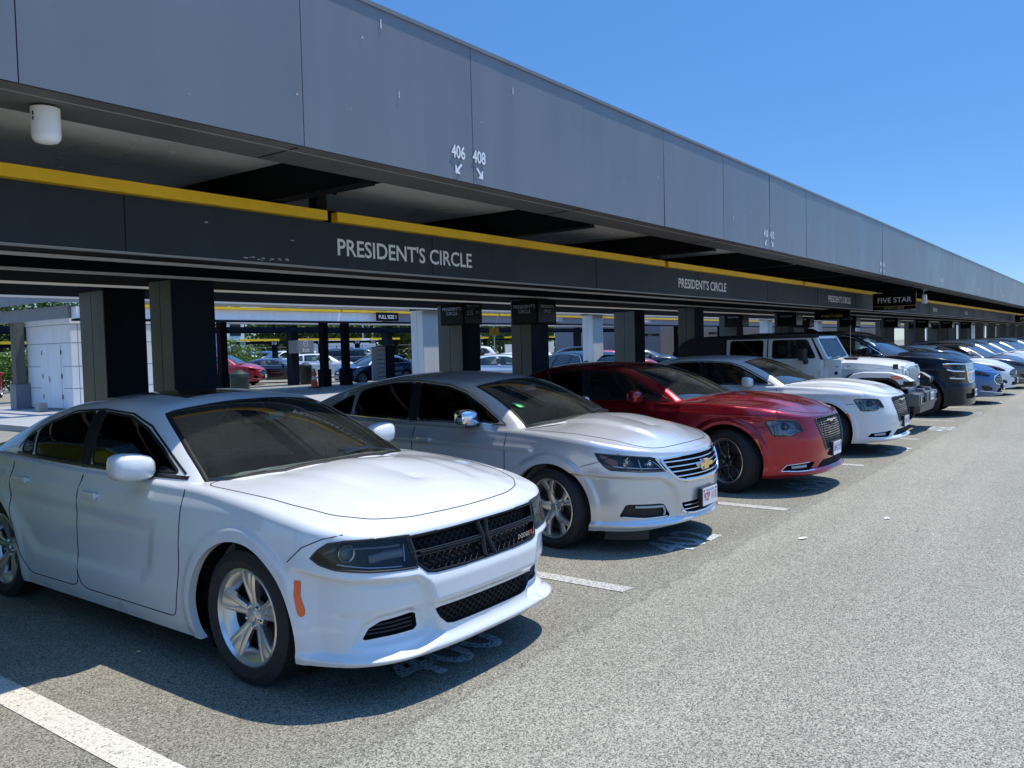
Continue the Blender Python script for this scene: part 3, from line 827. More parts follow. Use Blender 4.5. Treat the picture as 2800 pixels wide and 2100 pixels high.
def opening(label, name, depth=.05, back='gap', bars=None, wallm='plastic', split=False):
    def fn(root, B, G, sp):
        if split:
            for sg in (1, -1):
                q = MB(); B.emit(q, label, back, off=-depth, wall=depth, wallm=wallm, side=sg)
                if bars:
                    t = MB(); bars(t, B); h = MB(); h.mats = t.mats
                    keep = [i for i, v in enumerate(t.v) if v[1]*sg > 0]; mp = {a: i for i, a in enumerate(keep)}
                    for mi in range(len(t.mats)):
                        F = [[mp[q_] for q_ in f] for f, m_ in zip(t.f, t.m) if m_ == mi and all(q_ in mp for q_ in f)]
                        if F:
                            us = sorted({q_ for f in F for q_ in f}); m2 = {a: i for i, a in enumerate(us)}
                            q.add([t.v[keep[a]] for a in us], [[m2[q_] for q_ in f] for f in F], t.mats[mi], [t.n[keep[a]] or (0, 0, 1) for a in us])
                q.build(name, root)
            return
        q = MB(); B.emit(q, label, back, off=-depth, wall=depth, wallm=wallm)
        if bars: bars(q, B)
        sp.setdefault('parts', {})[name] = q.build(name, root)
    return fn
def mesh_wires(q, B, sd, s0, s1, z0, z1, dz, amp, per, m, off=-.015, r=.003, kind='zig'):
    """wavy mesh wires clipped to sd<0, mirrored"""
    n = int((z1-z0)/dz)+1
    for i in range(n):
        zc = z0+i*dz; run = []
        ss = np.arange(s0, s1, per/8)
        for j, s_ in enumerate(ss):
            ph = (s_/per+(.5 if i % 2 else 0)) % 1
            if kind == 'hex': t = [0, 0, .5, 1, 1, 1, .5, 0][int(ph*8) % 8]*2-1
            else: t = abs(ph*2-1)*2-1
            z = zc+amp*t
            d = sdpoly(sd, np.array([abs(s_)]), np.array([z]))[0]
            ok = d < -.004; h = B.hit(s_, z, 'sz') if ok else None
            if h is not None: run.append((h[0]+h[1]*off, h[1]))
            if (not ok or j == len(ss)-1) and run:
                if len(run) > 1: ribbon(q, run, r*2, r, m, mir=True)
                run = []
def text_on(B, txt, size, s_, z, m, off=.003, name='badge', root=None, sg=1, bold=0., sx=1.):
    p, n = B.hit(abs(s_), z, 'sz'); k = np.array([1, 1 if s_ >= 0 else -1, 1]); p = p*k; n = n*k; n[2] = 0; n /= np.linalg.norm(n); p = p+n*off
    xd = Vector((0, 0, 1)).cross(Vector(n)); t = text_mb(txt, size, m, p, xd, (0, 0, 1), .0, bold=bold, sx=sx)
    return t.build(name, root)
def plate_on(root, x, y, z, txt, col, state='', style='us', border=None, w_=.305, h_=.152, tilt=0., bracket=True):
    q = MB(); q.box((x, y-w_/2, z-h_/2), (x+.004, y+w_/2, z+h_/2), 'plate' if style != 'ny' else 'plateyellow', .0)
    if bracket: q.box((x-.035, y-w_/2-.012, z-h_/2-.008), (x-.001, y+w_/2+.006, z+h_/2+.006), 'plastic', .008)
    o = q.build('licence_plate', root)
    t = text_mb(txt, h_*.62, col, (x+.0055, y, z-h_*.21), (0, 1, 0), (0, 0, 1), 0, bold=.0015, sx=.82)
    if state:
        u = text_mb(state, h_*.2, 'plateblue', (x+.0055, y, z+h_*.29), (0, 1, 0), (0, 0, 1), 0); t.add(u.v, u.f, 'plateblue')
        for yy, cc in ((-.13, 'platered'), (.125, 'plateblue')): t.box((x+.0045, y+yy-.012, z+h_*.30), (x+.0056, y+yy+.012, z+h_*.42), cc)
    t.build('plate_number', o)

def autoglass(sp):
    g = sp['gh']; zt, zb, wb, sw = tab(g['zt']), tab(g['zb']), tab(g['wb']), tab(g['sw'])
    def pt(c, f):
        w1 = wb(c)-g.get('k', .62)*max(zt(c)-zb(c), 0)*.93; y = f*w1; return (float(c-sw(c)*(y/wb(c))**2), float(y))
    def poly(a, b):
        P = [pt(a, f) for f in (0, .3, .6, .85, .93)]+[pt(c, .93) for c in np.linspace(a, b, 7)[1:-1]]+[pt(b, f) for f in (.93, .85, .6, .3, 0)]
        return P
    sp['ws'] = poly(*g['wsc'])
    if 'rwc' in g: sp['rw'] = poly(*g['rwc'])
    sp['wipc'] = float(sw(g['wsc'][0])/wb(g['wsc'][0])**2)
# ------------------------------------------------------------------ white sedan in front
def charger():
    hl = [(.547, .838), (.75, .848), (.93, .850), (1.02, .838), (1.07, .808), (1.112, .767), (1.06, .738), (.98, .716), (.80, .695), (.53, .678), (.527, .75)]
    gr = [(-.02, .826), (.35, .828), (.565, .828), (.555, .76), (.525, .70), (.475, .652), (.42, .642), (.2, .637), (-.02, .636)]
    gr = [(0-.3, gr[0][1])]+gr[1:-1]+[(0-.3, .636)]
    it = [(-.3, .448), (.40, .449), (.425, .444), (.40, .395), (.35, .352), (.30, .342), (-.3, .340)]
    fog = [(.505, .428), (.53, .434), (.74, .424), (.815, .395), (.862, .335), (.73, .342), (.52, .343), (.498, .358)]
    mk = [(1.185, .645), (1.222, .648), (1.222, .58), (1.200, .465), (1.170, .468), (1.168, .50), (1.190, .57)]
    rec = [(.36, .30), (.405, .40), (.44, .50), (.475, .60), (.53, .642), (.75, .655), (.95, .668), (1.10, .69), (1.30, .73), (1.30, .25), (.9, .25), (.55, .25)]
    scal = [(-.80, .84), (-2.9, .90), (-2.9, .80), (-2.5, .50), (-2.35, .40), (-1.0, .40), (-.86, .50)]
    def disp(x, y, z, s):
        d = np.zeros_like(x)
        sd = sdpoly(rec, s.ravel(), z.ravel()).reshape(x.shape)
        d -= .046*sstep(-sd/.028)*np.clip((1.25-s)/.15, 0, 1)
        f2 = [(.40, .335), (.47, .45), (.56, .475), (.76, .465), (.86, .43), (.94, .30), (.80, .30), (.45, .30)]
        sd = sdpoly(f2, s.ravel(), z.ravel()).reshape(x.shape); d -= .03*sstep(-sd/.03)
        d += .030*np.exp(-((z-.255)/.035)**2)*sstep((1.05-s)/.3)      # lower lip
        rr = np.hypot(x+.055, z-.36); d += .010*sstep((.515-rr)/.03)*(y > .6)*(x < .46)
        rr = np.hypot(x+3.05, z-.36); d += .010*sstep((.515-rr)/.03)*(y > .6)
        sd = sdpoly(scal, x.ravel(), z.ravel()).reshape(x.shape); d -= .016*sstep(-sd/.11)*(y > .6)
        d += .004*np.exp(-((z-(.935+.02*(x+1.5)/1.5))/.03)**2)*((x < -.9) & (y > .6))
        return d
    def top(x, y):
        a = np.abs(y); t = sstep((.80-x)/.4)
        h = .007*sstep((.60-a+.02*(x))/.07)*sstep((a-.30)/.25)*t        # power bulge shoulders
        h += .007*sstep((.40-a-.05*x)/.045)*t
        return h
    def gbars(q, B):
        for dz in (.012, -.012): ribbon(q, [(p+n*-.004, n) for p, n in line(B, [(.03, .738+dz), (.53+dz, .742+dz)], 'sz', .03)], .007, .008, 'trim', mir=True)
        for a in (.018,):
            ribbon(q, [(p+n*-.002, n) for p, n in line(B, [(a+.02, .822), (a, .742), (a+.025, .642)], 'sz', .03)], .03, .014, 'grilleblack', mir=True)
        ribbon(q, [(p+n*-.002, n) for p, n in line(B, [(.022, .738), (.50, .742)], 'sz', .03)], .014, .014, 'grilleblack', mir=True)
        mesh_wires(q, B, gr, 0, .56, .645, .82, .022, .007, .05, 'grilleblack', -.028, .0025, 'hex')
        ribbon(q, line(B, gr[1:-1], 'sz', .02), .018, .006, 'grilleblack', mir=True)
        ribbon(q, line(B, [(0, .828), (.35, .828)], 'sz', .03), .012, .004, 'grilleblack', mir=True); ribbon(q, line(B, [(0, .636), (.2, .637), (.42, .642)], 'sz', .03), .016, .005, 'grilleblack', mir=True)
    def ibars(q, B): mesh_wires(q, B, it, 0, .43, .345, .45, .018, .006, .05, 'grilleblack', -.018, .0028, 'hex')
    def fbars(q, B):
        for z in (.405, .385, .365): ribbon(q, [(p+n*-.02, n) for p, n in [t for t in line(B, [(.52, z), (.80-(.405-z)*-1.2, z-.004)], 'sz', .03) if t]], .010, .008, 'plastic', mir=True)
    def hx(o, B, sg):
        projector(o, B, sg, .93, .785, .040)
        strip_on(o, B, sg, [(.59, .762), (.70, .764), (.80, .752)], .046, 'lampgrey', -.022)
        strip_on(o, B, sg, [(.575, .80), (.585, .72)], .012, 'lampchrome', -.02)
        strip_on(o, B, sg, [(.60, .800), (.80, .808), (.98, .812), (1.05, .79)], .010, 'lampgrey', -.025)
        strip_on(o, B, sg, [(.60, .700), (.80, .712), (.98, .735)], .012, 'lampchrome', -.035)
        strip_on(o, B, sg, hl, .012, 'trim', .001, 'lamp_seal', closed=True)
    def extra(root, B, G, sp):
        for sg in (1, -1):
            q = MB(); B.emit(q, 'marker', 'amber', off=.002, side=sg); q.build('side_marker', root)
        t = text_on(B, 'DODGE', .036, .34, .668, 'satin', .012, 'badge', sp['parts']['grille'], bold=.0008)
        q = MB(); p, n = B.hit(.44, .674, 'sz')
        for dz in (0,): q.prism([(.430, .664), (.440, .664), (.430, .690), (.420, .690)][::-1], 0, float(p[0])+.006, float(p[0])+.010, 'redlens'); q.prism([(.447, .664), (.457, .664), (.447, .690), (.437, .690)][::-1], 0, float(p[0])+.0, float(p[0])+.006, 'redlens')
        q.build('badge', sp['parts']['grille'])
        # toll transponder, mirror and papers behind the windshield
        q = MB(); q.box((-1.03, -.02, 1.325), (-.98, .10, 1.375), 'teal', .006); q.build('toll_box', root)
        q = MB(); q.box((-1.16, -.12, 1.30), (-1.12, .12, 1.365), 'trim', .02); q.tube([(-1.12, 0, 1.36), (-1.05, 0, 1.41)], .01, 'trim'); q.build('inside_mirror', root, 40)
        q = MB(); h = G.hit(-1.13, .50, 'xy'); 
        if h:
            p, n = h; X = Vector((0, 1, 0)); Y = X.cross(n)*-1
            V = [Vector(p)+Vector(n)*-.006+X*a+Y*b for a, b in ((-.05, -.02), (.05, -.02), (.05, .02), (-.05, .02))]; q.add(V, [(0, 1, 2, 3)], 'teal'); q.build('sticker', root)
        u = MB(); u.prism([(.60, .21), (.10, .21), (.04, .19), (-.04, .19), (-.10, .21), (-.60, .21), (-.5, .155), (.5, .155)][::-1], 0, .55, .62, 'plastic'); u.build('air_dam', root)
    sp = dict(name='parked_car', label='white four-door sedan with black split grille, nearest to the camera in the parking row', cat='car', group='cars parked nose out along the kerb row',
        paint='white', hero=True, res=.021, fine=.0145, loc=(3.555, 3.727, 0),
        plan=[(.91, 0), (.903, .27), (.878, .48), (.815, .69), (.69, .84), (.50, .925), (.25, .957), (0, .965), (-1.5, .965), (-3., .965), (-3.6, .94), (-3.95, .80), (-4.08, .5), (-4.12, 0)],
        zb=[(-4.12, .34), (-3.6, .26), (-3.0, .20), (-.42, .185), (.42, .215), (.92, .235)],
        zs=[(-4.12, 1.06), (-3.5, 1.10), (-2.7, 1.085), (-1.8, 1.055), (-.6, 1.045), (0, 1.005), (.3, .962), (.6, .905), (.80, .872), (.92, .862)],
        r=[(-4.2, .05), (-.6, .05), (.2, .07), (.92, .03)],
        pF=[(.2, .05), (.26, .02), (.34, .025), (.45, .03), (.50, .0), (.58, .0), (.64, .018), (.70, .045), (.84, .085), (.9, .11)],
        pS=[(.18, .05), (.27, .02), (.45, .0), (.68, .0), (.82, .012), (.92, .03), (1.0, .06), (1.1, .085)],
        pR=[(.3, .04), (.5, 0), (.8, .01), (1.0, .05), (1.1, .08)],
        zc=[(-3.8, 1.13), (-3.0, 1.10), (-.6, 1.07), (-.2, 1.09), (.2, 1.045), (.46, .985), (.6, .93)], cF=.48, crownp=1.9,
        disp=[disp], top=[top], wheelbase=3.07, track=.80, axf=-.075, archr=.435, archz=.355, archx=.02, steer=-.02,
        wheel=dict(r=.364, w_=.235, rim=.262, style='twin', rimmat='alloy', hero=True),
        regions=[('hl', hl, 'sz'), ('grille', gr, 'sz'), ('intake', it, 'sz'), ('fog', fog, 'sz'), ('marker', mk, 'sz')],
        doors=[('door0', [(-.60, 1.2), (-.585, .95), (-.575, .60), (-.62, .40), (-.66, .285), (-1.78, .285), (-1.79, .60), (-1.785, .90), (-1.74, 1.2)]),
               ('door1', [(-1.74, 1.2), (-1.785, .90), (-1.79, .60), (-1.78, .285), (-2.50, .285), (-2.60, .45), (-2.68, .60), (-2.76, .80), (-2.80, 1.2)])],
        handles={'door0': (-1.60, .905), 'door1': (-2.56, .935)},
        gaps=[([(.35, .735), (.44, .815), (.55, .862), (.63, .88)], 'xz')],
        hood=[(.735, 0), (.73, .20), (.705, .42), (.64, .60), (.50, .735), (.25, .80), (-.25, .835), (-.50, .85), (-.50, .30), (-.42, .0)],
        cabin=[(-.50, 0), (-.62, .70), (-.70, .80), (-3.1, .78), (-3.35, .5), (-3.40, 0)],
        gh=dict(bulge=.03, c0=-.24, c1=-3.62, res=.022, k=.62, crown=.055, nj=52, sig=.035,
            zt=[(-.24, 1.065), (-.35, 1.125), (-.60, 1.245), (-.90, 1.375), (-1.13, 1.458), (-1.35, 1.503), (-1.8, 1.528), (-2.3, 1.505), (-2.7, 1.435), (-3.1, 1.31), (-3.5, 1.155), (-3.62, 1.10)],
            zb=[(-.2, 1.02), (-1.5, 1.035), (-2.6, 1.055), (-3.62, 1.06)],
            wb=[(-.2, .865), (-1.2, .885), (-2.4, .885), (-3.1, .85), (-3.62, .80)],
            sw=[(-.24, .30), (-.6, .25), (-1.13, .16), (-1.6, .04), (-2.2, 0), (-2.8, -.06), (-3.62, -.12)]),
        windows=[[(-.76, 1.088), (-1.02, 1.215), (-1.28, 1.318), (-1.55, 1.385), (-1.90, 1.405), (-1.72, 1.088)],
                 [(-1.86, 1.088), (-2.03, 1.405), (-2.30, 1.385), (-2.58, 1.305), (-2.66, 1.27), (-2.53, 1.10)],
                 [(-2.58, 1.102), (-2.70, 1.255), (-2.80, 1.19), (-2.78, 1.11)]],
        winmat=['darkglass', 'darkglass', 'darkglass'],
        blackpillar=[[(-1.725, 1.06), (-1.90, 1.415), (-2.03, 1.415), (-1.855, 1.06)]],
        beltline=[(-.66, 1.066), (-1.3, 1.068), (-2.0, 1.076), (-2.84, 1.095)], beltw=.028,
        wintop=[(-.70, 1.085), (-1.0, 1.225), (-1.26, 1.335), (-1.55, 1.402), (-1.93, 1.422), (-2.3, 1.403), (-2.6, 1.318), (-2.78, 1.235), (-2.86, 1.13)],
        ws=[(-.285, 0), (-.345, .40), (-.50, .76), (-.535, .795), (-.80, .735), (-1.10, .655), (-1.235, .615), (-1.19, .40), (-1.155, 0)],
        rw=[(-2.83, 0), (-2.80, .50), (-3.35, .62), (-3.50, 0)], wsmat='glass', sunroof=[(-1.42, 0), (-1.42, .36), (-2.05, .36), (-2.05, 0)],
        mirror=(-1.0, .87, 1.13), 
        extras=[lamp('hl', .055, 'smokelens', 'lampblack', hx), opening('grille', 'grille', .045, 'gap', gbars), opening('intake', 'lower_grille', .035, 'gap', ibars), opening('fog', 'bumper_vent', .035, 'gap', fbars, split=True), extra])
    return make_car(sp)
# ------------------------------------------------------------------ the other cars of the front row
PROF = dict(
    pS=[(.18, .05), (.27, .02), (.45, .0), (.68, .0), (.82, .012), (.92, .03), (1.0, .06), (1.1, .085)],
    pR=[(.3, .04), (.5, 0), (.8, .01), (1.0, .05), (1.1, .08)], r=[(-4.2, .05), (-.6, .05), (.2, .07), (.92, .035)])
def arch_flare(ra, amp=.010, wd=.03, xs=(0, -3.05), za=.36, ext=.075):
    def f(x, y, z, s):
        d = np.zeros_like(x)
        for xa in xs: rr = np.hypot(x-xa, z-za); d += amp*sstep((ra+ext-rr)/wd)*(y > .6)*(x < .5)
        return d
    return f
def pd(P, amp, wd, proj='sz', lim=None):
    def f(x, y, z, s):
        a, b = (s, z) if proj == 'sz' else (x, z)
        d = amp*sstep(-sdpoly(P, a.ravel(), b.ravel()).reshape(x.shape)/wd)
        return d*(y > .6) if proj == 'xz' else d
    return f
def band(z0, w_, amp, s0=9.):
    return lambda x, y, z, s: amp*np.exp(-((z-z0)/w_)**2)*sstep((s0-s)/.3)
def impala():
    hl = [(.535, .698), (.64, .806), (.70, .822), (.92, .842), (1.19, .862), (1.15, .80), (1.10, .752), (1.055, .727), (.80, .708)]
    gr = [(-.3, .802), (.35, .806), (.585, .800), (.545, .73), (.48, .66), (.42, .618), (.33, .600), (-.3, .592)]
    lg = [(-.3, .405), (.375, .408), (.35, .36), (.30, .315), (-.3, .296)]
    fog = [(.50, .30), (.49, .322), (.555, .412), (.60, .424), (.90, .432), (.93, .425), (.985, .335), (.97, .318), (.75, .302)]
    rec = [(.38, .25), (.40, .46), (.45, .56), (.60, .655), (.9, .672), (1.2, .682), (1.5, .70), (1.5, .25)]
    def top(x, y):
        a = np.abs(y); t = sstep((.72-x)/.25)*sstep((x+.55)/.2)
        return .020*sstep((.40+.10*(-x)-a)/.045)*t
    def gb(q, B):
        for z in (.765, .722, .679, .636):
            e = {.765: .56, .722: .53, .679: .49, .636: .43}[z]; ribbon(q, [(p-n*.012, n) for p, n in line(B, [(0, z), (e, z+.004)], 'sz', .03)], .012, .012, 'chrome', mir=True)
        ribbon(q, line(B, gr[1:-1], 'sz', .02), .024, .012, 'chrome', mir=True)
        ribbon(q, line(B, [(0, .806), (.35, .806)], 'sz', .03), .014, .008, 'chrome', mir=True); ribbon(q, line(B, [(0, .594), (.15, .595), (.33, .600)], 'sz', .03), .035, .012, 'chrome', mir=True)
        ribbon(q, line(B, [(.52, .70), (.555, .70), (.64, .806)], 'sz', .03), .012, .006, 'chrome', mir=True)
    def lb(q, B):
        for z in (.375, .340): ribbon(q, [(p-n*.01, n) for p, n in line(B, [(0, z), (.33, z+.002)], 'sz', .03)], .010, .008, 'chrome', mir=True)
        ribbon(q, line(B, [(0, .296), (.2, .302), (.30, .312)], 'sz', .03), .022, .012, 'chrome', mir=True); ribbon(q, line(B, [(.30, .312), (.38, .345)], 'sz', .03), .02, .008, 'chrome', mir=True)
    def fb(q, B):
        ribbon(q, [(p-n*.008, n) for p, n in line(B, [(.56, .395), (.84, .405), (.90, .37), (.94, .33)][:2], 'sz', .03)], .022, .004, 'lampgrey', mir=True)
        ribbon(q, line(B, [(.52, .308), (.75, .306), (.96, .324)], 'sz', .03), .010, .005, 'chrome', mir=True)
        ribbon(q, [(p-n*.01, n) for p, n in line(B, [(.56, .40), (.535, .35), (.545, .318)], 'sz', .02)], .018, .006, 'lampgrey', mir=True)
    def hx(o, B, sg):
        projector(o, B, sg, .90, .780, .044, -.025); projector(o, B, sg, .70, .762, .034, -.02, m='lampchrome'); strip_on(o, B, sg, [(.60, .725), (.78, .735), (1.03, .755)], .016, 'lampchrome', -.01)
        strip_on(o, B, sg, [(.565, .712), (.68, .80)], .012, 'lampchrome', -.012); strip_on(o, B, sg, [(.80, .81), (.78, .72)], .014, 'lampchrome', -.02)
        q = MB(); patch_on(q, B, sg, [(1.03, .755), (1.16, .842), (1.11, .845), (.99, .80), (.99, .745)], 'amber', -.006); q.build('turn_signal', o)
        strip_on(o, B, sg, [(1.0, .80), (1.14, .845)], .008, 'lampchrome', -.012); strip_on(o, B, sg, hl, .012, 'trim', .001, 'lamp_seal', closed=True)
    def extra(root, B, G, sp):
        p, n = B.hit(0.001, .70, 'sz'); x = float(p[0]); q = MB()
        P = [(-.135, -.018), (-.045, -.018), (-.045, -.05), (.06, -.05), (.06, -.018), (.135, -.018), (.135, .022), (.045, .022), (.045, .052), (-.06, .052), (-.06, .022), (-.135, .022)]
        P = [(a*.9+b*.25, b*.8+.70) for a, b in P]
        q.prism(P, 0, x+.012, x+.026, 'gold'); q.prism([(a*1.06, (b-.70)*1.12+.70) for a, b in P], 0, x-.03, x+.014, 'chrome'); q.build('emblem', sp['parts']['grille'])
        plate_on(root, float(B.hit(.001, .43, 'sz')[0][0])+.045, 0.0, .425, '9ZP 113', 'platered', 'Massachusetts')
        q = MB(); q.box((-.98, -.05, 1.33), (-.93, .09, 1.385), 'plate', .006); q.build('toll_box', root)
        q = MB(); q.box((-1.12, -.12, 1.31), (-1.08, .12, 1.375), 'trim', .02); q.tube([(-1.08, 0, 1.37), (-1.0, 0, 1.42)], .01, 'trim'); q.build('inside_mirror', root, 40)
        h = G.hit(-.66, -.58, 'xy') or G.hit(-.66, .58, 'xy')
        if h:
            p, n = h; p = np.array([p[0], -abs(p[1]), p[2]]); n = np.array([n[0], -abs(n[1]), n[2]]); X = Vector((0, 1, 0)); Y = Vector(n).cross(X)
            q = MB(); V = [Vector(p)+Vector(n)*.003+X*a+Y*b for a, b in ((-.045, -.05), (.045, -.05), (.045, .05), (-.045, .05))]; q.add(V, [(0, 1, 2, 3)], 'green'); q.build('inspection_sticker', root)
        for sg in (1, -1):
            u = MB(); c = [B.hit(s_, .215, 'sz') for s_ in np.linspace(.45, 1.12, 14)]; c = [(t[0]*np.array([1, sg, 1])-t[1]*np.array([1, sg, 1])*.03) for t in c if t]
            V = []; 
            for p in c: V += [(p[0], p[1], .20), (p[0]-.01, p[1], .125)]
            u.add(V, [(2*i, 2*i+1, 2*i+3, 2*i+2) for i in range(len(c)-1)], 'plastic')
            u.build('air_dam', root)
    zt = [(-.16, 1.07), (-.30, 1.145), (-.55, 1.265), (-.85, 1.385), (-1.05, 1.45), (-1.3, 1.50), (-1.8, 1.535), (-2.3, 1.52), (-2.75, 1.46), (-3.2, 1.35), (-3.55, 1.23), (-3.8, 1.13)]
    sp = dict(PROF, name='parked_car', label='silver sedan with chrome grille bars and gold emblem, second in the parking row', cat='car', group='cars parked nose out along the kerb row',
        paint='silver', hero=True, res=.023, fine=.0155, loc=(6.89, 3.98, 0),
        plan=[(.955, 0), (.94, .2), (.875, .45), (.775, .65), (.62, .80), (.42, .885), (.15, .925), (0, .93), (-1.5, .94), (-2.9, .94), (-3.6, .90), (-3.95, .76), (-4.08, .5), (-4.12, 0)],
        zb=[(-4.12, .34), (-3.6, .26), (-2.9, .20), (-.42, .185), (.42, .20), (.70, .205), (.96, .25)],
        zs=[(-4.12, 1.08), (-3.5, 1.12), (-2.6, 1.09), (-1.8, 1.06), (-.5, 1.03), (0, 1.00), (.3, .965), (.6, .918), (.80, .878), (.96, .845)],
        pF=[(.2, .05), (.25, .012), (.30, .018), (.42, .012), (.52, .0), (.60, .0), (.68, .012), (.80, .05), (.86, .085)],
        zc=[(-3.8, 1.15), (-3.0, 1.12), (-.5, 1.07), (-.15, 1.10), (.2, 1.055), (.5, .98), (.6, .945)], cF=.46, crownp=2.0,
        disp=[pd(rec, -.028, .03), arch_flare(.40, .014, .035, (-.10, -2.93), .36, .085), pd([(-.75, .70), (-2.9, .78), (-2.9, .50), (-1.0, .45)], -.018, .10, 'xz'), band(.255, .03, .012, 1.1),
              lambda x, y, z, s: .012*np.exp(-((z-(.90-.02*(x+2)))/.025)**2)*((x < -.3) & (y > .6))], top=[top],
        wheelbase=2.93, track=.79, archr=.40, archz=.355, axf=-.10, steer=-.17, wheel=dict(r=.352, w_=.235, rim=.258, style='split', rimmat='alloy', hero=True),
        regions=[('hl', hl, 'sz'), ('grille', gr, 'sz'), ('lg', lg, 'sz'), ('fog', fog, 'sz')],
        doors=[('door0', [(-.57, 1.2), (-.585, .95), (-.57, .60), (-.60, .40), (-.62, .30), (-1.70, .30), (-1.72, .60), (-1.73, .90), (-1.72, 1.2)]),
               ('door1', [(-1.72, 1.2), (-1.73, .90), (-1.72, .60), (-1.70, .30), (-2.38, .30), (-2.5, .45), (-2.58, .60), (-2.70, .80), (-2.80, 1.2)])],
        handles={'door0': (-1.56, .90), 'door1': (-2.54, .93)}, handlemat='silver', wintrim='chrome',
        gaps=[([(.22, .745), (.38, .79), (.54, .86)], 'xz')],
        hood=[(.80, 0), (.79, .22), (.755, .42), (.69, .58), (.56, .68), (.25, .755), (-.20, .79), (-.46, .83), (-.46, .30), (-.4, .0)],
        cabin=[(-.42, 0), (-.55, .68), (-.65, .78), (-3.2, .76), (-3.5, .5), (-3.55, 0)],
        gh=dict(c0=-.16, c1=-3.8, res=.024, k=.60, crown=.06, nj=48, sig=.04, wsc=(-.20, -1.06), rwc=(-2.9, -3.7), zt=zt,
            zb=[(-.2, 1.02), (-1.5, 1.04), (-2.6, 1.065), (-3.8, 1.08)], wb=[(-.2, .86), (-1.2, .88), (-2.4, .88), (-3.2, .84), (-3.8, .78)],
            sw=[(-.16, .30), (-.6, .24), (-1.05, .18), (-1.6, .04), (-2.2, 0), (-2.8, -.06), (-3.8, -.14)]),
        windows=[[(-.70, 1.085), (-.95, 1.22), (-1.20, 1.33), (-1.45, 1.395), (-1.84, 1.43), (-1.70, 1.092)],
                 [(-1.82, 1.092), (-1.94, 1.435), (-2.20, 1.428), (-2.50, 1.385), (-2.66, 1.34), (-2.62, 1.11)],
                 [(-2.68, 1.112), (-2.74, 1.31), (-2.98, 1.21), (-3.08, 1.135)]],
        winmat=['darkglass', 'darkglass', 'darkglass'], blackpillar=[[(-1.70, 1.06), (-1.845, 1.44), (-1.945, 1.44), (-1.815, 1.06)]],
        beltline=[(-.62, 1.066), (-1.3, 1.070), (-2.0, 1.078), (-3.1, 1.115)], beltw=.020, wintop=[(-.64, 1.075), (-.93, 1.235), (-1.18, 1.35), (-1.45, 1.418), (-1.9, 1.456), (-2.2, 1.45), (-2.55, 1.402), (-2.8, 1.315), (-3.12, 1.15)],
        mirror=(-.98, .85, 1.13), mirrormat='chrome', seatx=-1.65, dashx=-.85,
        extras=[lamp('hl', .055, 'lens', 'lampblack', hx), opening('grille', 'grille', .04, 'gap', gb), opening('lg', 'lower_grille', .035, 'gap', lb), opening('fog', 'fog_lamp', .03, 'plastic', fb, split=True), extra])
    return make_car(sp)
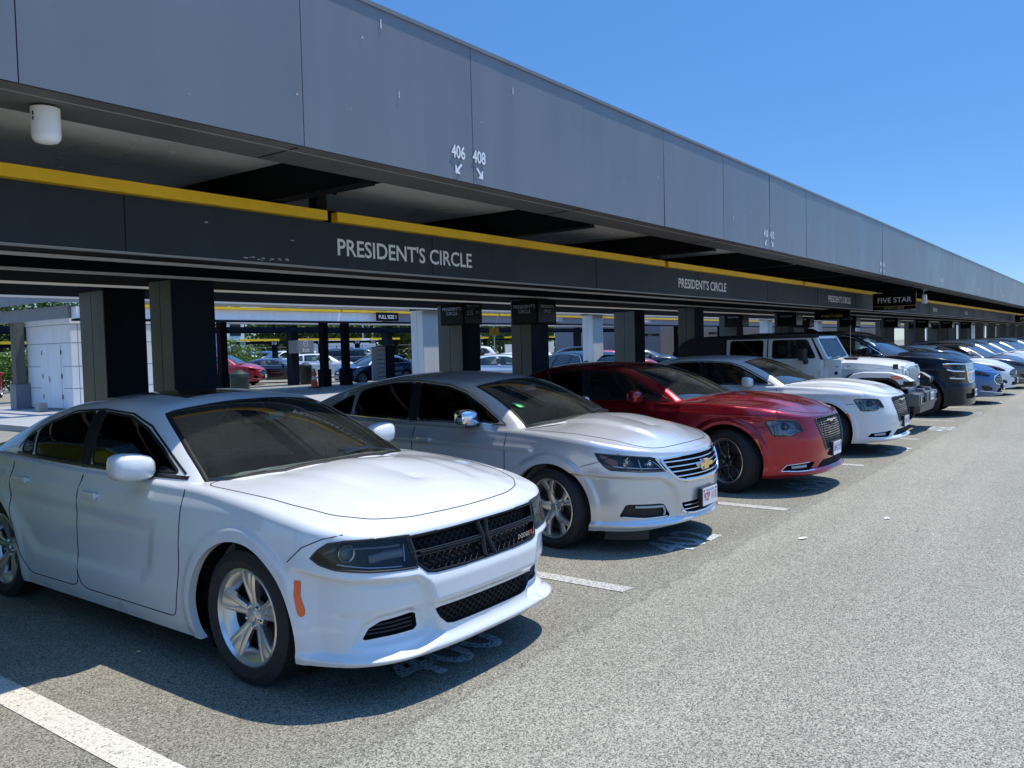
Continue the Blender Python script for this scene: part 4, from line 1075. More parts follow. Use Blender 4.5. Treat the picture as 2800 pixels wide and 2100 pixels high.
def big_sedan(paint, cx, ya, label, rimmat, plate, hero=True):
    hl = [(.71, .736), (.765, .838), (.80, .855), (.95, .868), (1.14, .862), (1.16, .85), (1.10, .755), (1.07, .70), (1.03, .688), (.88, .692), (.83, .70), (.78, .735)]
    gr = [(-.3, .868), (.30, .872), (.455, .866), (.465, .84), (.41, .70), (.335, .535), (.30, .508), (-.3, .500)]
    lg = [(-.3, .385), (.36, .385), (.43, .352), (.50, .305), (-.3, .300)]
    fog = [(.53, .378), (.63, .382), (.92, .356), (.985, .288), (.84, .284), (.65, .292), (.60, .31)]
    mk = [(1.235, .655), (1.28, .655), (1.245, .57), (1.215, .465), (1.185, .475), (1.205, .57)]
    def top(x, y):
        a = np.abs(y); t = sstep((.70-x)/.3)*sstep((x+.75)/.2)
        return .020*sstep((.50+.12*(-x)-a)/.05)*t*sstep((a-.12)/.2)
    def gb(q, B):
        mesh_wires(q, B, gr, 0, .46, .50, .87, .026, .009, .048, 'meshgrey', -.012, .0042)
        ribbon(q, line(B, gr[1:-1], 'sz', .02), .022, .012, 'darkchrome' if paint == 'red' else 'trim', mir=True)
        for z in (.870, .500): ribbon(q, line(B, [(0, z), (.30, z)], 'sz', .03), .018, .010, 'darkchrome' if paint == 'red' else 'trim', mir=True)
    def fb3(q, B):
        ribbon(q, line(B, [(.56, .290), (.80, .284), (.985, .290)], 'sz', .03), .012, .008, 'chrome', mir=True); ribbon(q, line(B, [(.985, .290), (.92, .356), (.63, .382)], 'sz', .03), .008, .004, 'chrome', mir=True)
        ribbon(q, [(p-n*.02, n) for p, n in line(B, [(.66, .335), (.86, .325)], 'sz', .03)], .040, .008, 'lampgrey', mir=True)
    def lb(q, B): mesh_wires(q, B, lg, 0, .5, .30, .385, .020, .006, .04, 'plastic', -.01, .003)
    def hx(o, B, sg):
        projector(o, B, sg, .92, .79, .036); strip_on(o, B, sg, [(1.06, .845), (1.04, .76), (1.02, .70)], .05, 'lampgrey', -.02)
        strip_on(o, B, sg, [(.80, .79), (.87, .80)], .03, 'amber' if paint != 'red' else 'lampgrey', -.03); strip_on(o, B, sg, [(.76, .75), (.84, .712), (.95, .705)], .012, 'lampchrome', -.02)
        strip_on(o, B, sg, hl, .014, 'trim', .001, 'lamp_seal', closed=True)
    def extra(root, B, G, sp):
        for sg in (1, -1): q = MB(); B.emit(q, 'marker', 'amber', off=.002, side=sg); q.build('side_marker', root)
        q = MB(); x = float(B.hit(.001, .815, 'sz')[0][0]); q.prism([(-.17, .822), (-.06, .812), (-.035, .800), (.035, .800), (.06, .812), (.17, .822), (.15, .838), (.04, .834), (-.04, .834), (-.15, .838)][::-1], 0, x+.002, x+.012, 'chrome'); q.build('emblem', sp['parts']['grille'])
        plate_on(root, float(B.hit(.001, .47, 'sz')[0][0])+.03, 0.0, .49, plate, 'plateblue', 'Connecticut' if paint == 'red' else 'Texas')
        q = MB(); q.box((-1.30, -.05, 1.34), (-1.25, .08, 1.39), 'plate', .006); q.build('toll_box', root)
        q = MB(); q.box((-1.42, -.12, 1.32), (-1.38, .12, 1.385), 'trim', .02); q.tube([(-1.38, 0, 1.37), (-1.3, 0, 1.43)], .01, 'trim'); q.build('inside_mirror', root, 40)
    ha = dict(PROF, name='parked_car', label=label, cat='car', group='cars parked nose out along the kerb row', paint=paint, hero=hero, res=.025, fine=.018, loc=(cx, ya, 0),
        plan=[(.83, 0), (.825, .25), (.785, .48), (.70, .67), (.54, .82), (.34, .905), (.1, .945), (0, .95), (-1.5, .95), (-3.0, .95), (-3.7, .92), (-4.05, .78), (-4.18, .5), (-4.22, 0)],
        zb=[(-4.22, .34), (-3.6, .26), (-3.0, .20), (-.42, .19), (.42, .20), (.83, .235)],
        zs=[(-4.22, 1.08), (-3.5, 1.11), (-2.6, 1.09), (-1.8, 1.06), (-.7, 1.05), (-.2, 1.035), (.1, 1.02), (.4, .985), (.65, .93), (.84, .895)],
        pF=[(.2, .05), (.26, .0), (.32, .02), (.42, .012), (.50, .0), (.60, .0), (.72, .02), (.88, .07), (.95, .1)],
        zc=[(-3.8, 1.14), (-3.0, 1.12), (-.8, 1.09), (-.4, 1.12), (0, 1.09), (.36, 1.03), (.5, .985)], cF=.42, crownp=2.1,
        disp=[arch_flare(.435, .016, .035, (-.14, -3.09), .37, .09), pd([(-.75, .80), (-2.9, .86), (-2.9, .50), (-1.0, .42)], -.014, .12, 'xz'), band(.262, .028, .022, 1.1),
              lambda x, y, z, s: .018*np.exp(-((z-(.93-.04*np.clip(x-.1, 0, 1)))/.05)**2)*((x < .42) & (x > -.75) & (y > .6))], top=[top],
        wheelbase=3.09, track=.80, archr=.44, archz=.375, axf=-.14, steer=-.34, wheel=dict(r=.375, w_=.24, rim=.262, style='star', rimmat=rimmat, hero=hero),
        regions=[('hl', hl, 'sz'), ('grille', gr, 'sz'), ('lg', lg, 'sz'), ('fog', fog, 'sz'), ('marker', mk, 'sz')],
        doors=[('door0', [(-.83, 1.2), (-.86, .95), (-.84, .60), (-.84, .40), (-.86, .30), (-1.98, .30), (-2.0, .60), (-2.02, .90), (-2.02, 1.2)]),
               ('door1', [(-2.02, 1.2), (-2.02, .90), (-2.0, .60), (-1.98, .30), (-2.52, .30), (-2.66, .50), (-2.74, .65), (-2.85, .82), (-2.95, 1.2)])],
        handles={'door0': (-1.84, .92), 'door1': (-2.72, .94)}, handlemat=paint, wintrim='trim',
        gaps=[([(.20, .78), (.40, .80), (.54, .86)], 'xz')],
        hood=[(.73, 0), (.71, .22), (.67, .40), (.60, .55), (.45, .70), (.15, .775), (-.35, .80), (-.72, .84), (-.72, .30), (-.68, .0)],
        cabin=[(-.68, 0), (-.85, .68), (-.95, .78), (-3.2, .78), (-3.45, .5), (-3.5, 0)],
        gh=dict(c0=-.50, c1=-3.75, res=.026, k=.58, crown=.055, nj=46, sig=.035, wsc=(-.54, -1.40), rwc=(-3.05, -3.66),
            zt=[(-.50, 1.10), (-.65, 1.175), (-.95, 1.315), (-1.2, 1.415), (-1.4, 1.475), (-1.7, 1.52), (-2.2, 1.54), (-2.7, 1.525), (-3.0, 1.48), (-3.3, 1.375), (-3.6, 1.23), (-3.75, 1.14)],
            zb=[(-.5, 1.04), (-1.5, 1.045), (-2.6, 1.06), (-3.75, 1.08)], wb=[(-.5, .87), (-1.4, .885), (-2.4, .885), (-3.2, .85), (-3.75, .80)],
            sw=[(-.50, .30), (-.9, .24), (-1.4, .17), (-1.9, .04), (-2.4, 0), (-3.0, -.06), (-3.75, -.12)]),
        windows=[[(-.99, 1.09), (-1.25, 1.22), (-1.52, 1.345), (-1.72, 1.405), (-2.14, 1.43), (-2.02, 1.09)],
                 [(-2.13, 1.092), (-2.25, 1.432), (-2.60, 1.42), (-2.84, 1.38), (-2.86, 1.105)],
                 [(-2.92, 1.108), (-2.91, 1.36), (-3.12, 1.28), (-3.22, 1.13)]],
        winmat=['sideglass', 'darkglass', 'darkglass'], blackpillar=[[(-2.02, 1.06), (-2.145, 1.44), (-2.255, 1.44), (-2.125, 1.06)]],
        beltline=[(-.90, 1.066), (-1.6, 1.070), (-2.3, 1.078), (-3.25, 1.11)], beltw=.020, wintop=[(-.93, 1.085), (-1.22, 1.235), (-1.50, 1.365), (-1.72, 1.425), (-2.2, 1.452), (-2.6, 1.44), (-2.92, 1.38), (-3.26, 1.14)],
        mirror=(-1.30, .87, 1.115), seatx=-1.95, dashx=-1.2,
        extras=[lamp('hl', .055, 'lens', 'lampsilver', hx), opening('grille', 'grille', .04, 'gap', gb), opening('lg', 'lower_grille', .035, 'gap', lb), opening('fog', 'fog_lamp', .03, 'gap', fb3, split=True), extra])
    return make_car(ha)
def mid_sedan(paint, cx, ya, label, rimmat='alloy', hatch=False, winm='sideglass', hero=False):
    hl = [(.60, .735), (.78, .80), (1.05, .862), (1.22, .885), (1.20, .855), (1.08, .775), (.90, .728), (.72, .712)]
    gr = [(-.3, .755), (.25, .752), (.44, .715), (.52, .63), (.44, .53), (.25, .495), (-.3, .490)]
    lg = [(-.3, .40), (.34, .40), (.40, .31), (-.3, .28)]
    fog = [(.60, .36), (.58, .42), (.70, .47), (.86, .49), (.93, .50), (.88, .40), (.82, .345)]
    def gb(q, B):
        for z in (.70, .66, .62, .58, .54): ribbon(q, [(p-n*.01, n) for p, n in line(B, [(0, z), (.47-abs(z-.63)*1., z)], 'sz', .04)], .016, .008, 'satin', mir=True)
        ribbon(q, line(B, gr[1:-1], 'sz', .03), .026, .010, 'chrome', mir=True)
    def hx(o, B, sg):
        projector(o, B, sg, .88, .785, .034); strip_on(o, B, sg, [(.72, .765), (.9, .82), (1.12, .862)], .018, 'amber', -.012); strip_on(o, B, sg, [(.64, .728), (.8, .728), (.95, .745)], .014, 'lampchrome', -.012)
        q = MB(); patch_on(q, B, sg, [(1.02, .80), (1.19, .87), (1.08, .845), (.98, .81)], 'amber', -.005); q.build('turn_signal', o)
    def extra(root, B, G, sp):
        q = MB(); x = float(B.hit(.001, .64, 'sz')[0][0]); q.lathe([(.001, .012), (.055, .010), (.065, 0)], 'chrome', 20, 'x', (x, 0, .66)); q.v = [(a, b*1.5, c) for a, b, c in q.v]; q.build('emblem', sp['parts']['grille'])
        ribs = MB(); ribbon(ribs, line(B, [(0, .285), (.40, .30), (.70, .335), (.95, .36)], 'sz', .04), .018, .008, 'chrome', mir=True); ribs.build('bumper_trim', root)
        plate_on(root, float(B.hit(.001, .42, 'sz')[0][0])+.03, 0.0, .44, 'HRT 4021' if paint == 'blue' else 'KLN 735', 'plateblue')
    sw = [(-.10, .30), (-.5, .24), (-1.0, .17), (-1.5, .04), (-2.0, 0), (-2.8, -.06), (-3.8, -.12)]
    if hatch:
        ztt = [(-.10, 1.10), (-.25, 1.175), (-.50, 1.305), (-.80, 1.44), (-1.02, 1.515), (-1.3, 1.57), (-1.8, 1.60), (-2.5, 1.60), (-3.0, 1.575), (-3.3, 1.52), (-3.55, 1.38), (-3.75, 1.16)]
        wins = [[(-.62, 1.10), (-.90, 1.25), (-1.16, 1.375), (-1.42, 1.455), (-1.74, 1.49), (-1.66, 1.10)], [(-1.76, 1.10), (-1.85, 1.495), (-2.3, 1.50), (-2.62, 1.485), (-2.60, 1.12)], [(-2.70, 1.125), (-2.73, 1.475), (-3.05, 1.43), (-3.32, 1.24), (-3.25, 1.16)]]
        wt = [(-.58, 1.09), (-.88, 1.27), (-1.14, 1.395), (-1.42, 1.475), (-1.8, 1.513), (-2.5, 1.515), (-3.05, 1.455), (-3.38, 1.22)]; bp = [[(-1.66, 1.07), (-1.745, 1.50), (-1.855, 1.50), (-1.76, 1.07)]]
    else:
        ztt = [(-.10, 1.06), (-.25, 1.135), (-.50, 1.26), (-.80, 1.38), (-1.02, 1.445), (-1.3, 1.49), (-1.8, 1.515), (-2.3, 1.49), (-2.75, 1.41), (-3.2, 1.27), (-3.6, 1.12)]
        wins = [[(-.62, 1.08), (-.90, 1.21), (-1.16, 1.325), (-1.42, 1.39), (-1.76, 1.41), (-1.64, 1.08)], [(-1.75, 1.08), (-1.87, 1.41), (-2.15, 1.395), (-2.48, 1.335), (-2.52, 1.10)], [(-2.60, 1.105), (-2.58, 1.30), (-2.82, 1.20), (-2.90, 1.12)]]
        wt = [(-.58, 1.07), (-.88, 1.23), (-1.14, 1.345), (-1.42, 1.412), (-1.8, 1.432), (-2.15, 1.418), (-2.5, 1.355), (-2.96, 1.12)]; bp = [[(-1.64, 1.05), (-1.765, 1.42), (-1.875, 1.42), (-1.745, 1.05)]]
    sp = dict(PROF, name='parked_car', label=label, cat='car', group='cars parked nose out along the kerb row', paint=paint, hero=hero, res=.032, fine=.024, loc=(cx, ya, 0),
        plan=[(.96, 0), (.935, .2), (.86, .42), (.75, .62), (.60, .78), (.40, .87), (.12, .915), (0, .92), (-1.5, .93), (-2.85, .93), (-3.4, .89), (-3.75, .74), (-3.85, .5), (-3.9, 0)],
        zb=[(-3.9, .34), (-3.4, .26), (-2.8, .20), (-.42, .185), (.42, .20), (.96, .235)],
        zs=[(-3.9, 1.10), (-3.3, 1.11), (-2.5, 1.08), (-1.8, 1.05), (-.5, 1.02), (0, .985), (.3, .95), (.6, .89), (.80, .83), (.96, .79)],
        pF=[(.2, .05), (.25, .01), (.35, .01), (.50, .0), (.62, .01), (.75, .05), (.82, .09)],
        zc=[(-3.6, 1.13), (-3.0, 1.12), (-.5, 1.06), (-.1, 1.08), (.2, 1.04), (.5, .95), (.6, .905)], cF=.48, crownp=2.0,
        disp=[arch_flare(.39, .012, .035, (0, -2.85), .35, .08), pd([(-.75, .66), (-2.8, .72), (-2.8, .45), (-1.0, .40)], -.02, .10, 'xz'),
              lambda x, y, z, s: .014*np.exp(-((z-(.88-.02*(x+2)))/.03)**2)*((x < -.3) & (y > .6))], top=[lambda x, y: .015*sstep((.42-.1*x-np.abs(y))/.06)*sstep((.7-x)/.3)*sstep((x+.5)/.2)],
        wheelbase=2.85, track=.78, archr=.385, archz=.345, steer=.0, wheel=dict(r=.34, w_=.225, rim=.235, style='multi', rimmat=rimmat, hero=False),
        regions=[('hl', hl, 'sz'), ('grille', gr, 'sz'), ('lg', lg, 'sz'), ('fog', fog, 'sz')],
        doors=[('door0', [(-.56, 1.2), (-.56, .60), (-.60, .30), (-1.64, .30), (-1.67, .60), (-1.68, .90), (-1.66, 1.2)]), ('door1', [(-1.66, 1.2), (-1.68, .90), (-1.67, .60), (-1.64, .30), (-2.30, .30), (-2.5, .60), (-2.62, .80), (-2.70, 1.2)])],
        handles={}, wintrim='chrome', hood=[(.78, 0), (.74, .32), (.66, .54), (.52, .66), (.25, .73), (-.20, .77), (-.42, .82), (-.42, .30), (-.38, .0)],
        cabin=[(-.36, 0), (-.5, .66), (-.6, .76), (-3.0, .74), (-3.3, .5), (-3.35, 0)],
        gh=dict(c0=-.10, c1=-3.75 if hatch else -3.6, res=.032, k=.56, crown=.055, nj=36, sig=.035, wsc=(-.14, -1.02), zt=ztt,
            zb=[(-.1, 1.02), (-1.5, 1.035), (-2.6, 1.06), (-3.75, 1.07)], wb=[(-.1, .85), (-1.2, .87), (-2.4, .87), (-3.0, .84), (-3.75, .78)], sw=sw, **({} if hatch else dict(rwc=(-2.8, -3.5)))),
        windows=wins, winmat=[winm]*3, blackpillar=bp, beltline=[(-.58, 1.062), (-1.3, 1.066), (-2.0, 1.074), (-2.9, 1.10)], beltw=.018, wintop=wt,
        mirror=(-.86, .84, 1.11), seatx=-1.6, dashx=-.8, wipers=False,
        extras=[lamp('hl', .05, 'lens', 'lampblack', hx), opening('grille', 'grille', .04, 'gap', gb), opening('lg', 'lower_grille', .035, 'gap'), opening('fog', 'fog_lamp', .03, 'lampblack', None, 'chrome', split=True), extra])
    if hatch: sp['rwyz'] = [(0, 1.19), (.52, 1.19), (.44, 1.46), (0, 1.49)]
    return make_car(sp)
def big_suv(paint, cx, ya, label, rimmat='alloy'):
    hl = [(.56, .90), (.58, 1.10), (.66, 1.15), (.98, 1.17), (1.22, 1.165), (1.20, 1.08), (1.02, 1.03), (.98, .90), (1.10, .87), (1.06, .83), (.62, .82)]
    gr = [(-.3, 1.145), (.30, 1.145), (.52, 1.14), (.50, 1.0), (.44, .80), (.38, .74), (-.3, .735)]
    vent = [(-.3, .50), (.62, .50), (.62, .42), (.55, .38), (-.3, .38)]
    def gb(q, B):
        mesh_wires(q, B, gr, 0, .52, .74, 1.14, .035, .012, .065, 'chrome', -.012, .006, 'hex')
        ribbon(q, line(B, gr[1:-1], 'sz', .03), .045, .014, 'chrome', mir=True); ribbon(q, line(B, [(0, 1.145), (.3, 1.145)], 'sz', .04), .03, .012, 'chrome', mir=True)
        ribbon(q, line(B, [(0, .96), (.5, .96)], 'sz', .04), .085, .014, 'chrome', mir=True); ribbon(q, line(B, [(0, .738), (.38, .742)], 'sz', .04), .05, .014, 'chrome', mir=True)
    def hx(o, B, sg):
        projector(o, B, sg, .80, 1.075, .05, m='lampchrome'); projector(o, B, sg, .76, .905, .05, m='lampchrome')
        strip_on(o, B, sg, [(.57, 1.145), (1.0, 1.16), (1.2, 1.155)], .034, 'chrome', .005); strip_on(o, B, sg, [(.62, .985), (.98, 1.0), (1.12, 1.04)], .034, 'chrome', .005)
        strip_on(o, B, sg, [(.62, .828), (.85, .835), (1.06, .85)], .03, 'chrome', .005)
        q = MB(); patch_on(q, B, sg, [(1.02, 1.05), (1.18, 1.09), (1.19, 1.14), (1.04, 1.13)], 'amber', -.006); patch_on(q, B, sg, [(.93, .845), (1.05, .855), (1.07, .88), (.95, .89)], 'amber', -.006); q.build('turn_signal', o)
    def extra(root, B, G, sp):
        plate_on(root, float(B.hit(.001, .55, 'sz')[0][0])+.03, .0, .50, 'HXJ 2694', 'plateblue')
        q = MB(); q.box((-2.75, -.09, 1.955), (-2.5, .09, 2.03), 'black', .02, top=(.5, .5, -.05, 0)); q.build('antenna_fin', root)
        q = MB(); 
        for sg in (1, -1): q.box((-.62, sg*.955-.012, .40), (-.60, sg*.955+.012, .44), 'chrome')
        q.build('badge', root)
    sp = dict(PROF, name='parked_car', label=label, cat='car', group='cars parked nose out along the kerb row', paint=paint, hero=False, res=.032, fine=.024, loc=(cx, ya, 0),
        plan=[(.92, 0), (.905, .3), (.86, .55), (.79, .75), (.66, .90), (.45, .985), (.2, 1.01), (0, 1.015), (-1.5, 1.02), (-3.8, 1.02), (-4.5, .99), (-4.78, .85), (-4.85, .5), (-4.86, 0)],
        zb=[(-4.9, .42), (-4.2, .36), (-3.0, .34), (-.5, .32), (.42, .24), (.93, .24)],
        zs=[(-4.9, 1.36), (-3.5, 1.36), (-1.8, 1.355), (-.6, 1.35), (0, 1.33), (.4, 1.29), (.7, 1.23), (.93, 1.195)],
        pF=[(.2, .04), (.28, .0), (.50, .0), (.66, .0), (.72, .03), (.80, .03), (1.0, .035), (1.15, .06), (1.25, .09)],
        pS=[(.3, .06), (.42, .02), (.6, .0), (1.0, .0), (1.15, .012), (1.3, .05), (1.4, .07)], pR=[(.3, .04), (.5, 0), (.8, .01), (1.3, .05)],
        zc=[(-4.5, 1.38), (-1.0, 1.38), (-.5, 1.40), (0, 1.39), (.3, 1.36), (.5, 1.31)], cF=.42, crownp=2.4,
        disp=[arch_flare(.47, .02, .04, (0, -3.3), .42, .09)], top=[lambda x, y: .03*sstep((.60-np.abs(y))/.06)*sstep((.7-x)/.25)*sstep((x+.7)/.2)],
        wheelbase=3.3, track=.86, archr=.47, archz=.42, wheel=dict(r=.41, w_=.275, rim=.27, style='multi', rimmat=rimmat, hero=False),
        regions=[('hl', hl, 'sz'), ('grille', gr, 'sz'), ('vent', vent, 'sz')],
        doors=[('door0', [(-.78, 1.5), (-.78, .60), (-.82, .44), (-1.95, .44), (-1.97, .60), (-1.97, 1.5)]), ('door1', [(-1.97, 1.5), (-1.97, .60), (-1.95, .44), (-2.75, .44), (-2.9, .8), (-3.0, 1.5)])],
        handles={}, hood=[(.80, 0), (.78, .35), (.70, .62), (.55, .78), (.2, .86), (-.5, .90), (-.5, .3), (-.45, 0)], cabin=[(-.55, 0), (-.7, .7), (-.85, .86), (-4.4, .84), (-4.6, .5), (-4.6, 0)],
        gh=dict(c0=-.30, c1=-4.78, res=.035, k=.28, crown=.05, nj=34, sig=.04, wsc=(-.36, -1.28),
            zt=[(-.30, 1.37), (-.5, 1.48), (-.8, 1.645), (-1.1, 1.80), (-1.3, 1.88), (-1.6, 1.93), (-2.3, 1.955), (-3.8, 1.955), (-4.3, 1.93), (-4.55, 1.86), (-4.7, 1.65), (-4.78, 1.38)],
            zb=[(-.3, 1.33), (-4.78, 1.34)], wb=[(-.3, .93), (-1.2, .955), (-4.2, .955), (-4.78, .90)], sw=[(-.3, .42), (-.8, .36), (-1.3, .26), (-2.0, .05), (-3., 0), (-4.4, 0), (-4.78, -.08)]),
        windows=[[(-.86, 1.40), (-1.2, 1.62), (-1.42, 1.745), (-1.62, 1.80), (-1.93, 1.81), (-1.90, 1.40)], [(-2.03, 1.40), (-2.03, 1.81), (-2.85, 1.81), (-2.88, 1.41)], [(-3.0, 1.42), (-2.98, 1.81), (-4.2, 1.79), (-4.35, 1.44)]],
        winmat=['sideglass', 'darkglass', 'darkglass'], blackpillar=[[(-1.90, 1.38), (-1.93, 1.82), (-2.03, 1.82), (-2.03, 1.38)]], wintrim='chrome',
        beltline=[(-.80, 1.378), (-2.0, 1.378), (-4.35, 1.40)], beltw=.018, wintop=[(-.80, 1.385), (-1.18, 1.635), (-1.40, 1.765), (-1.62, 1.825), (-2., 1.833), (-4.2, 1.815)], mirror=(-1.12, .94, 1.44), mirrorsize=1.25,
        seatx=-2.0, seatz=.85, headz=1.58, dashx=-1.1, dashz=1.30, interior=True, rwyz=[(0, 1.45), (.75, 1.45), (.70, 1.80), (0, 1.82)],
        extras=[lamp('hl', .05, 'lens', 'lampblack', hx), opening('grille', 'grille', .05, 'gap', gb), opening('vent', 'bumper_vent', .03, 'gap'), extra])
    return make_car(sp)
def off_roader():
    root = thing('parked_car', 'white boxy four-door off-roader with black soft top, vertical-slot grille and grey steel bumper', 'car', (17.33, 3.85, 0), -math.pi/2, 'cars parked nose out along the kerb row')
    W = 'jeepwhite'; hw = .80
    b = MB(); b.box((-3.55, -hw, .62), (-.88, hw, 1.22), W, .03); b.box((-3.55, -hw+.02, 1.20), (-.95, hw-.02, 1.375), W, .03)
    # cowl and hood sides
    b.box((-.95, -hw+.02, .80), (-.62, hw-.02, 1.375), W, .04)
    P = [(-.90, 0.62), (-.90, 1.17), (.42, 1.10), (.44, .86), (.40, .70)]
    b.prism([(y, z) for y, z in [(-.66, .70), (.66, .70), (.70, 1.12), (-.70, 1.12)]], 0, -.80, .40, 'well')
    b.box((-.90, -.74, 1.0), (.42, .74, 1.19), W, .03, top=(1, .97, 0, 0))
    for sg in (-1, 1):
        for x in (-.70, -.50): b.lathe([(.001, .006), (.012, .004), (.014, 0)], 'trim', 10, 'y', (x, sg*(hw-.016) if sg > 0 else sg*(hw-.012), 1.235))
        b.lathe([(.001, .01), (.03, .008), (.035, 0)] if sg > 0 else [(.001, -.01), (.03, -.008), (.035, 0)], 'trim', 16, 'y', (-.72, sg*.782, 1.11))
    b.build('body', root, 40)
    h = MB(); n = 9; V = []; xs = [-.86, -.4, 0, .3, .42, .46]; zt = [1.385, 1.375, 1.345, 1.30, 1.262, 1.20]; ws = [.77, .74, .705, .675, .665, .655]
    for x, z, w_ in zip(xs, zt, ws):
        for j in range(n):
            t = -1+2*j/(n-1); V.append((x+(.03*(1-t*t) if x > .3 else 0), t*w_, z-.075*abs(t)**3+(.018 if abs(t) < .55 else 0)))
        V += []
    F = [(i*n+j, i*n+j+1, (i+1)*n+j+1, (i+1)*n+j) for i in range(len(xs)-1) for j in range(n-1)]
    h.add(V, F, W)
    for sg in (0, n-1):
        e = [(V[i*n+sg], (V[i*n+sg][0], V[i*n+sg][1], 1.175)) for i in range(len(xs))]; q = [p for pr in e for p in pr]
        h.add(q, [(2*i, 2*i+1, 2*i+3, 2*i+2) for i in range(len(xs)-1)], W)
    for sg in (-1, 1): h.box((.28, sg*.70-.02, 1.17), (.37, sg*.70+.02, 1.27), 'trim', .01)
    for x, y in ((-.5, .45), (-.5, -.45)): h.box((x-.15, y-.06, 1.375), (x+.1, y+.06, 1.40), 'trim', .008)
    h.build('hood', root, 30)
    # grille with seven slots and round lamps
    g = MB(); g.box((.40, -.655, .80), (.49, .655, 1.235), W, .035, top=(1, .97, -.03, 0))
    for k in range(7):
        y = (k-3)*.105; g.box((.470, y-.027, .86), (.494, y+.027, 1.16), 'gap', .0); 
        for dy in (-.033, .033): g.box((.465, y+dy-.007, .85), (.502, y+dy+.007, 1.17), W, .004)
    g.box((.42, -.52, .70), (.46, .52, .82), W, .02)
    gr = g.build('grille', root, 40)
    for sg in (-1, 1):
        q = MB(); c = (.478, sg*.505, 1.07); q.lathe([(.115, -.01), (.118, .012), (.105, .016), (.10, 0)], 'satin', 28, 'x', c); q.lathe([(.001, .030), (.05, .027), (.085, .016), (.10, .004)], 'bulb', 28, 'x', c); q.build('headlight', root, 50)
        # fenders
        f = MB(); P = [(-.60, .93), (-.48, 1.03), (-.36, 1.105), (-.2, 1.135), (.28, 1.125), (.52, 1.05), (.66, .955), (.665, .91), (.44, .90), (.36, .985), (.26, 1.03), (-.22, 1.035), (-.34, .99), (-.46, .86), (-.55, .78), (-.64, .80)]
        f.prism([(x, z) for x, z in P][::1], 1, sg*.70, sg*.945, W) if False else None
        V = []; m_ = len(P)
        for yy, s_ in ((.66, 1.), (.92, 1.), (.945, .985)):
            for x, z in P: V.append((x*s_, sg*yy, (z-1.)*s_+1.-(0.01 if yy > .93 else 0)))
        F = [(k*m_+i, k*m_+(i+1) % m_, (k+1)*m_+(i+1) % m_, (k+1)*m_+i) for k in range(2) for i in range(m_)]+[tuple(range(2*m_, 3*m_))]
        f.add(V, F, W)
        in_ = [(-.44, .86), (-.34, .985), (-.22, 1.03), (.26, 1.025), (.37, .98), (.45, .90), (.66, .905), (.66, .865), (.42, .86), (.33, .94), (.24, .985), (-.20, .99), (-.30, .95), (-.40, .83)]
        f.prism([(z, x) for x, z in in_], 1, sg*.62, sg*.95, 'plastic'); f.box((.50, min(sg*.72, sg*.955), .89), (.675, max(sg*.72, sg*.955), .965), 'plastic', .02)
        f.prism([(z, x) for x, z in [(-.66, .80), (-.62, .92), (-.46, 1.08), (-.38, 1.10), (-.52, .95), (-.58, .80)]], 1, sg*.70, sg*.93, 'plastic')
        fo = f.build('fender', root, 35); a = MB(); a.box((.30, min(sg*.90, sg*.958), 1.0), (.50, max(sg*.90, sg*.958), 1.06), 'amber', .012, top=(.8, 1, -.03, 0)); a.build('turn_signal', fo)
        f = MB(); P2 = [(-3.0-.56, .95), (-3.0-.42, 1.08), (-3.0+.42, 1.08), (-3.0+.56, .90), (-3.0+.62, .74), (-3.0+.52, .74), (-3.0+.36, .99), (-3.0-.36, .99), (-3.0-.50, .80)]
        f.prism([(z, x) for x, z in P2], 1, sg*.70, sg*.93, W); f.build('fender', root, 35)
        r_ = MB(); r_.tube([(-.75, sg*.84, .48), (-2.3, sg*.84, .48)], .035, 'trim', 10); r_.build('side_step', root, 40)
        q = MB(); x, y, z = -1.28, sg*.98, 1.46; q.box((x-.07, min(sg*.86, sg*1.09), z-.10), (x+.05, max(sg*.86, sg*1.09), z+.13), 'plastic', .035); q.box((x-.02, min(sg*.82, sg*.95), z-.17), (x+.05, max(sg*.82, sg*.95), z-.08), 'plastic', .02); q.build('mirror', root, 40)
        # doors with framed windows
        for (xa, xb, zlo) in ((-2.05, -1.0, .68), (-2.93, -2.07, .68)):
            front = xb > -1.5; d = MB()
            d.box((xa, min(sg*(hw-.02), sg*(hw+.012)), zlo), (xb, max(sg*(hw-.02), sg*(hw+.012)), 1.37), W, .012)
            yb, yt = hw-.005, hw-.085; T = [(xa+.01, 1.36), (xb, 1.36), (xb, 1.36), (xb-(.20 if front else 0), 1.83), (xa+.01, 1.83)]
            O = [(xa+.005, 1.36), (xb, 1.36), (xb-(.22 if front else 0), 1.83), (xa+.005, 1.83)]
            I = rnd([(xa+.075, 1.395), (xb-.085 if front else xb-.075, 1.395), (xb-(.27 if front else .075), 1.775), (xa+.075, 1.775)], .06, 4)
            # frame: outer ring subdivided to match inner ring
            k = len(I); cx_, cz_ = (xa+xb)/2, 1.6
            def outp(p):
                best = None
                dx, dz = p[0]-cx_, p[1]-cz_
                for i in range(4):
                    (x0, z0), (x1, z1) = O[i], O[(i+1) % 4]; ex, ez = x1-x0, z1-z0; den = dx*ez-dz*ex
                    if abs(den) < 1e-9: continue
                    t = ((x0-cx_)*ez-(z0-cz_)*ex)/den; u = ((x0-cx_)*dz-(z0-cz_)*dx)/den
                    if t > 0 and -1e-6 <= u <= 1+1e-6 and (best is None or t < best): best = t
                return (cx_+dx*best, cz_+dz*best)
            def Y(z): return yb+(yt-yb)*(z-1.36)/.47
            IO = I; OO = [outp(p) for p in I]
            # make sure the corners are exact
            for c0 in O:
                j = min(range(k), key=lambda j: (OO[j][0]-c0[0])**2+(OO[j][1]-c0[1])**2); OO[j] = c0
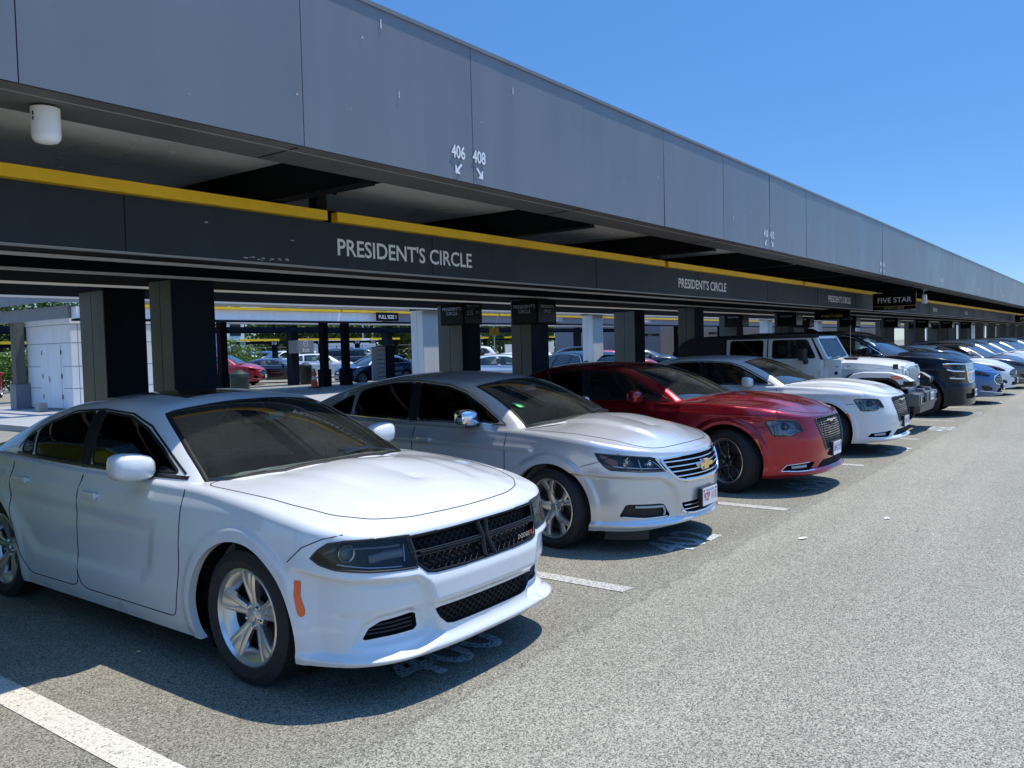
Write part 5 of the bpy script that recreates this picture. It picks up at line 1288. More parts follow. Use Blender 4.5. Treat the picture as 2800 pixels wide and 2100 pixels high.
            V = [(x, sg*(Y(z)+.012), z) for x, z in OO]+[(x, sg*(Y(z)+.012), z) for x, z in IO]+[(x, sg*(Y(z)-.02), z) for x, z in IO]
            F = [(i, (i+1) % k, k+(i+1) % k, k+i) for i in range(k)]+[(k+i, k+(i+1) % k, 2*k+(i+1) % k, 2*k+i) for i in range(k)]
            d.add(V, F, W); do = d.build('door', root, 35)
            q = MB(); q.add([(x, sg*(Y(z)-.004), z) for x, z in IO], [tuple(range(k))], 'darkglass' if not front else 'sideglass'); q.build('side_window', do)
            q = MB(); q.box((xa+.06, min(sg*(hw+.01), sg*(hw+.045)), 1.20), (xa+.24, max(sg*(hw+.01), sg*(hw+.045)), 1.235), W, .012); q.build('door_handle', do)
            q = MB(); q.box((xb-.03, min(sg*(hw+.0), sg*(hw+.03)), 1.05), (xb+.02, max(sg*(hw+.0), sg*(hw+.03)), 1.16), W, .01); q.box((xb-.03, min(sg*(hw+.0), sg*(hw+.03)), .80), (xb+.02, max(sg*(hw+.0), sg*(hw+.03)), .88), W, .01); q.build('hinge', do)
    # windshield frame, glass
    f = MB(); x0, x1, z0, z1 = -.90, -1.14, 1.375, 1.835
    def fp(u, v, d=0): return (x0+(x1-x0)*v+d, u*(.76-.045*v), z0+(z1-z0)*v)
    ring_o = [(-1, 0), (1, 0), (1, 1), (-1, 1)]; ring_i = [(-.90, .10), (.90, .10), (.88, .88), (-.88, .88)]
    V = [fp(*p, .02) for p in ring_o]+[fp(*p, .02) for p in ring_i]+[fp(*p, -.04) for p in ring_i]+[fp(*p, -.06) for p in ring_o]
    F = [(i, (i+1) % 4, 4+(i+1) % 4, 4+i) for i in range(4)]+[(4+i, 4+(i+1) % 4, 8+(i+1) % 4, 8+i) for i in range(4)]+[(i, (i+1) % 4, 12+(i+1) % 4, 12+i) for i in range(4)]
    f.add(V, F, W); f.build('windshield_frame', root, 30)
    q = MB(); q.add([fp(*p, .005) for p in ring_i], [(0, 1, 2, 3)], 'jeepglass'); q.build('windshield', root)
    for y in (.25, -.35): q = MB(); q.tube([(-.84, y-.25, 1.41), (-.87, y+.0, 1.42), (-.895, y+.28, 1.425)], .01, 'trim', 6); q.build('wiper', root)
    # soft top
    t = MB(); secs = [(-1.10, 1.85, 1.83, .735), (-1.3, 1.875, 1.83, .735), (-2.4, 1.90, 1.83, .735), (-3.5, 1.885, 1.82, .735), (-3.85, 1.86, 1.79, .73), (-3.97, 1.80, 1.72, .72)]
    V = []; n = 11
    for x, zc_, ze, w_ in secs:
        for j in range(n): u = -1+2*j/(n-1); V.append((x, u*w_, ze+(zc_-ze)*(1-abs(u)**4)))
    F = [(i*n+j, i*n+j+1, (i+1)*n+j+1, (i+1)*n+j) for i in range(len(secs)-1) for j in range(n-1)]
    t.add(V, F, 'plastic')
    for sg in (1, -1):
        P = [(-1.05, 1.80), (-1.05, 1.85), (-3.5, 1.84), (-3.85, 1.81), (-3.99, 1.70), (-4.05, 1.38), (-2.95, 1.38), (-2.95, 1.80)]
        t.add([(x, sg*(.815-.08*(z-1.38)/.47 if z > 1.3 else .8), z) for x, z in P], [tuple(range(8))], 'plastic')
    t.add([(-3.97, -.72, 1.75), (-3.97, .72, 1.75), (-4.05, .8, 1.38), (-4.05, -.8, 1.38)], [(0, 1, 2, 3)], 'plastic')
    t.box((-4.05, -.80, .62), (-3.5, .80, 1.38), W, .03); t.build('soft_top', root, 40)
    # bumper with fog lamps
    q = MB(); G_ = 'greyplastic'
    q.box((.55, -.42, .56), (.80, .42, .74), G_, .03); q.box((.60, -.62, .36), (.72, .62, .56), G_, .03, top=(1, 1.25, .05, 0))
    for sg in (-1, 1):
        q.box((.50, min(sg*.40, sg*.88), .50), (.76, max(sg*.40, sg*.88), .73), G_, .05); q.box((.60, min(sg*.20, sg*.40), .70), (.77, max(sg*.20, sg*.40), .80), G_, .02, top=(.7, .8, -.02, 0))
    bo = q.build('front_bumper', root, 40)
    for sg in (-1, 1):
        q = MB(); P = rnd([(-.16, -.075), (.16, -.075), (.19, 0), (.14, .07), (-.14, .07), (-.19, 0)], .03, 3); k = len(P)
        V = [(.772, sg*.63+y, .615+z) for y, z in P]+[(.780, sg*.63+y*.82, .615+z*.8) for y, z in P]+[(.72, sg*.63+y*.8, .615+z*.75) for y, z in P]
        q.add(V, [(i, (i+1) % k, k+(i+1) % k, k+i) for i in range(k)], 'satin'); q.add(V, [(k+i, k+(i+1) % k, 2*k+(i+1) % k, 2*k+i) for i in range(k)]+[tuple(range(2*k, 3*k))], 'gap')
        q.lathe([(.001, .03), (.04, .025), (.05, 0)], 'bulb', 18, 'x', (.73, sg*.63, .615)); q.build('fog_lamp', bo, 40)
    plate_on(root, .815, .0, .655, 'KGZ 8R', 'plateblue')
    q = MB(); q.tube([(-.50, -.60, 1.38), (-.50, -.60, 2.02)], .004, 'satin', 5); q.build('antenna', root)
    q = MB(); q.box((-3.9, -.60, .35), (.45, .60, .66), 'well', .02); q.tube([(0, -.8, .41), (0, .8, .41)], .05, 'well', 10)
    for sg in (-1, 1): q.box((.1, min(sg*.5, sg*.6), .35), (.5, max(sg*.5, sg*.6), .8), 'well')
    q.build('chassis', root)
    c = MB(); c.box((-3.3, -.7, .70), (-1.0, .7, .80), 'cabin'); c.box((-1.35, -.72, 1.0), (-1.0, .72, 1.33), 'dash', .05); c.build('dashboard', root, 40)
    for y in (.38, -.38):
        for x in (-1.95, -2.8): s = MB(); s.box((x, y-.25, .9), (x+.14, y+.25, 1.42), 'seat', .05); s.box((x+.01, y-.13, 1.46), (x+.11, y+.13, 1.66), 'seat', .04); s.box((x+.1, y-.25, .85), (x+.5, y+.25, 1.0), 'seat', .05); s.build('seat', root, 40)
    for xa in (0, -3.0):
        for sg in (-1, 1): add_wheel(root, (xa, sg*.80, .405), sg, 0, r=.405, w_=.26, rim=.235, style='five', rimmat='alloydark', hero=False)
    return root
charger()
impala()
big_sedan('red', 10.17, 3.66, 'dark red metallic sedan with mesh grille and black wheels, between the silver and white sedans', 'blackrim', 'UPG 737')
big_sedan('white', 13.87, 3.64, 'white sedan with black mesh grille and winged emblem, next to the boxy off-roader', 'alloy', 'DV7 SZ', True)
off_roader()
big_suv('navy', 21.05, 3.75, 'large black sport utility vehicle with stacked chrome headlights')
mid_sedan('blue', 24.62, 3.62, 'bright blue sedan with hexagonal silver grille beside the large black utility vehicle')
mid_sedan('white', 28.15, 3.66, 'white sedan with hexagonal grille just beyond the bright blue sedan')
mid_sedan('grey', 31.75, 3.45, 'dark grey sedan with silver mirror, its nose cut by the right edge of the photo', winm='sideglass')
mid_sedan('pearl', 35.3, 3.6, 'silver tall hatchback with long side windows beyond the dark grey sedan', hatch=True)
mid_sedan('white', 38.9, 3.6, 'white hatchback behind the silver one near the right edge', hatch=True)
# ------------------------------------------------------------------ ground
def ground_mat(name, base, dark, lane=False, paint=None, wear=.5, scale=1.):
    m = bpy.data.materials.new(name); m.use_nodes = True; n = m.node_tree; b = n.nodes['Principled BSDF']; L = n.links
    tc = n.nodes.new('ShaderNodeTexCoord')
    def noise(s, d=4, r=.6):
        t = n.nodes.new('ShaderNodeTexNoise'); t.inputs['Scale'].default_value = s; t.inputs['Detail'].default_value = d; t.inputs['Roughness'].default_value = r
        L.new(tc.outputs['Object'], t.inputs['Vector']); return t.outputs[0]
    def ramp(v, a, b_, c, d):
        q = n.nodes.new('ShaderNodeMapRange'); q.inputs[1].default_value = a; q.inputs[2].default_value = b_; q.inputs[3].default_value = c; q.inputs[4].default_value = d
        L.new(v, q.inputs[0]); return q.outputs[0]
    def math_(op, a, b_):
        q = n.nodes.new('ShaderNodeMath'); q.operation = op
        for i, v in enumerate((a, b_)):
            if isinstance(v, (int, float)): q.inputs[i].default_value = v
            else: L.new(v, q.inputs[i])
        return q.outputs[0]
    vor = n.nodes.new('ShaderNodeTexVoronoi'); vor.inputs['Scale'].default_value = 150*scale; L.new(tc.outputs['Object'], vor.inputs['Vector'])
    sep = n.nodes.new('ShaderNodeSeparateColor'); L.new(vor.outputs['Color'], sep.inputs[0])
    stone = ramp(sep.outputs[0], 0, 1, .34, 1.76)                    # every stone its own tone
    fine = ramp(noise(260*scale, 3), .3, .7, .72, 1.28)
    mid = ramp(noise(5, 3), .3, .7, .97, 1.03); big = ramp(noise(.35, 4), .3, .7, .92, 1.07)
    v = math_('MULTIPLY', math_('MULTIPLY', stone, fine), math_('MULTIPLY', mid, big))
    mpx = n.nodes.new('ShaderNodeMapping'); mpx.inputs['Scale'].default_value = (.12, 1.6, 1.); L.new(tc.outputs['Object'], mpx.inputs[0]); stx = n.nodes.new('ShaderNodeTexNoise'); stx.inputs['Scale'].default_value = 1.; stx.inputs['Detail'].default_value = 3; L.new(mpx.outputs[0], stx.inputs['Vector'])
    v = math_('MULTIPLY', v, ramp(stx.outputs[0], .35, .65, .93, 1.05))                # faint traffic wear along the lane
    v = math_('MULTIPLY', v, ramp(noise(1.7, 2, .5), .24, .30, .80, 1.0))              # a few old stains
    pit = ramp(noise(110*scale, 2), .30, .38, .5, 1.0); v = math_('MULTIPLY', v, pit)
    if lane:
        sx = n.nodes.new('ShaderNodeSeparateXYZ'); L.new(tc.outputs['Object'], sx.inputs[0])
        e = math_('ADD', sx.outputs[1], ramp(noise(3, 6, .7), .3, .7, -.07, .07))
        k = ramp(e, 2.66, 2.84, 1.0, .80)                           # stalls are a separate, darker paving
        seam = math_('SUBTRACT', 1., math_('MULTIPLY', .25, ramp(math_('ABSOLUTE', math_('SUBTRACT', e, 2.74), 0), .0, .025, 1., 0.)))
        v = math_('MULTIPLY', math_('MULTIPLY', v, k), seam)
    mx = n.nodes.new('ShaderNodeVectorMath'); mx.operation = 'SCALE'; mx.inputs[0].default_value = base; L.new(v, mx.inputs['Scale'])
    col = mx.outputs[0]
    if paint:
        mk = n.nodes.new('ShaderNodeMix'); mk.data_type = 'RGBA'
        w_ = math_('MULTIPLY', ramp(noise(70, 4, .7), wear-.04, wear+.03, 1, 0), ramp(noise(9, 4), .34, .36, .4, 1)); L.new(w_, mk.inputs[0]); L.new(col, mk.inputs[6])
        pv = n.nodes.new('ShaderNodeVectorMath'); pv.operation = 'SCALE'; pv.inputs[0].default_value = paint; L.new(ramp(noise(30, 5), .3, .7, .86, 1.08), pv.inputs['Scale'])
        L.new(pv.outputs[0], mk.inputs[7]); col = mk.outputs[2]
    L.new(col, b.inputs['Base Color']); b.inputs['Roughness'].default_value = .9; b.inputs['Specular IOR Level'].default_value = .25
    bp = n.nodes.new('ShaderNodeBump'); bp.inputs['Strength'].default_value = .55; bp.inputs['Distance'].default_value = .006
    hgt = math_('ADD', math_('MULTIPLY', noise(130*scale, 3), 1.), math_('MULTIPLY', vor.outputs['Distance'], -.8)); L.new(hgt, bp.inputs['Height']); L.new(bp.outputs[0], b.inputs['Normal'])
    return m
M['asphalt'] = ground_mat('asphalt', (.264, .250, .200), None, lane=True)
M['linepaint'] = ground_mat('line_paint', (.16, .155, .145), None, paint=(.62, .585, .49), wear=.60)
M['linepaint2'] = ground_mat('line_paint_worn', (.16, .155, .145), None, paint=(.52, .50, .45), wear=.55)
M['numpaint'] = ground_mat('number_paint', (.13, .13, .13), None, paint=(.66, .68, .68), wear=.53)
M['concrete'] = mat('concrete', (.34, .33, .31), .9, noise=.12, nscale=2.5, bump=.3, bscale=80)
M['sidewalk'] = mat('sidewalk_concrete', (.30, .30, .29), .9, noise=.10, nscale=1.5, bump=.2, bscale=60)
M['grass'] = mat('grass_green', (.11, .15, .035), .95, noise=.3, nscale=3)
M['fascia'] = mat('fascia_grey', (.175, .190, .212), .42, noise=.05, nscale=.8, coat=.12, coatr=.35)
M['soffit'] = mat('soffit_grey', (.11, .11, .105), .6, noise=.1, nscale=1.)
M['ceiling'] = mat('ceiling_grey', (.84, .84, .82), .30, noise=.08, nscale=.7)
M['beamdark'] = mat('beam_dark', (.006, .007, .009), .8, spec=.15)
M['signbeam'] = mat('sign_beam_slate', (.026, .037, .054), .6, noise=.05, nscale=.9, spec=.3)
M['yellow'] = mat('trim_yellow', (.92, .56, .015), .45, noise=.04, nscale=6)
M['liplow'] = mat('beam_lip_dull', (.30, .30, .29), .5)
M['palelip'] = mat('beam_lip_pale', (.82, .80, .76), .4)  # slivers of light along the rear beams, painted in as a pale strip
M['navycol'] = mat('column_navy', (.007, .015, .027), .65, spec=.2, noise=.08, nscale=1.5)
M['olivecol'] = mat('column_side', (.120, .118, .096), .55, noise=.08, nscale=2)  # olive column face, its light from the open side painted into the tone
M['whitepanel'] = mat('panel_white', (.84, .85, .86), .4, noise=.03, nscale=1.2)
M['letter'] = mat('lettering_white', (.80, .82, .84), .5)
M['signblack'] = mat('sign_black', (.006, .006, .007), .6, spec=.12)
M['seamline'] = mat('seam_line', (.045, .05, .06), .7)
M['display'] = mat('display_black', (.004, .004, .005), .2, spec=.12)
M['signgrey'] = mat('sign_grey_letter', (.50, .52, .54), .5)
M['signyellow'] = mat('sign_yellow', (.62, .40, .02), .4)
M['greywall'] = mat('wall_grey', (.22, .225, .25), .7, noise=.06, nscale=.5)
M['cone'] = mat('cone_orange', (.80, .10, .03), .5)
M['bingreen'] = mat('bin_green', (.002, .014, .010), .5)
M['fence'] = mat('fence_metal', (.10, .11, .10), .6)
M['brown'] = mat('box_tan', (.55, .30, .13), .7)
gm = MB(); gm.add([(-400, -400, 0), (500, -400, 0), (500, 700, 0), (-400, 700, 0)], [(0, 1, 2, 3)], 'asphalt'); tag(gm.build('asphalt_ground'), kind='structure')
# island with kerb behind the canopy
isl = MB(); isl.box((9.2, 21.2, -.05), (150, 31.5, .145), 'sidewalk', .0); isl.box((9.06, 21.06, -.05), (150, 21.2, .15), 'concrete'); isl.box((9.06, 21.2, -.05), (9.2, 31.5, .15), 'concrete')
tag(isl.build('pavement_island'), kind='structure')
gr = MB(); gr.add([(20, 66, .02), (300, 62, .02), (300, 240, .02), (-60, 240, .02)], [(0, 1, 2, 3)], 'grass'); tag(gr.build('lawn'), kind='structure')
road = MB(); road.add([(20, 72, .03), (300, 68, .03), (300, 76, .03), (20, 80, .03)], [(0, 1, 2, 3)], 'sidewalk'); tag(road.build('far_road'), kind='structure')
ORD = ['first', 'second', 'third', 'fourth', 'fifth', 'sixth', 'seventh', 'eighth', 'ninth', 'tenth', 'eleventh', 'twelfth', 'thirteenth', 'fourteenth', 'fifteenth', 'sixteenth', 'seventeenth', 'eighteenth', 'nineteenth', 'twentieth', 'twenty-first', 'twenty-second', 'twenty-third', 'twenty-fourth', 'twenty-fifth']
# stall lines and stencilled stall numbers
SX = [1.865, 5.24, 8.62, 12.12, 15.62, 19.2, 22.8, 26.35, 30.0, 33.5, 37.0, 40.5, 44.0, 47.5]
RL = [2.95]+[2.95]*20
RS = random.Random(4)
for i, x in enumerate(SX):
    q = MB(); y0 = 2.93+RS.uniform(-.05, .06); w_ = .085 if i == 0 else .07
    q.add([(x-w_, y0, .004), (x+w_, y0+RS.uniform(-.03, .03), .004), (x+w_, 8.3, .004), (x-w_, 8.3, .004)], [(0, 1, 2, 3)], 'linepaint' if i == 0 else 'linepaint2')
    o = q.build('stall_line'); tag(o, ['cream painted stall line across the bottom left corner of the photo', 'white stall line ending between the nearest white sedan and the silver sedan', 'white stall line between the silver sedan and the red sedan',
        'white stall line between the red sedan and the white sedan beside it'][i] if i < 4 else 'white stall line on the asphalt beyond the boxy off-roader', 'road marking', 'painted stall lines')
    if i == 4: o['label'] = 'white stall line running beside the boxy off-roader towards the white sedan'
    if i >= 5: o['label'] = ORD[i-5]+' short white stall line beyond the off-roader, counted away from the camera'
def stencil(txt, xc, yb):
    t = text_mb(txt, .62, 'numpaint', (xc, yb, .005), (1, 0, 0), (0, 1, 0), 0, bold=.012, sx=.86)
    # stencil bridges: cut by thin asphalt bars
    o = t.build('stall_number'); return o
for i, (txt, xc, yb) in enumerate([('400', 3.58, 3.03), ('402', 6.80, 3.02), ('404', 10.2, 2.98), ('406', 14.0, 2.80), ('408', 17.5, 2.72), ('410', 21.1, 2.70), ('412', 24.7, 2.72), ('414', 28.2, 2.7), ('416', 31.8, 2.7)]):
    tag(stencil(txt, xc, yb), 'stencilled white stall number painted under the nose of ' + ['the nearest white sedan', 'the silver sedan', 'the dark red sedan', 'the white sedan beside the off-roader', 'the white off-roader', 'the large black utility vehicle', 'the bright blue sedan', 'the white sedan beyond the blue one', 'the dark grey sedan'][i], 'road marking', 'stencilled stall numbers')
# far markings, litter
q = MB(); q.add([(29.5, .6, .004), (34, .6, .004), (34, .8, .004), (29.5, .8, .004)], [(0, 1, 2, 3)], 'linepaint'); tag(q.build('lane_marking'), 'white bar painted on the lane at the right edge of the photo', 'road marking')
for (x, y, m_, s_, lab) in ((2.60, .895, 'brown', .022, 'small curled brown dead leaf on the lane at the bottom'), (7.42, 2.35, 'paper', .05, 'scrap of white paper on the asphalt before the silver sedan'), (8.65, 1.92, 'paper', .04, 'flattened white scrap on the lane beyond the silver sedan'), (14.2, 1.15, 'paper', .05, 'pale green-white scrap lying far along the lane')):
    q = MB(); n_ = 7; rr = random.Random(x); V = [(x+math.cos(a)*s_*rr.uniform(.6, 1.3), y+math.sin(a)*s_*.7*rr.uniform(.6, 1.3), .006+rr.uniform(0, .008)) for a in np.linspace(0, 2*math.pi, n_, False)]+[(x, y, .016)]
    q.add(V, [(i, (i+1) % n_, n_) for i in range(n_)], m_); tag(q.build('leaf' if m_ == 'brown' else 'paper_scrap'), lab, 'leaf' if m_ == 'brown' else 'litter')

# ------------------------------------------------------------------ main canopy
X0, X1 = -9.0, 150.0
cn = thing('canopy', 'long slate-grey parking canopy with numbered fascia and yellow-edged sign beam', 'canopy')
YF, ZF0, ZF1 = 4.4, 3.14, 4.25
def seam_positions(a=.14, step=1.765, lo=X0, hi=X1):
    k = math.ceil((lo-a)/step); out = []
    while a+k*step < hi: out.append(a+k*step); k += 1
    return out
f = MB(); sm = [X0]+seam_positions()+[X1]; rs = random.Random(3)
for a, b in zip(sm[:-1], sm[1:]):
    d = [rs.uniform(-.0035, .0035) for _ in range(4)]; g_ = .003
    n = 4; V = []; F = []
    bul = rs.uniform(-.006, .006)
    for i in range(n+1):
        for j in range(n+1):
            u, v = i/n, j/n; y = YF+(d[0]*(1-u)*(1-v)+d[1]*u*(1-v)+d[2]*u*v+d[3]*(1-u)*v)+bul*(4*u*(1-u))*(4*v*(1-v))
            V.append((a+g_+(b-a-2*g_)*u, y, ZF0+(ZF1-ZF0)*v))
    for i in range(n):
        for j in range(n): F.append((i*(n+1)+j, (i+1)*(n+1)+j, (i+1)*(n+1)+j+1, i*(n+1)+j+1))
    f.add(V, F, 'fascia', [(0, -1, 0)]*len(V))
f2 = MB(); f2.v, f2.f, f2.m, f2.n, f2.mats = f.v, f.f, f.m, [None]*len(f.v), f.mats
fo = f2.build('fascia', cn, 30)
b = MB(); b.box((X0, YF+.012, ZF0+.002), (X1, YF+.03, ZF1-.002), 'seamline'); b.box((X0, YF-.012, ZF1), (X1, YF+.35, ZF1+.03), 'fascia'); b.build('fascia_back', fo)
# weathering specks on the fascia
b = MB(); rs = random.Random(9)
for k in range(60):
    x = rs.uniform(0, 26); z = rs.uniform(ZF0+.1, ZF1-.05); s_ = rs.uniform(.003, .009); l = rs.choice([1, 1, 2.5, 4]); V = [(x-s_, YF-.008, z-s_*l), (x+s_, YF-.008, z-s_*l), (x+s_*.7, YF-.008, z+s_*l), (x-s_*.8, YF-.008, z+s_*l*.8)]
    b.add(V, [(0, 1, 2, 3)], 'signgrey')
b.build('scuff_marks', fo)
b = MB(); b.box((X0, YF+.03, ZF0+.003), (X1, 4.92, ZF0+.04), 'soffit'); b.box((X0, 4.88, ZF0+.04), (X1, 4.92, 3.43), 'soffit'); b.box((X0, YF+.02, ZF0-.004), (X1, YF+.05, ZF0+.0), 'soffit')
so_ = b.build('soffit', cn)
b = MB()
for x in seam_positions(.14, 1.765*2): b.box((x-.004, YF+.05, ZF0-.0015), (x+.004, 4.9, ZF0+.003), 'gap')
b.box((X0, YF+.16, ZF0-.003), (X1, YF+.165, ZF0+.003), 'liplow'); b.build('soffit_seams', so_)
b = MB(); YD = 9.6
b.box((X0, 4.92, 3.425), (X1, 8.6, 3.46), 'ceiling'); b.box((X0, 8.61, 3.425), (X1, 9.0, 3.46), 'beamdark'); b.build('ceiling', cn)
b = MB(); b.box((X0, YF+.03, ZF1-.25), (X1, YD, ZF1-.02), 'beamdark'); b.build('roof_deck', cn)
k = 0; x = 4.69-3.46*4
while x < X1-3:
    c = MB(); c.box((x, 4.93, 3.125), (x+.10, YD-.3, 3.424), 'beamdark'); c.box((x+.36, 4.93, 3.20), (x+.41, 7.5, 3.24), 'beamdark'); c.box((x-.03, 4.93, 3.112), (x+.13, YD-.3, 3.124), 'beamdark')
    c.build('cross_beam', cn); x += 3.46; k += 1
    if k > 46: break
# sign beam with yellow strip
b = MB(); b.box((X0, 6.11, 2.575), (X1, 6.40, 3.0), 'signbeam'); 
sb = b.build('sign_beam', cn)
b = MB()
for x in seam_positions(-.10, 3.45): b.box((x-.003, 6.106, 2.58), (x+.003, 6.112, 2.999), 'gap')
b.build('beam_seams', sb)
b = MB(); b.box((X0, 6.095, 2.555), (X1, 6.14, 2.572), 'liplow'); b.box((X0, 6.141, 2.557), (X1, 6.40, 2.572), 'beamdark'); b.build('beam_lip', sb)
g0 = 5.33-7.0*2
gaps = [g0+7.0*i for i in range(24)]; last = X0
for gx in gaps:
    if gx-.06 > last+.2:
        y_ = MB(); y_.box((last, 6.03, 3.003), (gx-.06, 6.12, 3.092), 'yellow'); y_.build('yellow_strip', sb)
    last = gx+.06
    h = MB(); h.box((gx-.10, 6.13, 3.0), (gx+.02, 6.24, 3.42), 'beamdark'); h.box((gx-.22, 6.08, 3.30), (gx+.14, 6.3, 3.325), 'beamdark')
    for q_ in (-.18, .10): h.box((gx+q_-.015, 6.09, 3.27), (gx+q_+.015, 6.12, 3.30), 'beamdark')
    h.build('hanger', cn)
# rear beams under the deck
for Y_, zb_ in ((7.55, 2.66), (8.62, 2.64), (10.15, 2.64), (12.1, 2.62)):
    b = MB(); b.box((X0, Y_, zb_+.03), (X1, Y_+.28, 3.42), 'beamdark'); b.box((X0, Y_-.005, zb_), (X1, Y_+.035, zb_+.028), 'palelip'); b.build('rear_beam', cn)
def column(x, y, w_, d_, z1, white=False, lab=''):
    t = MB(); a, c = ('whitepanel', 'whitepanel') if white else ('navycol', 'olivecol')
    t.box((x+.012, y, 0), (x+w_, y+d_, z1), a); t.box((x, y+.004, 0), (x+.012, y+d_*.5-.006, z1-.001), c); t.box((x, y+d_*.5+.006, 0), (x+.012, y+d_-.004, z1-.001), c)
    t.box((x-.015, y-.015, z1-.012), (x+w_+.015, y+d_+.015, z1+.03), 'beamdark'); t.box((x-.01, y-.01, 0), (x+w_+.01, y+d_+.01, .12), 'concrete')
    return t.build('column', cn)
for k in range(-2, 17):
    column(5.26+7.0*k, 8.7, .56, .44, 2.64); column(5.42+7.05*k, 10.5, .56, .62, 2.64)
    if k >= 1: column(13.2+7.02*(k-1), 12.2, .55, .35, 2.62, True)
# lettering on the fascia
def arrow(mb, cx, cz, s_, right):
    P = [(-.5, -.5), (.22, -.5), (.05, -.28), (-.12, -.28), (.5, .34), (.30, .5), (-.28, -.10), (-.28, .16), (-.5, .30)]
    P = [((-a if right else a)*s_+cx, b_*s_+cz) for a, b_ in P]
    if right: P = P[::-1]
    mb.add([(a, YF-.011, b_) for a, b_ in P], [tuple(range(9))], 'letter')
for i in range(-1, 9):
    xa = 5.236+7.06*i; n1 = 406+4*i
    for xx, nn, rt in ((xa, n1, False), (xa+.268, n1+2, True)):
        t = text_mb(str(nn), .142, 'letter', (xx, YF-.011, 3.318 if not rt else 3.318), (1, 0, 0), (0, 0, 1), 0, bold=.003, sx=.80); arrow(t, xx, 3.235, .088, rt)
        t.build('stall_number_lettering', fo)
for xx, w__ in ((6.455, 2.02), (13.93, 2.04), (22.5, 2.04)):
    t = text_mb("PRESIDENT'S CIRCLE", .222, 'letter', (xx, 6.104, 2.700), (1, 0, 0), (0, 0, 1), 0, bold=.0035)
    xs = [v[0] for v in t.v]; s_ = w__/(max(xs)-min(xs)); c0 = (max(xs)+min(xs))/2; t.v = [(xx+(v[0]-c0)*s_, v[1], v[2]) for v in t.v]; t.build('beam_lettering', sb)
for xx in (31.5, 35.5, 43.): t = text_mb('FIVE STAR', .2, 'letter', (xx, 6.104, 2.70), (1, 0, 0), (0, 0, 1), 0, bold=.003, sx=.9); t.build('beam_lettering', sb)
# scraped paint on the beam
b = MB(); rs = random.Random(5)
for (x, z, n_) in ((4.55, 2.60, 10), (3.9, 2.86, 2), (5.0, 2.78, 1), (6.9, 2.66, 1), (4.9, 2.61, 6)):
    for k in range(n_): a, c = x+rs.uniform(-.15, .15), z+rs.uniform(-.012, .012); s_ = rs.uniform(.004, .014); b.add([(a-s_*2, 6.106, c), (a+s_, 6.106, c-s_*.3), (a+s_*2, 6.106, c+s_*.4), (a-s_, 6.106, c+s_*.5)], [(0, 1, 2, 3)], 'signgrey')
b.build('paint_chips', sb)
# light fitting under the soffit
t = thing('ceiling_light', 'white round-bottomed cylinder light fitting under the canopy soffit at top left', 'lamp', (2.17, 4.72, 3.13))
q = MB(); q.lathe([(.001, .0), (.073, .0), (.073, -.14), (.070, -.162), (.058, -.178), (.035, -.186), (.001, -.188)], 'whitepanel', 36); q.build('lamp_body', t, 50)
q = MB(); q.box((-.0745, -.02, -.05), (-.070, -.012, -.03), 'gap'); q.box((-.0745, -.02, -.075), (-.070, -.012, -.058), 'gap'); q.build('vent_holes', t)
# camera unit further down
t = thing('security_camera', 'white security camera on a bracket under the canopy near the five star sign', 'camera', (26.6, 4.85, 3.10))
q = MB(); q.box((-.3, -.03, 0), (.3, .03, .03), 'fascia'); q.tube([(-.1, 0, 0), (-.14, 0, -.2), (-.05, 0, -.32)], .015, 'whitepanel'); q.build('bracket', t); q = MB(); q.box((-.06, -.06, -.38), (.08, .06, -.12), 'whitepanel', .03); q.build('camera_body', t, 40)
# column signs
def sign_box(name, label, x, y, z0, z1, wx, wy, txtx, txty, price=False, tint=None):
    t = thing(name, label, 'sign', (x, y, z0), 0, 'boxed signs at the column heads'); h = z1-z0
    q = MB(); q.box((0, 0, 0), (wx, wy, h), 'signblack', .008); q.build('sign_case', t)
    q = MB(); q.box((-.006, .02, .03), (-.001, wy-.02, h-.03), 'display'); q.box((.02, -.006, .03), (wx-.02, -.001, h-.03), 'display'); q.build('display', t)
    q = MB()
    def tx(s, sz, p, xd): u = text_mb(s, sz, 'signgrey', p, xd, (0, 0, 1), 0); q.add(u.v, u.f, 'signgrey')
    for i, l in enumerate(txtx): tx(l, .085, (-.008, wy/2, h*.66-.085*i), (0, -1, 0))
    q.build('sign_lettering', t); q = MB()
    if price:
        tx('PREMIUM UPGRADES', .042, (wx/2, -.008, h*.82), (1, 0, 0)); tx('GET AS AVAILABLE', .030, (wx*.42, -.008, h*.74), (1, 0, 0)); tx('$35', .13, (wx*.33, -.008, h*.44), (1, 0, 0)); tx('$25', .085, (wx*.75, -.008, h*.50), (1, 0, 0))
    else:
        for i, l in enumerate(txty): tx(l, .075, (wx/2, -.008, h*.66-.08*i), (1, 0, 0))
    q.build('sign_lettering', t)
    return t
sign_box('column_sign', "black box sign reading PRESIDENT'S CIRCLE with a $35 and $25 price panel", 12.18, 10.2, 2.22, 2.64, .56, .58, ["PRESIDENT'S", 'CIRCLE'], [], True)
sign_box('column_sign', "black box sign reading PRESIDENT'S CIRCLE on both faces at a column head", 12.08, 8.42, 2.17, 2.60, .60, .56, ["PRESIDENT'S", 'CIRCLE'], ["PRESIDENT'S", 'CIRCLE'])
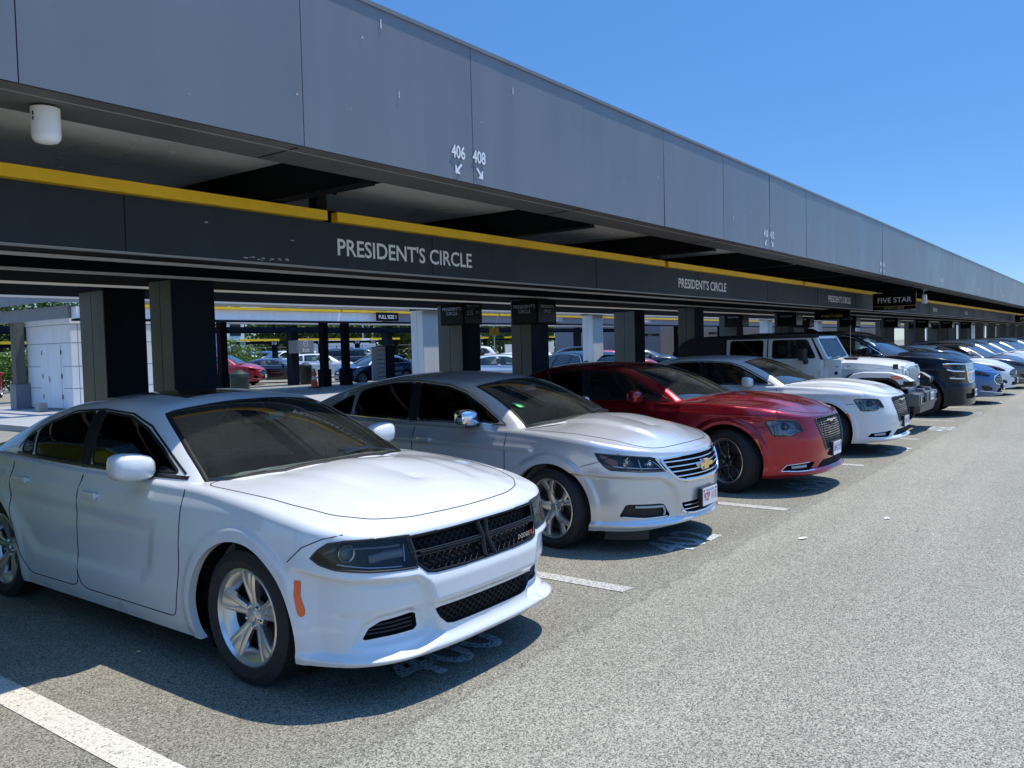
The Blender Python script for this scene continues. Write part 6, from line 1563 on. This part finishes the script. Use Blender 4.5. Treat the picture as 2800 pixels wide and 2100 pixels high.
for i, k in enumerate((3, 4, 5, 6, 7, 8)):
    lab = ['unlit black FIVE STAR box sign above the white off-roader roof', 'black FIVE STAR box sign above the large black utility vehicle', '', '', '', ''][i] or ORD[i]+' black FIVE STAR box sign from the left, among the far columns'
    sign_box('column_sign', lab, 5.26+7*k-.1, 8.42, 2.2, 2.62, .62, .60, ['FIVE STAR'], ['FIVE STAR'])
    sign_box('column_sign', ORD[i]+' rear-column black box sign behind the FIVE STAR signs, counted from the left', 5.42+7.05*k-.3, 10.2, 2.24, 2.66, .6, .6, ['FIVE STAR'], ['FIVE STAR'])
def hang_sign(x, lines, lab, z0=2.53, z1=3.0, ya=5.88, yb=4.76):
    t = thing('hanging_sign', lab, 'sign', (x, (ya+yb)/2, z0)); h = z1-z0; w_ = ya-yb
    q = MB(); q.box((-.03, -w_/2, 0), (.03, w_/2, h), 'signblack', .006); q.build('sign_panel', t)
    q = MB(); q.box((-.033, -w_/2-.004, 0), (-.03, -w_/2+.012, h), 'satin'); q.box((-.034, -w_/2, .095), (-.031, w_/2, .103), 'gold'); q.build('sign_edge', t)
    u = text_mb(lines[0], .20, 'letter', (-.036, 0, h-.27), (0, -1, 0), (0, 0, 1), 0, bold=.001); u.build('sign_lettering', t)
    u = text_mb(lines[1], .085, 'gold', (-.036, 0, .022), (0, -1, 0), (0, 0, 1), 0); u.build('sign_subtitle', t)
    q = MB(); q.tube([(0, -.45, h), (0, -.45, 3.42-z0)], .012, 'beamdark'); q.tube([(0, .45, h), (0, .45, 3.42-z0)], .012, 'beamdark'); q.build('hanger_rod', t)
hang_sign(25.0, ['FIVE STAR', 'STARTS HERE'], 'black hanging sign reading FIVE STAR STARTS HERE beside the sign beam')
hang_sign(61.0, ['GOLD', 'STARTS HERE'], 'black hanging sign beginning with GO, cut by the right edge', 2.50, 2.92, 5.95, 4.85)
t = thing('hanging_sign', 'dark sign under the beam lettered STARTS HERE in gold', 'sign', (25.0, 7.0, 2.33)); q = MB(); q.box((-.03, -.5, 0), (.03, .5, .30), 'signblack'); q.build('sign_panel', t)
u = text_mb('STARTS HERE', .10, 'gold', (-.036, 0, .06), (0, -1, 0), (0, 0, 1), 0); u.build('sign_lettering', t)

# ------------------------------------------------------------------ kiosk and left side
ks = thing('kiosk', 'white panelled kiosk with a service door at the left, behind the nearest sedan', 'kiosk', (12.5, 26.3, .145))
q = MB(); q.box((0, 0, .05), (3.2, 3.0, 2.68), 'whitepanel', .02); q.box((-.03, -.03, 2.69), (3.23, 3.03, 2.93), 'whitepanel', .02); q.box((.02, .02, 0), (3.18, 2.98, .05), 'concrete')
for z in (.68, 1.37, 2.10): q.box((-.003, 0.02, z), (0, 2.98, z+.012), 'gap') if z > 2 else (q.box((-.003, .02, z), (0, .55, z+.012), 'gap'), q.box((-.003, 2.1, z), (0, 2.98, z+.012), 'gap')); 
for z in (.68, 1.37, 2.10): q.box((.02, -.003, z), (3.18, 0, z+.012), 'gap')
for x in (.22, 1.3, 2.4): q.box((x, -.003, .06), (x+.012, 0, 2.68), 'gap')
q.build('kiosk_wall', ks)
q = MB(); q.box((-.025, .66, .06), (-.003, 1.86, 2.06), 'whitepanel', .006)
dk = q.build('door', ks)
q = MB()
for y in (.62, 1.88):
    for z in (.35, 1.0, 1.75): q.box((-.03, y, z), (-.004, y+.03, z+.14), 'disc')
q.build('hinge', dk)
q = MB(); q.box((-.05, 1.38, .93), (-.03, 1.50, .95), 'satin'); q.box((-.06, 1.41, .87), (-.03, 1.44, 1.06), 'satin'); q.build('door_handle', dk)
q = MB(); q.box((11.72, 26.85, .145), (11.98, 27.12, .42), 'concrete', .02); tag(q.build('concrete_block'), 'small weathered concrete block on the pavement before the white kiosk', 'block')
# canopy two
c2 = thing('canopy', 'second parking canopy with pale beam and yellow edge behind the first canopy', 'canopy')
q = MB(); q.box((11.9, 24.6, 2.93), (24.2, 24.9, 3.27), 'whitepanel'); q.build('pale_beam', c2)
q = MB(); q.box((24.21, 24.6, 2.93), (150, 24.9, 3.27), 'greywall'); q.box((11.9, 24.58, 2.86), (150, 24.92, 2.92), 'beamdark'); q.build('grey_beam', c2)
for a in range(14): q = MB(); q.box((12+10*a, 24.5, 3.28), (12+10*a+9.9, 24.6, 3.37), 'yellow'); q.build('yellow_strip', c2)
q = MB(); q.box((11.8, 24.91, 2.95), (11.95, 60, 3.32), 'fascia'); q.box((11.2, 24.62, 3.40), (150, 24.8, 4.6), 'fascia'); q.box((11.2, 24.81, 3.40), (11.3, 70, 4.6), 'fascia'); q.build('fascia', c2)
q = MB(); q.box((18.3, 24.8, 4.4), (150, 31.5, 4.58), 'beamdark'); q.box((11.35, 24.85, 3.46), (18.2, 25.2, 3.49), 'ceiling'); q.box((18.3, 25, 3.3), (150, 31.4, 3.34), 'greywall'); q.build('roof_deck', c2)
for x, y in [(12.1, 29.2), (20.3, 30.), (25.6, 29.9), (27.0, 30.), (33.6, 30.), (38.2, 31.), (43, 30.), (49, 30.), (56, 30.), (63, 30.), (72, 30.), (84, 30.), (96, 30.), (112, 30.)]:
    q = MB(); q.box((x, y, .14), (x+.30, y+.30, 3.3), 'olivecol' if x < 13 else 'beamdark'); q.box((x-.07, y-.07, .14), (x+.37, y+.37, .95), 'fascia' if x < 13 else 'beamdark'); q.build('column', c2)
def small_sign(x, y, z, w_, h, lines, lab, back='signblack', col='letter', d=.04, face='y', grp=None, sz=.6):
    t = thing('sign', lab, 'sign', (x, y, z), 0, grp); q = MB(); q.box((0, 0, 0), (w_, d, h), back, .01); q.build('sign_panel', t)
    q = MB(); k_ = len(lines)
    for i, l in enumerate(lines): u = text_mb(l, h/k_*sz, col, (w_/2, -.004, h*(1-(i+.72)/k_)), (1, 0, 0), (0, 0, 1), 0, bold=.002); q.add(u.v, u.f, col)
    q.build('sign_lettering', t); return t
M['exitgrey'] = mat('exit_sign_grey', (.24, .25, .27), .6)
small_sign(23.6, 24.3, 2.95, 1.25, .34, ['FULL SIZE 1'], 'black sign reading FULL SIZE 1 at the end of the pale beam')
small_sign(36.3, 24.5, 3.0, 1.2, .3, ['SIZE 1'], 'SIZE 1 lettering sign between the two PRESIDENT\'S CIRCLE boxes', 'greywall')
small_sign(46.2, 24.5, 3.0, 1.5, .3, ['MIDSIZE 2'], 'MIDSIZE 2 sign on the grey beam seen past the white column', 'greywall')
small_sign(60.0, 24.5, 3.0, 1.6, .32, ['COMPACT 3'], 'COMPACT 3 sign on the grey beam above the off-roader', 'greywall')
for i, (x, n_) in enumerate(((33.5, '1'), (38.1, '1'), (42.9, '2'), (48.9, '2'), (49.6, '2'), (56, '3'), (63, '3'))):
    small_sign(x-.25, 29.7, 2.45, .8, .42, ['ROW '+n_] if False else [n_], ORD[i]+' yellow row sign from the left under the second canopy', 'signyellow', 'signblack', .1, grp='yellow row signs', sz=.9)
# third canopy (navy beam) and the exit signs
c3 = thing('canopy', 'third canopy row with navy beam on thin posts further back', 'canopy')
q = MB(); q.box((5, 36.1, 2.86), (150, 36.4, 3.12), 'navycol'); q.box((5, 36.05, 2.80), (150, 36.45, 2.858), 'beamdark'); q.build('navy_beam', c3)
q = MB(); q.box((5, 35.9, 3.3), (150, 37.2, 3.34), 'ceiling'); q.build('ceiling', c3)
for x in (22.2, 29.0, 36.2, 43.5, 50.5, 58, 66, 75, 86): q = MB(); q.box((x, 36.42, 0), (x+.45, 36.9, 3.2), 'navycol'); q.build('post', c3)
for x, lab in ((28.8, 'grey box sign with arrow reading Exit, beyond the red van'), (43.3, 'grey box Exit sign between the far dark columns')):
    t = thing('exit_sign', lab, 'sign', (x, 35.7, 1.72)); q = MB(); q.box((0, 0, 0), (1.1, .75, .68), 'exitgrey', .01); q.build('sign_box', t)
    q = MB(); u = text_mb('Exit', .30, 'letter', (.55, -.006, .06), (1, 0, 0), (0, 0, 1), 0, bold=.004); q.add(u.v, u.f, 'letter'); q.lathe([(.13, 0), (.165, 0)], 'letter', 24, 'y', (.55, -.006, .49)); q.box((.47, -.008, .475), (.62, -.004, .505), 'letter'); q.build('sign_lettering', t)
# small yellow-edged stall shelters
for i, (x, a_, b_) in enumerate(((35.3, '308', '310'), (39.6, '', '312'), (43.4, '', '314'), (47.8, '316', ''), (53., '318', ''), (60, '322', ''), (66, '', ''), (74, '', ''), (84, '', ''), (20, '', '304'))):
    t = thing('stall_shelter', ['yellow-edged stall shelter numbered 308 to 310 above the green bush', 'yellow-edged shelter partly behind the first Exit sign', 'yellow-edged shelter between the two dark posts', 'yellow-edged shelter above the directory board', 'yellow-edged shelter left of the first white column', 'yellow-edged shelter right of the second Exit sign', 'yellow-edged shelter beyond the sign-topped column', 'yellow-edged shelter left of the second white column', 'rightmost yellow-edged shelter in the gap between columns', 'yellow-edged shelter at the left edge above the bush'][i], 'canopy', (x, 50, 0), 0, 'yellow-edged stall shelters')
    q = MB(); q.box((0, 0, 2.63), (3.4, .12, 2.78), 'yellow'); q.build('yellow_strip', t); q = MB(); q.box((0, .13, 2.42), (3.4, 1.2, 2.60), 'beamdark'); q.build('beam', t)
    q = MB(); q.box((3.1, .2, 0), (3.4, .5, 2.42), 'beamdark'); q.build('post', t)
    for tx_, xx in ((a_, .35), (b_, 3.0)):
        if tx_: q = MB(); q.box((xx-.38, .10, 2.33), (xx+.38, .125, 2.60), 'signblack'); u = text_mb(tx_, .30, 'letter', (xx, .09, 2.37), (1, 0, 0), (0, 0, 1), 0, bold=.004); q.add(u.v, u.f, 'letter'); q.build('number_plate', t)
# directory board, cone, bins, far buildings
t = thing('directory_board', 'tall grey directory board listing directions between two dark columns', 'sign', (29.7, 31.0, .0)); q = MB(); q.box((0, 0, .2), (.95, .06, 1.95), 'signgrey'); q.box((.95, -.1, .1), (1.5, .6, 1.98), 'navycol'); q.build('board', t)
q = MB(); 
for z in (1.75, 1.5, 1.28, 1.06, .84, .62, .40): q.box((.35, -.004, z), (.80, -.001, z+.03), 'signblack'); q.lathe([(.001, 0), (.03, 0)], 'signblack', 10, 'y', (.87, -.003, z+.015))
q.build('board_lettering', t)
t = thing('traffic_cone', 'orange traffic cone with pale collar on the pavement by the dark column', 'cone', (24.75, 29.6, .145)); q = MB(); q.lathe([(.16, .04), (.035, .86), (.02, .88), (.001, .88)], 'cone', 24); q.build('cone_body', t, 50)
q = MB(); q.lathe([(.112, .36), (.085, .52)], 'letter', 24); q.v = [(a*1.05, b_*1.05, c) for a, b_, c in q.v]; q.build('collar', t, 50); q = MB(); q.box((-.21, -.21, 0), (.21, .21, .04), 'signblack', .01); q.build('base', t)
for x, y, l in ((16.4, 23.3, 'green mesh waste bin between the two big dark columns'), (21.9, 33.2, 'dark green bin beside the red van'), (27.4, 33.4, 'dark green bin behind the first dark post')):
    t = thing('waste_bin', l, 'bin', (x, y, .14)); q = MB(); q.lathe([(.001, 0), (.26, 0), (.30, .1), (.30, .85), (.31, .88)], 'bingreen', 20); q.build('bin_body', t, 40); q = MB(); q.lathe([(.33, .88), (.30, .98), (.10, 1.1), (.001, 1.12)], 'bingreen', 20); q.build('bin_lid', t, 40)
def block(name, lab, cat, lo, hi, m_, wins=0, roof=None, cols=6):
    x0_, y0_, z0_ = lo; x1_, y1_, z1_ = hi
    t = thing(name, lab, cat, (x0_, y0_, 0)); q = MB(); q.box((0, 0, z0_), (x1_-x0_, y1_-y0_, z1_), m_); q.build('wall', t); q = MB(); q.box((-.2, -.2, z1_+.002), (x1_-x0_+.2, y1_-y0_+.2, z1_+.25), roof or m_); q.build('roof', t)
    for r_ in range(wins):
        for c_ in range(cols):
            w_ = (x1_-x0_)/cols; q = MB(); zz = z0_+1.0+r_*(z1_-z0_-1)/max(wins, 1); q.box((w_*(c_+.2), -.04, zz), (w_*(c_+.8), -.003, zz+(z1_-z0_-1)/wins*.6), 'glassdark'); q.build('window', t)
    return t
M['glassdark'] = mat('window_dark', (.02, .025, .03), .1, coat=1.)
M['redroof'] = mat('roof_red', (.25, .08, .06), .7); M['bluebus'] = mat('bus_blue', (.02, .07, .42), .3, coat=1.)
block('building', 'white building with dark windows beyond the green bush', 'building', (38, 70, 0), (50, 82, 6), 'whitepanel', 2, 'redroof')
block('building', 'grey panelled wall of a long building at the far right under the canopy', 'building', (66, 33, 0), (150, 44, 6.0), 'greywall', 0)
block('building', 'glazed lobby with a grid of window panes between the two big dark columns', 'building', (22.3, 44, 0), (30, 50, 3.2), 'whitepanel', 3, cols=12)
block('guard_booth', 'small white guard booth with dark windows by the far gate', 'booth', (52, 60, 0), (58, 63, 2.7), 'whitepanel', 1, cols=4)
small_sign(62, 32.8, 2.35, 3.4, .22, ['215 ———'], 'dark stall sign 215 on the grey wall above the off-roader hood', 'navycol', grp='stall signs on the grey wall')
small_sign(76, 32.8, 2.45, 3.6, .24, ['217 ———'], 'dark stall sign 217 on the grey wall above the large utility vehicle', 'navycol', grp='stall signs on the grey wall')
# fence
def fence(xa, xb, y, lab, h=2.2, step=3.):
    t = thing('fence', lab, 'fence', (xa, y, 0)); n_ = int((xb-xa)/step); q = MB(); q.tube([(0, 0, h), (xb-xa, 0, h)], .03, 'fence', 6); q.tube([(0, 0, .1), (xb-xa, 0, .1)], .02, 'fence', 6)
    for z in np.arange(.4, h, .45): q.tube([(0, 0, z), (xb-xa, 0, z)], .008, 'fence', 4)
    q.build('rails', t)
    for i in range(n_+1): q = MB(); q.tube([(i*step, 0, 0), (i*step, 0, h+.1)], .04, 'fence', 6); q.build('fence_post', t)
fence(16, 66, 55.5, 'dark metal post and rail fence in front of the bushes and far lot')
t = thing('banner_fence', 'white banners hung on a fence beyond the second canopy', 'fence', (66, 50, 0))
for i in range(5): q = MB(); q.box((i*1.9, 0, .3+.1*(i % 2)), (i*1.9+1.1, .05, 2.0+.2*(i % 3)), 'whitepanel'); q.build('banner', t)
# light poles
for i, (x, y) in enumerate(((62, 66), (49, 74), (90, 70))):
    q = MB(); q.tube([(x, y, 0), (x, y, 9)], [.12, .07], 'satin', 8); tag(q.build('light_pole'), ['slim pale light pole beyond the second exit sign', 'slim pale light pole behind the stall shelters', 'slim pale light pole at the far right'][i], 'pole')
# ------------------------------------------------------------------ vegetation
def foliage_mat(name, c1, c2):
    m = bpy.data.materials.new(name); m.use_nodes = True; n = m.node_tree; b = n.nodes['Principled BSDF']; L = n.links
    oi = n.nodes.new('ShaderNodeNewGeometry'); mx = n.nodes.new('ShaderNodeMix'); mx.data_type = 'RGBA'; mx.inputs[6].default_value = (*c1, 1); mx.inputs[7].default_value = (*c2, 1)
    L.new(oi.outputs['Random Per Island'], mx.inputs[0]); L.new(mx.outputs[2], b.inputs['Base Color']); b.inputs['Roughness'].default_value = .6
    b.inputs['Subsurface Weight'].default_value = 0; t = n.nodes.new('ShaderNodeBsdfTranslucent'); L.new(mx.outputs[2], t.inputs[0]); ms = n.nodes.new('ShaderNodeMixShader'); ms.inputs[0].default_value = .3
    out = n.nodes['Material Output']; L.new(b.outputs[0], ms.inputs[1]); L.new(t.outputs[0], ms.inputs[2]); L.new(ms.outputs[0], out.inputs[0]); return m
M['leafbush'] = foliage_mat('leaf_bush', (.05, .12, .018), (.16, .27, .04)); M['leaftree'] = foliage_mat('leaf_tree', (.03, .07, .012), (.10, .17, .03)); M['bark'] = mat('bark', (.09, .07, .05), .9)
def leaves(q, n, cen, rad, size, m_, seed, hollow=.35):
    rg = np.random.RandomState(seed); k = 9; blobs = [(np.array(cen)+rg.uniform(-.62, .62, 3)*np.array(rad), rg.uniform(.35, .6)) for _ in range(k)]
    V = []; F = []
    for i in range(n):
        c, s_ = blobs[rg.randint(k)]; d = rg.normal(size=3); d /= np.linalg.norm(d); p = c+d*np.array(rad)*s_*rg.uniform(hollow, 1.)**.5
        if p[2] < .1: continue
        u = rg.normal(size=3); u /= np.linalg.norm(u); v = np.cross(u, d+rg.normal(size=3)*.4); v /= np.linalg.norm(v)+1e-6; a = size*rg.uniform(.6, 1.4)
        j = len(V); V += [p-u*a, p+v*a*.5, p+u*a, p-v*a*.5]; F.append((j, j+1, j+2, j+3))
    q.add(V, F, m_)
def bush(x, y, rx, ry, h, n, lab, seed, size=.10):
    t = thing('bush', lab, 'bush', (x, y, 0)); q = MB(); leaves(q, n, (0, 0, h*.5), (rx, ry, h*.52), size, 'leafbush', seed); q.build('foliage', t)
    q = MB(); rs = random.Random(seed)
    for k in range(7): a = rs.uniform(0, 6.28); q.tube([(0, 0, 0), (math.cos(a)*rx*.3, math.sin(a)*ry*.3, h*.5), (math.cos(a)*rx*.5, math.sin(a)*ry*.5, h*.8)], [.04, .02, .01], 'bark', 5)
    q.build('stem', t)
bush(34.9, 49.5, 2.2, 1.6, 2.7, 4200, 'rounded sunlit green bush behind the red van', 3)
bush(32.6, 50.5, 1.6, 1.4, 2.5, 2600, 'second green bush left of the rounded one, partly behind it', 5)
bush(19.6, 48.0, 2.2, 1.3, 2.35, 4200, 'bright green bush at the left edge behind the red car', 6)
bush(22.4, 49.0, 1.6, 1.2, 2.2, 2600, 'green bush behind the left pole', 8)
def tree(x, y, h, r_, seed, lab, proto=[]):
    if len(proto) < 3:
        t = thing('tree', lab, 'tree', (x, y, 0), 0, 'trees beyond the lot'); q = MB(); leaves(q, 4200, (0, 0, h*.52), (r_, r_, h*.50), .30, 'leaftree', seed, .3); q.build('crown', t)
        q = MB(); q.tube([(0, 0, 0), (.1, 0, h*.3), (0, .1, h*.6), (0, 0, h*.85)], [.28, .2, .12, .03], 'bark', 8); rs = random.Random(seed)
        for k in range(7): a = rs.uniform(0, 6.28); z = h*rs.uniform(.3, .6); q.tube([(0, 0, z), (math.cos(a)*r_*.4, math.sin(a)*r_*.4, z+h*.12), (math.cos(a)*r_*.7, math.sin(a)*r_*.7, z+h*.25)], [.1, .05, .02], 'bark', 5)
        q.build('trunk', t); proto.append(t); return t
    t = copy_tree(proto[seed % 3]); t.location = (x, y, 0); s_ = .85+.3*((seed*37) % 10)/10; t.scale = (s_, s_, s_*(.9+.2*((seed*13) % 7)/7)); t.rotation_euler = (0, 0, seed*1.7); t['label'] = lab; return t
rs = random.Random(11); k = 0
TL = ['leafy tree over the far lot behind the third canopy']
for x in list(np.arange(28, 175, 7.5)):
    tree(x+rs.uniform(-2, 2), 88+rs.uniform(-5, 8)-(x-28)*.10, rs.uniform(9, 12), rs.uniform(4.2, 5.2), k+20, ORD[k]+' leafy tree from the left in the row beyond the far lot'); k += 1
for x, l_ in ((11, 'leafy tree at the far left edge behind the bush'), (17, 'second leafy tree from the left edge behind the bush')): tree(x, 80, 9, 4.5, k+20, l_); k += 1
for i_, x in enumerate((150, 165, 185, 205)): tree(x, 48+rs.uniform(-4, 4), 10, 5, k+20, ORD[i_]+' leafy tree from the left at the far right end of the lot'); k += 1
wd = MB(); rg = np.random.RandomState(2); V = []; F = []
for i in range(26000):
    x = rg.uniform(-10, 240); z = rg.uniform(0, 1)**.8*(6.5+2*math.sin(x*.35)+math.sin(x*.9)); y = 100-(x-28)*.10+rg.uniform(-2, 2)+z*.3; a = rg.uniform(.2, .5)
    u_ = rg.normal(size=3); u_ /= np.linalg.norm(u_); v_ = np.cross(u_, rg.normal(size=3)); v_ /= np.linalg.norm(v_); p = np.array([x, y, z]); j = len(V); V += [p-u_*a, p+v_*a*.6, p+u_*a, p-v_*a*.6]; F.append((j, j+1, j+2, j+3))
wd.add(V, F, 'leaftree'); tag(wd.build('woodland'), 'mass of dark green woodland along the far side of the lot', 'woodland', kind='stuff')
# vertical rain streaks and grime on painted metal
def streaks(m, amt=.10, sx=5., sz=.5):
    n = m.node_tree; b = n.nodes['Principled BSDF']; L = n.links; src = b.inputs['Base Color'].links[0].from_socket if b.inputs['Base Color'].links else None
    tc = n.nodes.new('ShaderNodeTexCoord'); mp = n.nodes.new('ShaderNodeMapping'); mp.inputs['Scale'].default_value = (sx, sx, sz); L.new(tc.outputs['Object'], mp.inputs[0])
    t = n.nodes.new('ShaderNodeTexNoise'); t.inputs['Scale'].default_value = 1.; t.inputs['Detail'].default_value = 5; L.new(mp.outputs[0], t.inputs['Vector'])
    r = n.nodes.new('ShaderNodeMapRange'); r.inputs[1].default_value = .35; r.inputs[2].default_value = .7; r.inputs[3].default_value = 1-amt; r.inputs[4].default_value = 1+amt*.6; L.new(t.outputs[0], r.inputs[0])
    v = n.nodes.new('ShaderNodeVectorMath'); v.operation = 'SCALE'
    if src: L.new(src, v.inputs[0])
    else: v.inputs[0].default_value = b.inputs['Base Color'].default_value[:3]
    L.new(r.outputs[0], v.inputs['Scale']); L.new(v.outputs[0], b.inputs['Base Color'])
streaks(M['fascia'], .07, 4., .35); streaks(M['signbeam'], .12); streaks(M['navycol'], .25, 6, .6); streaks(M['olivecol'], .14, 6, .6); streaks(M['whitepanel'], .06, 5, .5); streaks(M['yellow'], .06, 3, 1.); streaks(M['ceiling'], .10, 1.2, 1.); streaks(M['soffit'], .15, 2, 2)
# ------------------------------------------------------------------ cars of the lot behind, from three coarse prototypes
def coarse(fn, *a, **k):
    global make_car
    full = make_car
    def mk(sp):
        sp['res'] = .075; sp['fine'] = .05; sp['gh'] = dict(sp['gh'], res=.06, nj=20); sp['nT'] = 10
        sp['group'] = 'cars in the lot behind the canopy'; return full(sp)
    make_car = mk
    try: return fn(*a, **k)
    finally: make_car = full
def recolor(t, old, new):
    for o in [t]+list(t.children_recursive):
        if o.type == 'MESH' and any(s.name.startswith(M[old].name) for s in o.data.materials if s):
            o.data = o.data.copy()
            for i, s in enumerate(o.data.materials):
                if s == M[old]: o.data.materials[i] = M[new]
PR = {'sedan': coarse(mid_sedan, 'blue', 0, 0, 'x'), 'suv': coarse(mid_sedan, 'white', 0, 0, 'x', hatch=True), 'big': coarse(big_suv, 'black', 0, 0, 'x')}
PC = {'sedan': 'blue', 'suv': 'white', 'big': 'black'}
used = set()
def bg(kind, col, x, y, rz, lab, sz=1., sxy=1., grp='cars in the lot behind the canopy'):
    t = PR[kind]
    if kind in used: t = copy_tree(t)
    todo.append((t, kind, col, x, y, rz, lab, sz, sxy, grp)); used.add(kind)
todo = []
D_ = -90
bg('suv', 'redvan', 28.5, 39.7, R(-56), 'bright red minivan facing the camera behind the dark post', 1.12, 1.04)
bg('sedan', 'black', 32.3, 39.9, R(-48), 'black saloon with bright multi-spoke wheels beside the red minivan', .97)
bg('suv', 'white', 38.8, 43.2, R(-45), 'white utility vehicle behind the black saloon', 1.03)
bg('big', 'black', 41.5, 41.5, R(-50), 'black utility vehicle behind the dark posts', 1.0)
bg('sedan', 'deepblue', 30.1, 32.9, R(172), 'dark blue saloon seen from the rear beside the directory board', .98)
bg('suv', 'white', 43.5, 38.5, R(125), 'white minivan behind the tan box and dark column', 1.18, 1.02)
bg('big', 'white', 38.8, 52.5, R(175), 'white pickup-like truck beyond the green bush', .98)
bg('suv', 'redvan', 16.2, 43.0, R(60), 'red hatchback partly visible at the left edge behind the pole', 1.0)
bg('sedan', 'white', 35.5, 28.6, R(-62), 'white sedan between the white column and the exit sign', 1.06)
bg('suv', 'white', 44.5, 30.2, R(120), 'white crossover rear end seen beyond the sign-topped column', 1.05)
bg('suv', 'navy', 22.4, 15.2, R(62), 'dark utility vehicle with pale roof under the rear of the canopy', 1.0)
bg('sedan', 'pearl', 26.6, 18.2, R(-60), 'silver sedan behind the dark utility vehicle near the white column', 1.0)
bg('sedan', 'redvan', 36.2, 19.2, R(-58), 'bright red sedan behind the columns above the white sedan roof', 1.0)
bg('sedan', 'black', 41.5, 20.5, R(-60), 'black sedan with open boot beyond the bright red one', 1.02)
bg('suv', 'white', 31.0, 19.6, R(-60), 'white crossover nose beside the bright red sedan', .98)
for i, (x, y, kd, c) in enumerate(((44, 58, 'suv', 'white'), (48.5, 59, 'sedan', 'pearl'), (58, 57.5, 'suv', 'white'), (63, 58, 'sedan', 'grey'), (52.5, 66, 'big', 'deepblue'), (70, 62, 'sedan', 'grey'), (77, 63, 'suv', 'pearl'), (84, 62, 'sedan', 'white'))):
    bg(kd, c, x, y, R(170 if i % 2 else -10), ['white', 'silver', 'white', 'grey', 'blue', 'grey', 'silver', 'white'][i]+[' crossover beyond the fence behind the stall shelters', ' sedan beyond the fence next to the crossovers', ' crossover in the far lot right of the guard booth', ' sedan in the far lot right of the guard booth', ' bus-like van in the far lot', ' car on the far road by the lawn', ' crossover on the far road by the lawn', ' car at the far end of the road'][i])
bg('big', 'white', 89.5, 20.2, R(-120), 'white van glimpsed between the far columns above the large utility vehicle', 1.05)
for i, (x, c, kd) in enumerate(((42.4, 'pearl', 'suv'), (45.9, 'white', 'sedan'), (49.4, 'white', 'suv'), (52.9, 'grey', 'sedan'), (56.4, 'deepblue', 'suv'), (60, 'white', 'sedan'))):
    bg(kd, c, x, 3.6, R(-90), ['silver crossover', 'white sedan', 'white crossover', 'grey sedan', 'blue crossover', 'last white sedan'][i]+' far along the front row at the right edge', 1., 1., 'cars parked nose out along the kerb row')
for i, (x, c) in enumerate(((58, 'white'), (70, 'white'), (78, 'pearl'))): bg('suv', c, x, 17.5, R(-100), ['white crossover behind the far columns', 'white crossover deeper behind the far columns', 'silver crossover behind the farthest columns'][i])
for t, kind, col, x, y, rz, lab, sz, sxy, grp in todo:
    t.location = (x, y, 0); t.rotation_euler = (0, 0, rz); t.scale = (sxy, sxy, sz); t['label'] = lab; t['group'] = grp
    for o in list(t.children_recursive):
        if o.name.startswith('licence_plate') : pass
    if col != PC[kind]: recolor(t, PC[kind], col)
# tan box on the column, yellow shuttle bus just outside the frame on the left
q = MB(); q.box((38.1, 30.9, .9), (38.75, 31.3, 1.45), 'brown', .02); tag(q.build('tan_box'), 'tan box with a small arrow fixed on a dark column', 'box')
M['yellowbus'] = mat('bus_yellow', (.85, .75, .02), .35, coat=.6); M['busblue'] = mat('bus_lightblue', (.12, .35, .60), .35, coat=.6)
bu = thing('shuttle_van', 'yellow and light blue shuttle van lettered Hertz, parked under the canopy left of the frame', 'van', (.95, 11.0, 0))
q = MB(); q.box((-1.0, -3.6, .30), (1.0, 3.6, 1.95), 'yellowbus', .08); q.box((-1.0, -3.6, 1.99), (1.0, 3.6, 2.35), 'busblue', .05); q.box((-1.01, -3.61, 1.95), (1.01, 3.61, 1.99), 'whitepanel'); q.box((-.95, -3.5, 2.351), (.95, 3.5, 2.55), 'signblack', .1); q.build('body', bu)
u = text_mb('Hertz', .5, 'signblack', (1.012, -1.6, 1.35), (0, 1, 0), (0, 0, 1), 0, bold=.02); u.build('van_lettering', bu)
for y in (-2.3, 2.3):
    for sx_ in (1, -1): add_wheel(bu, (sx_*.86, y, .37), 1, -math.pi/2 if sx_ > 0 else math.pi/2, r=.37, w_=.24, rim=.22, style='five', rimmat='alloy', hero=False)
for y in (-2.4, -.8, .8, 2.4): q = MB(); q.box((1.002, y-.65, 2.03), (1.012, y+.65, 2.30), 'glassdark'); q.build('window', bu)
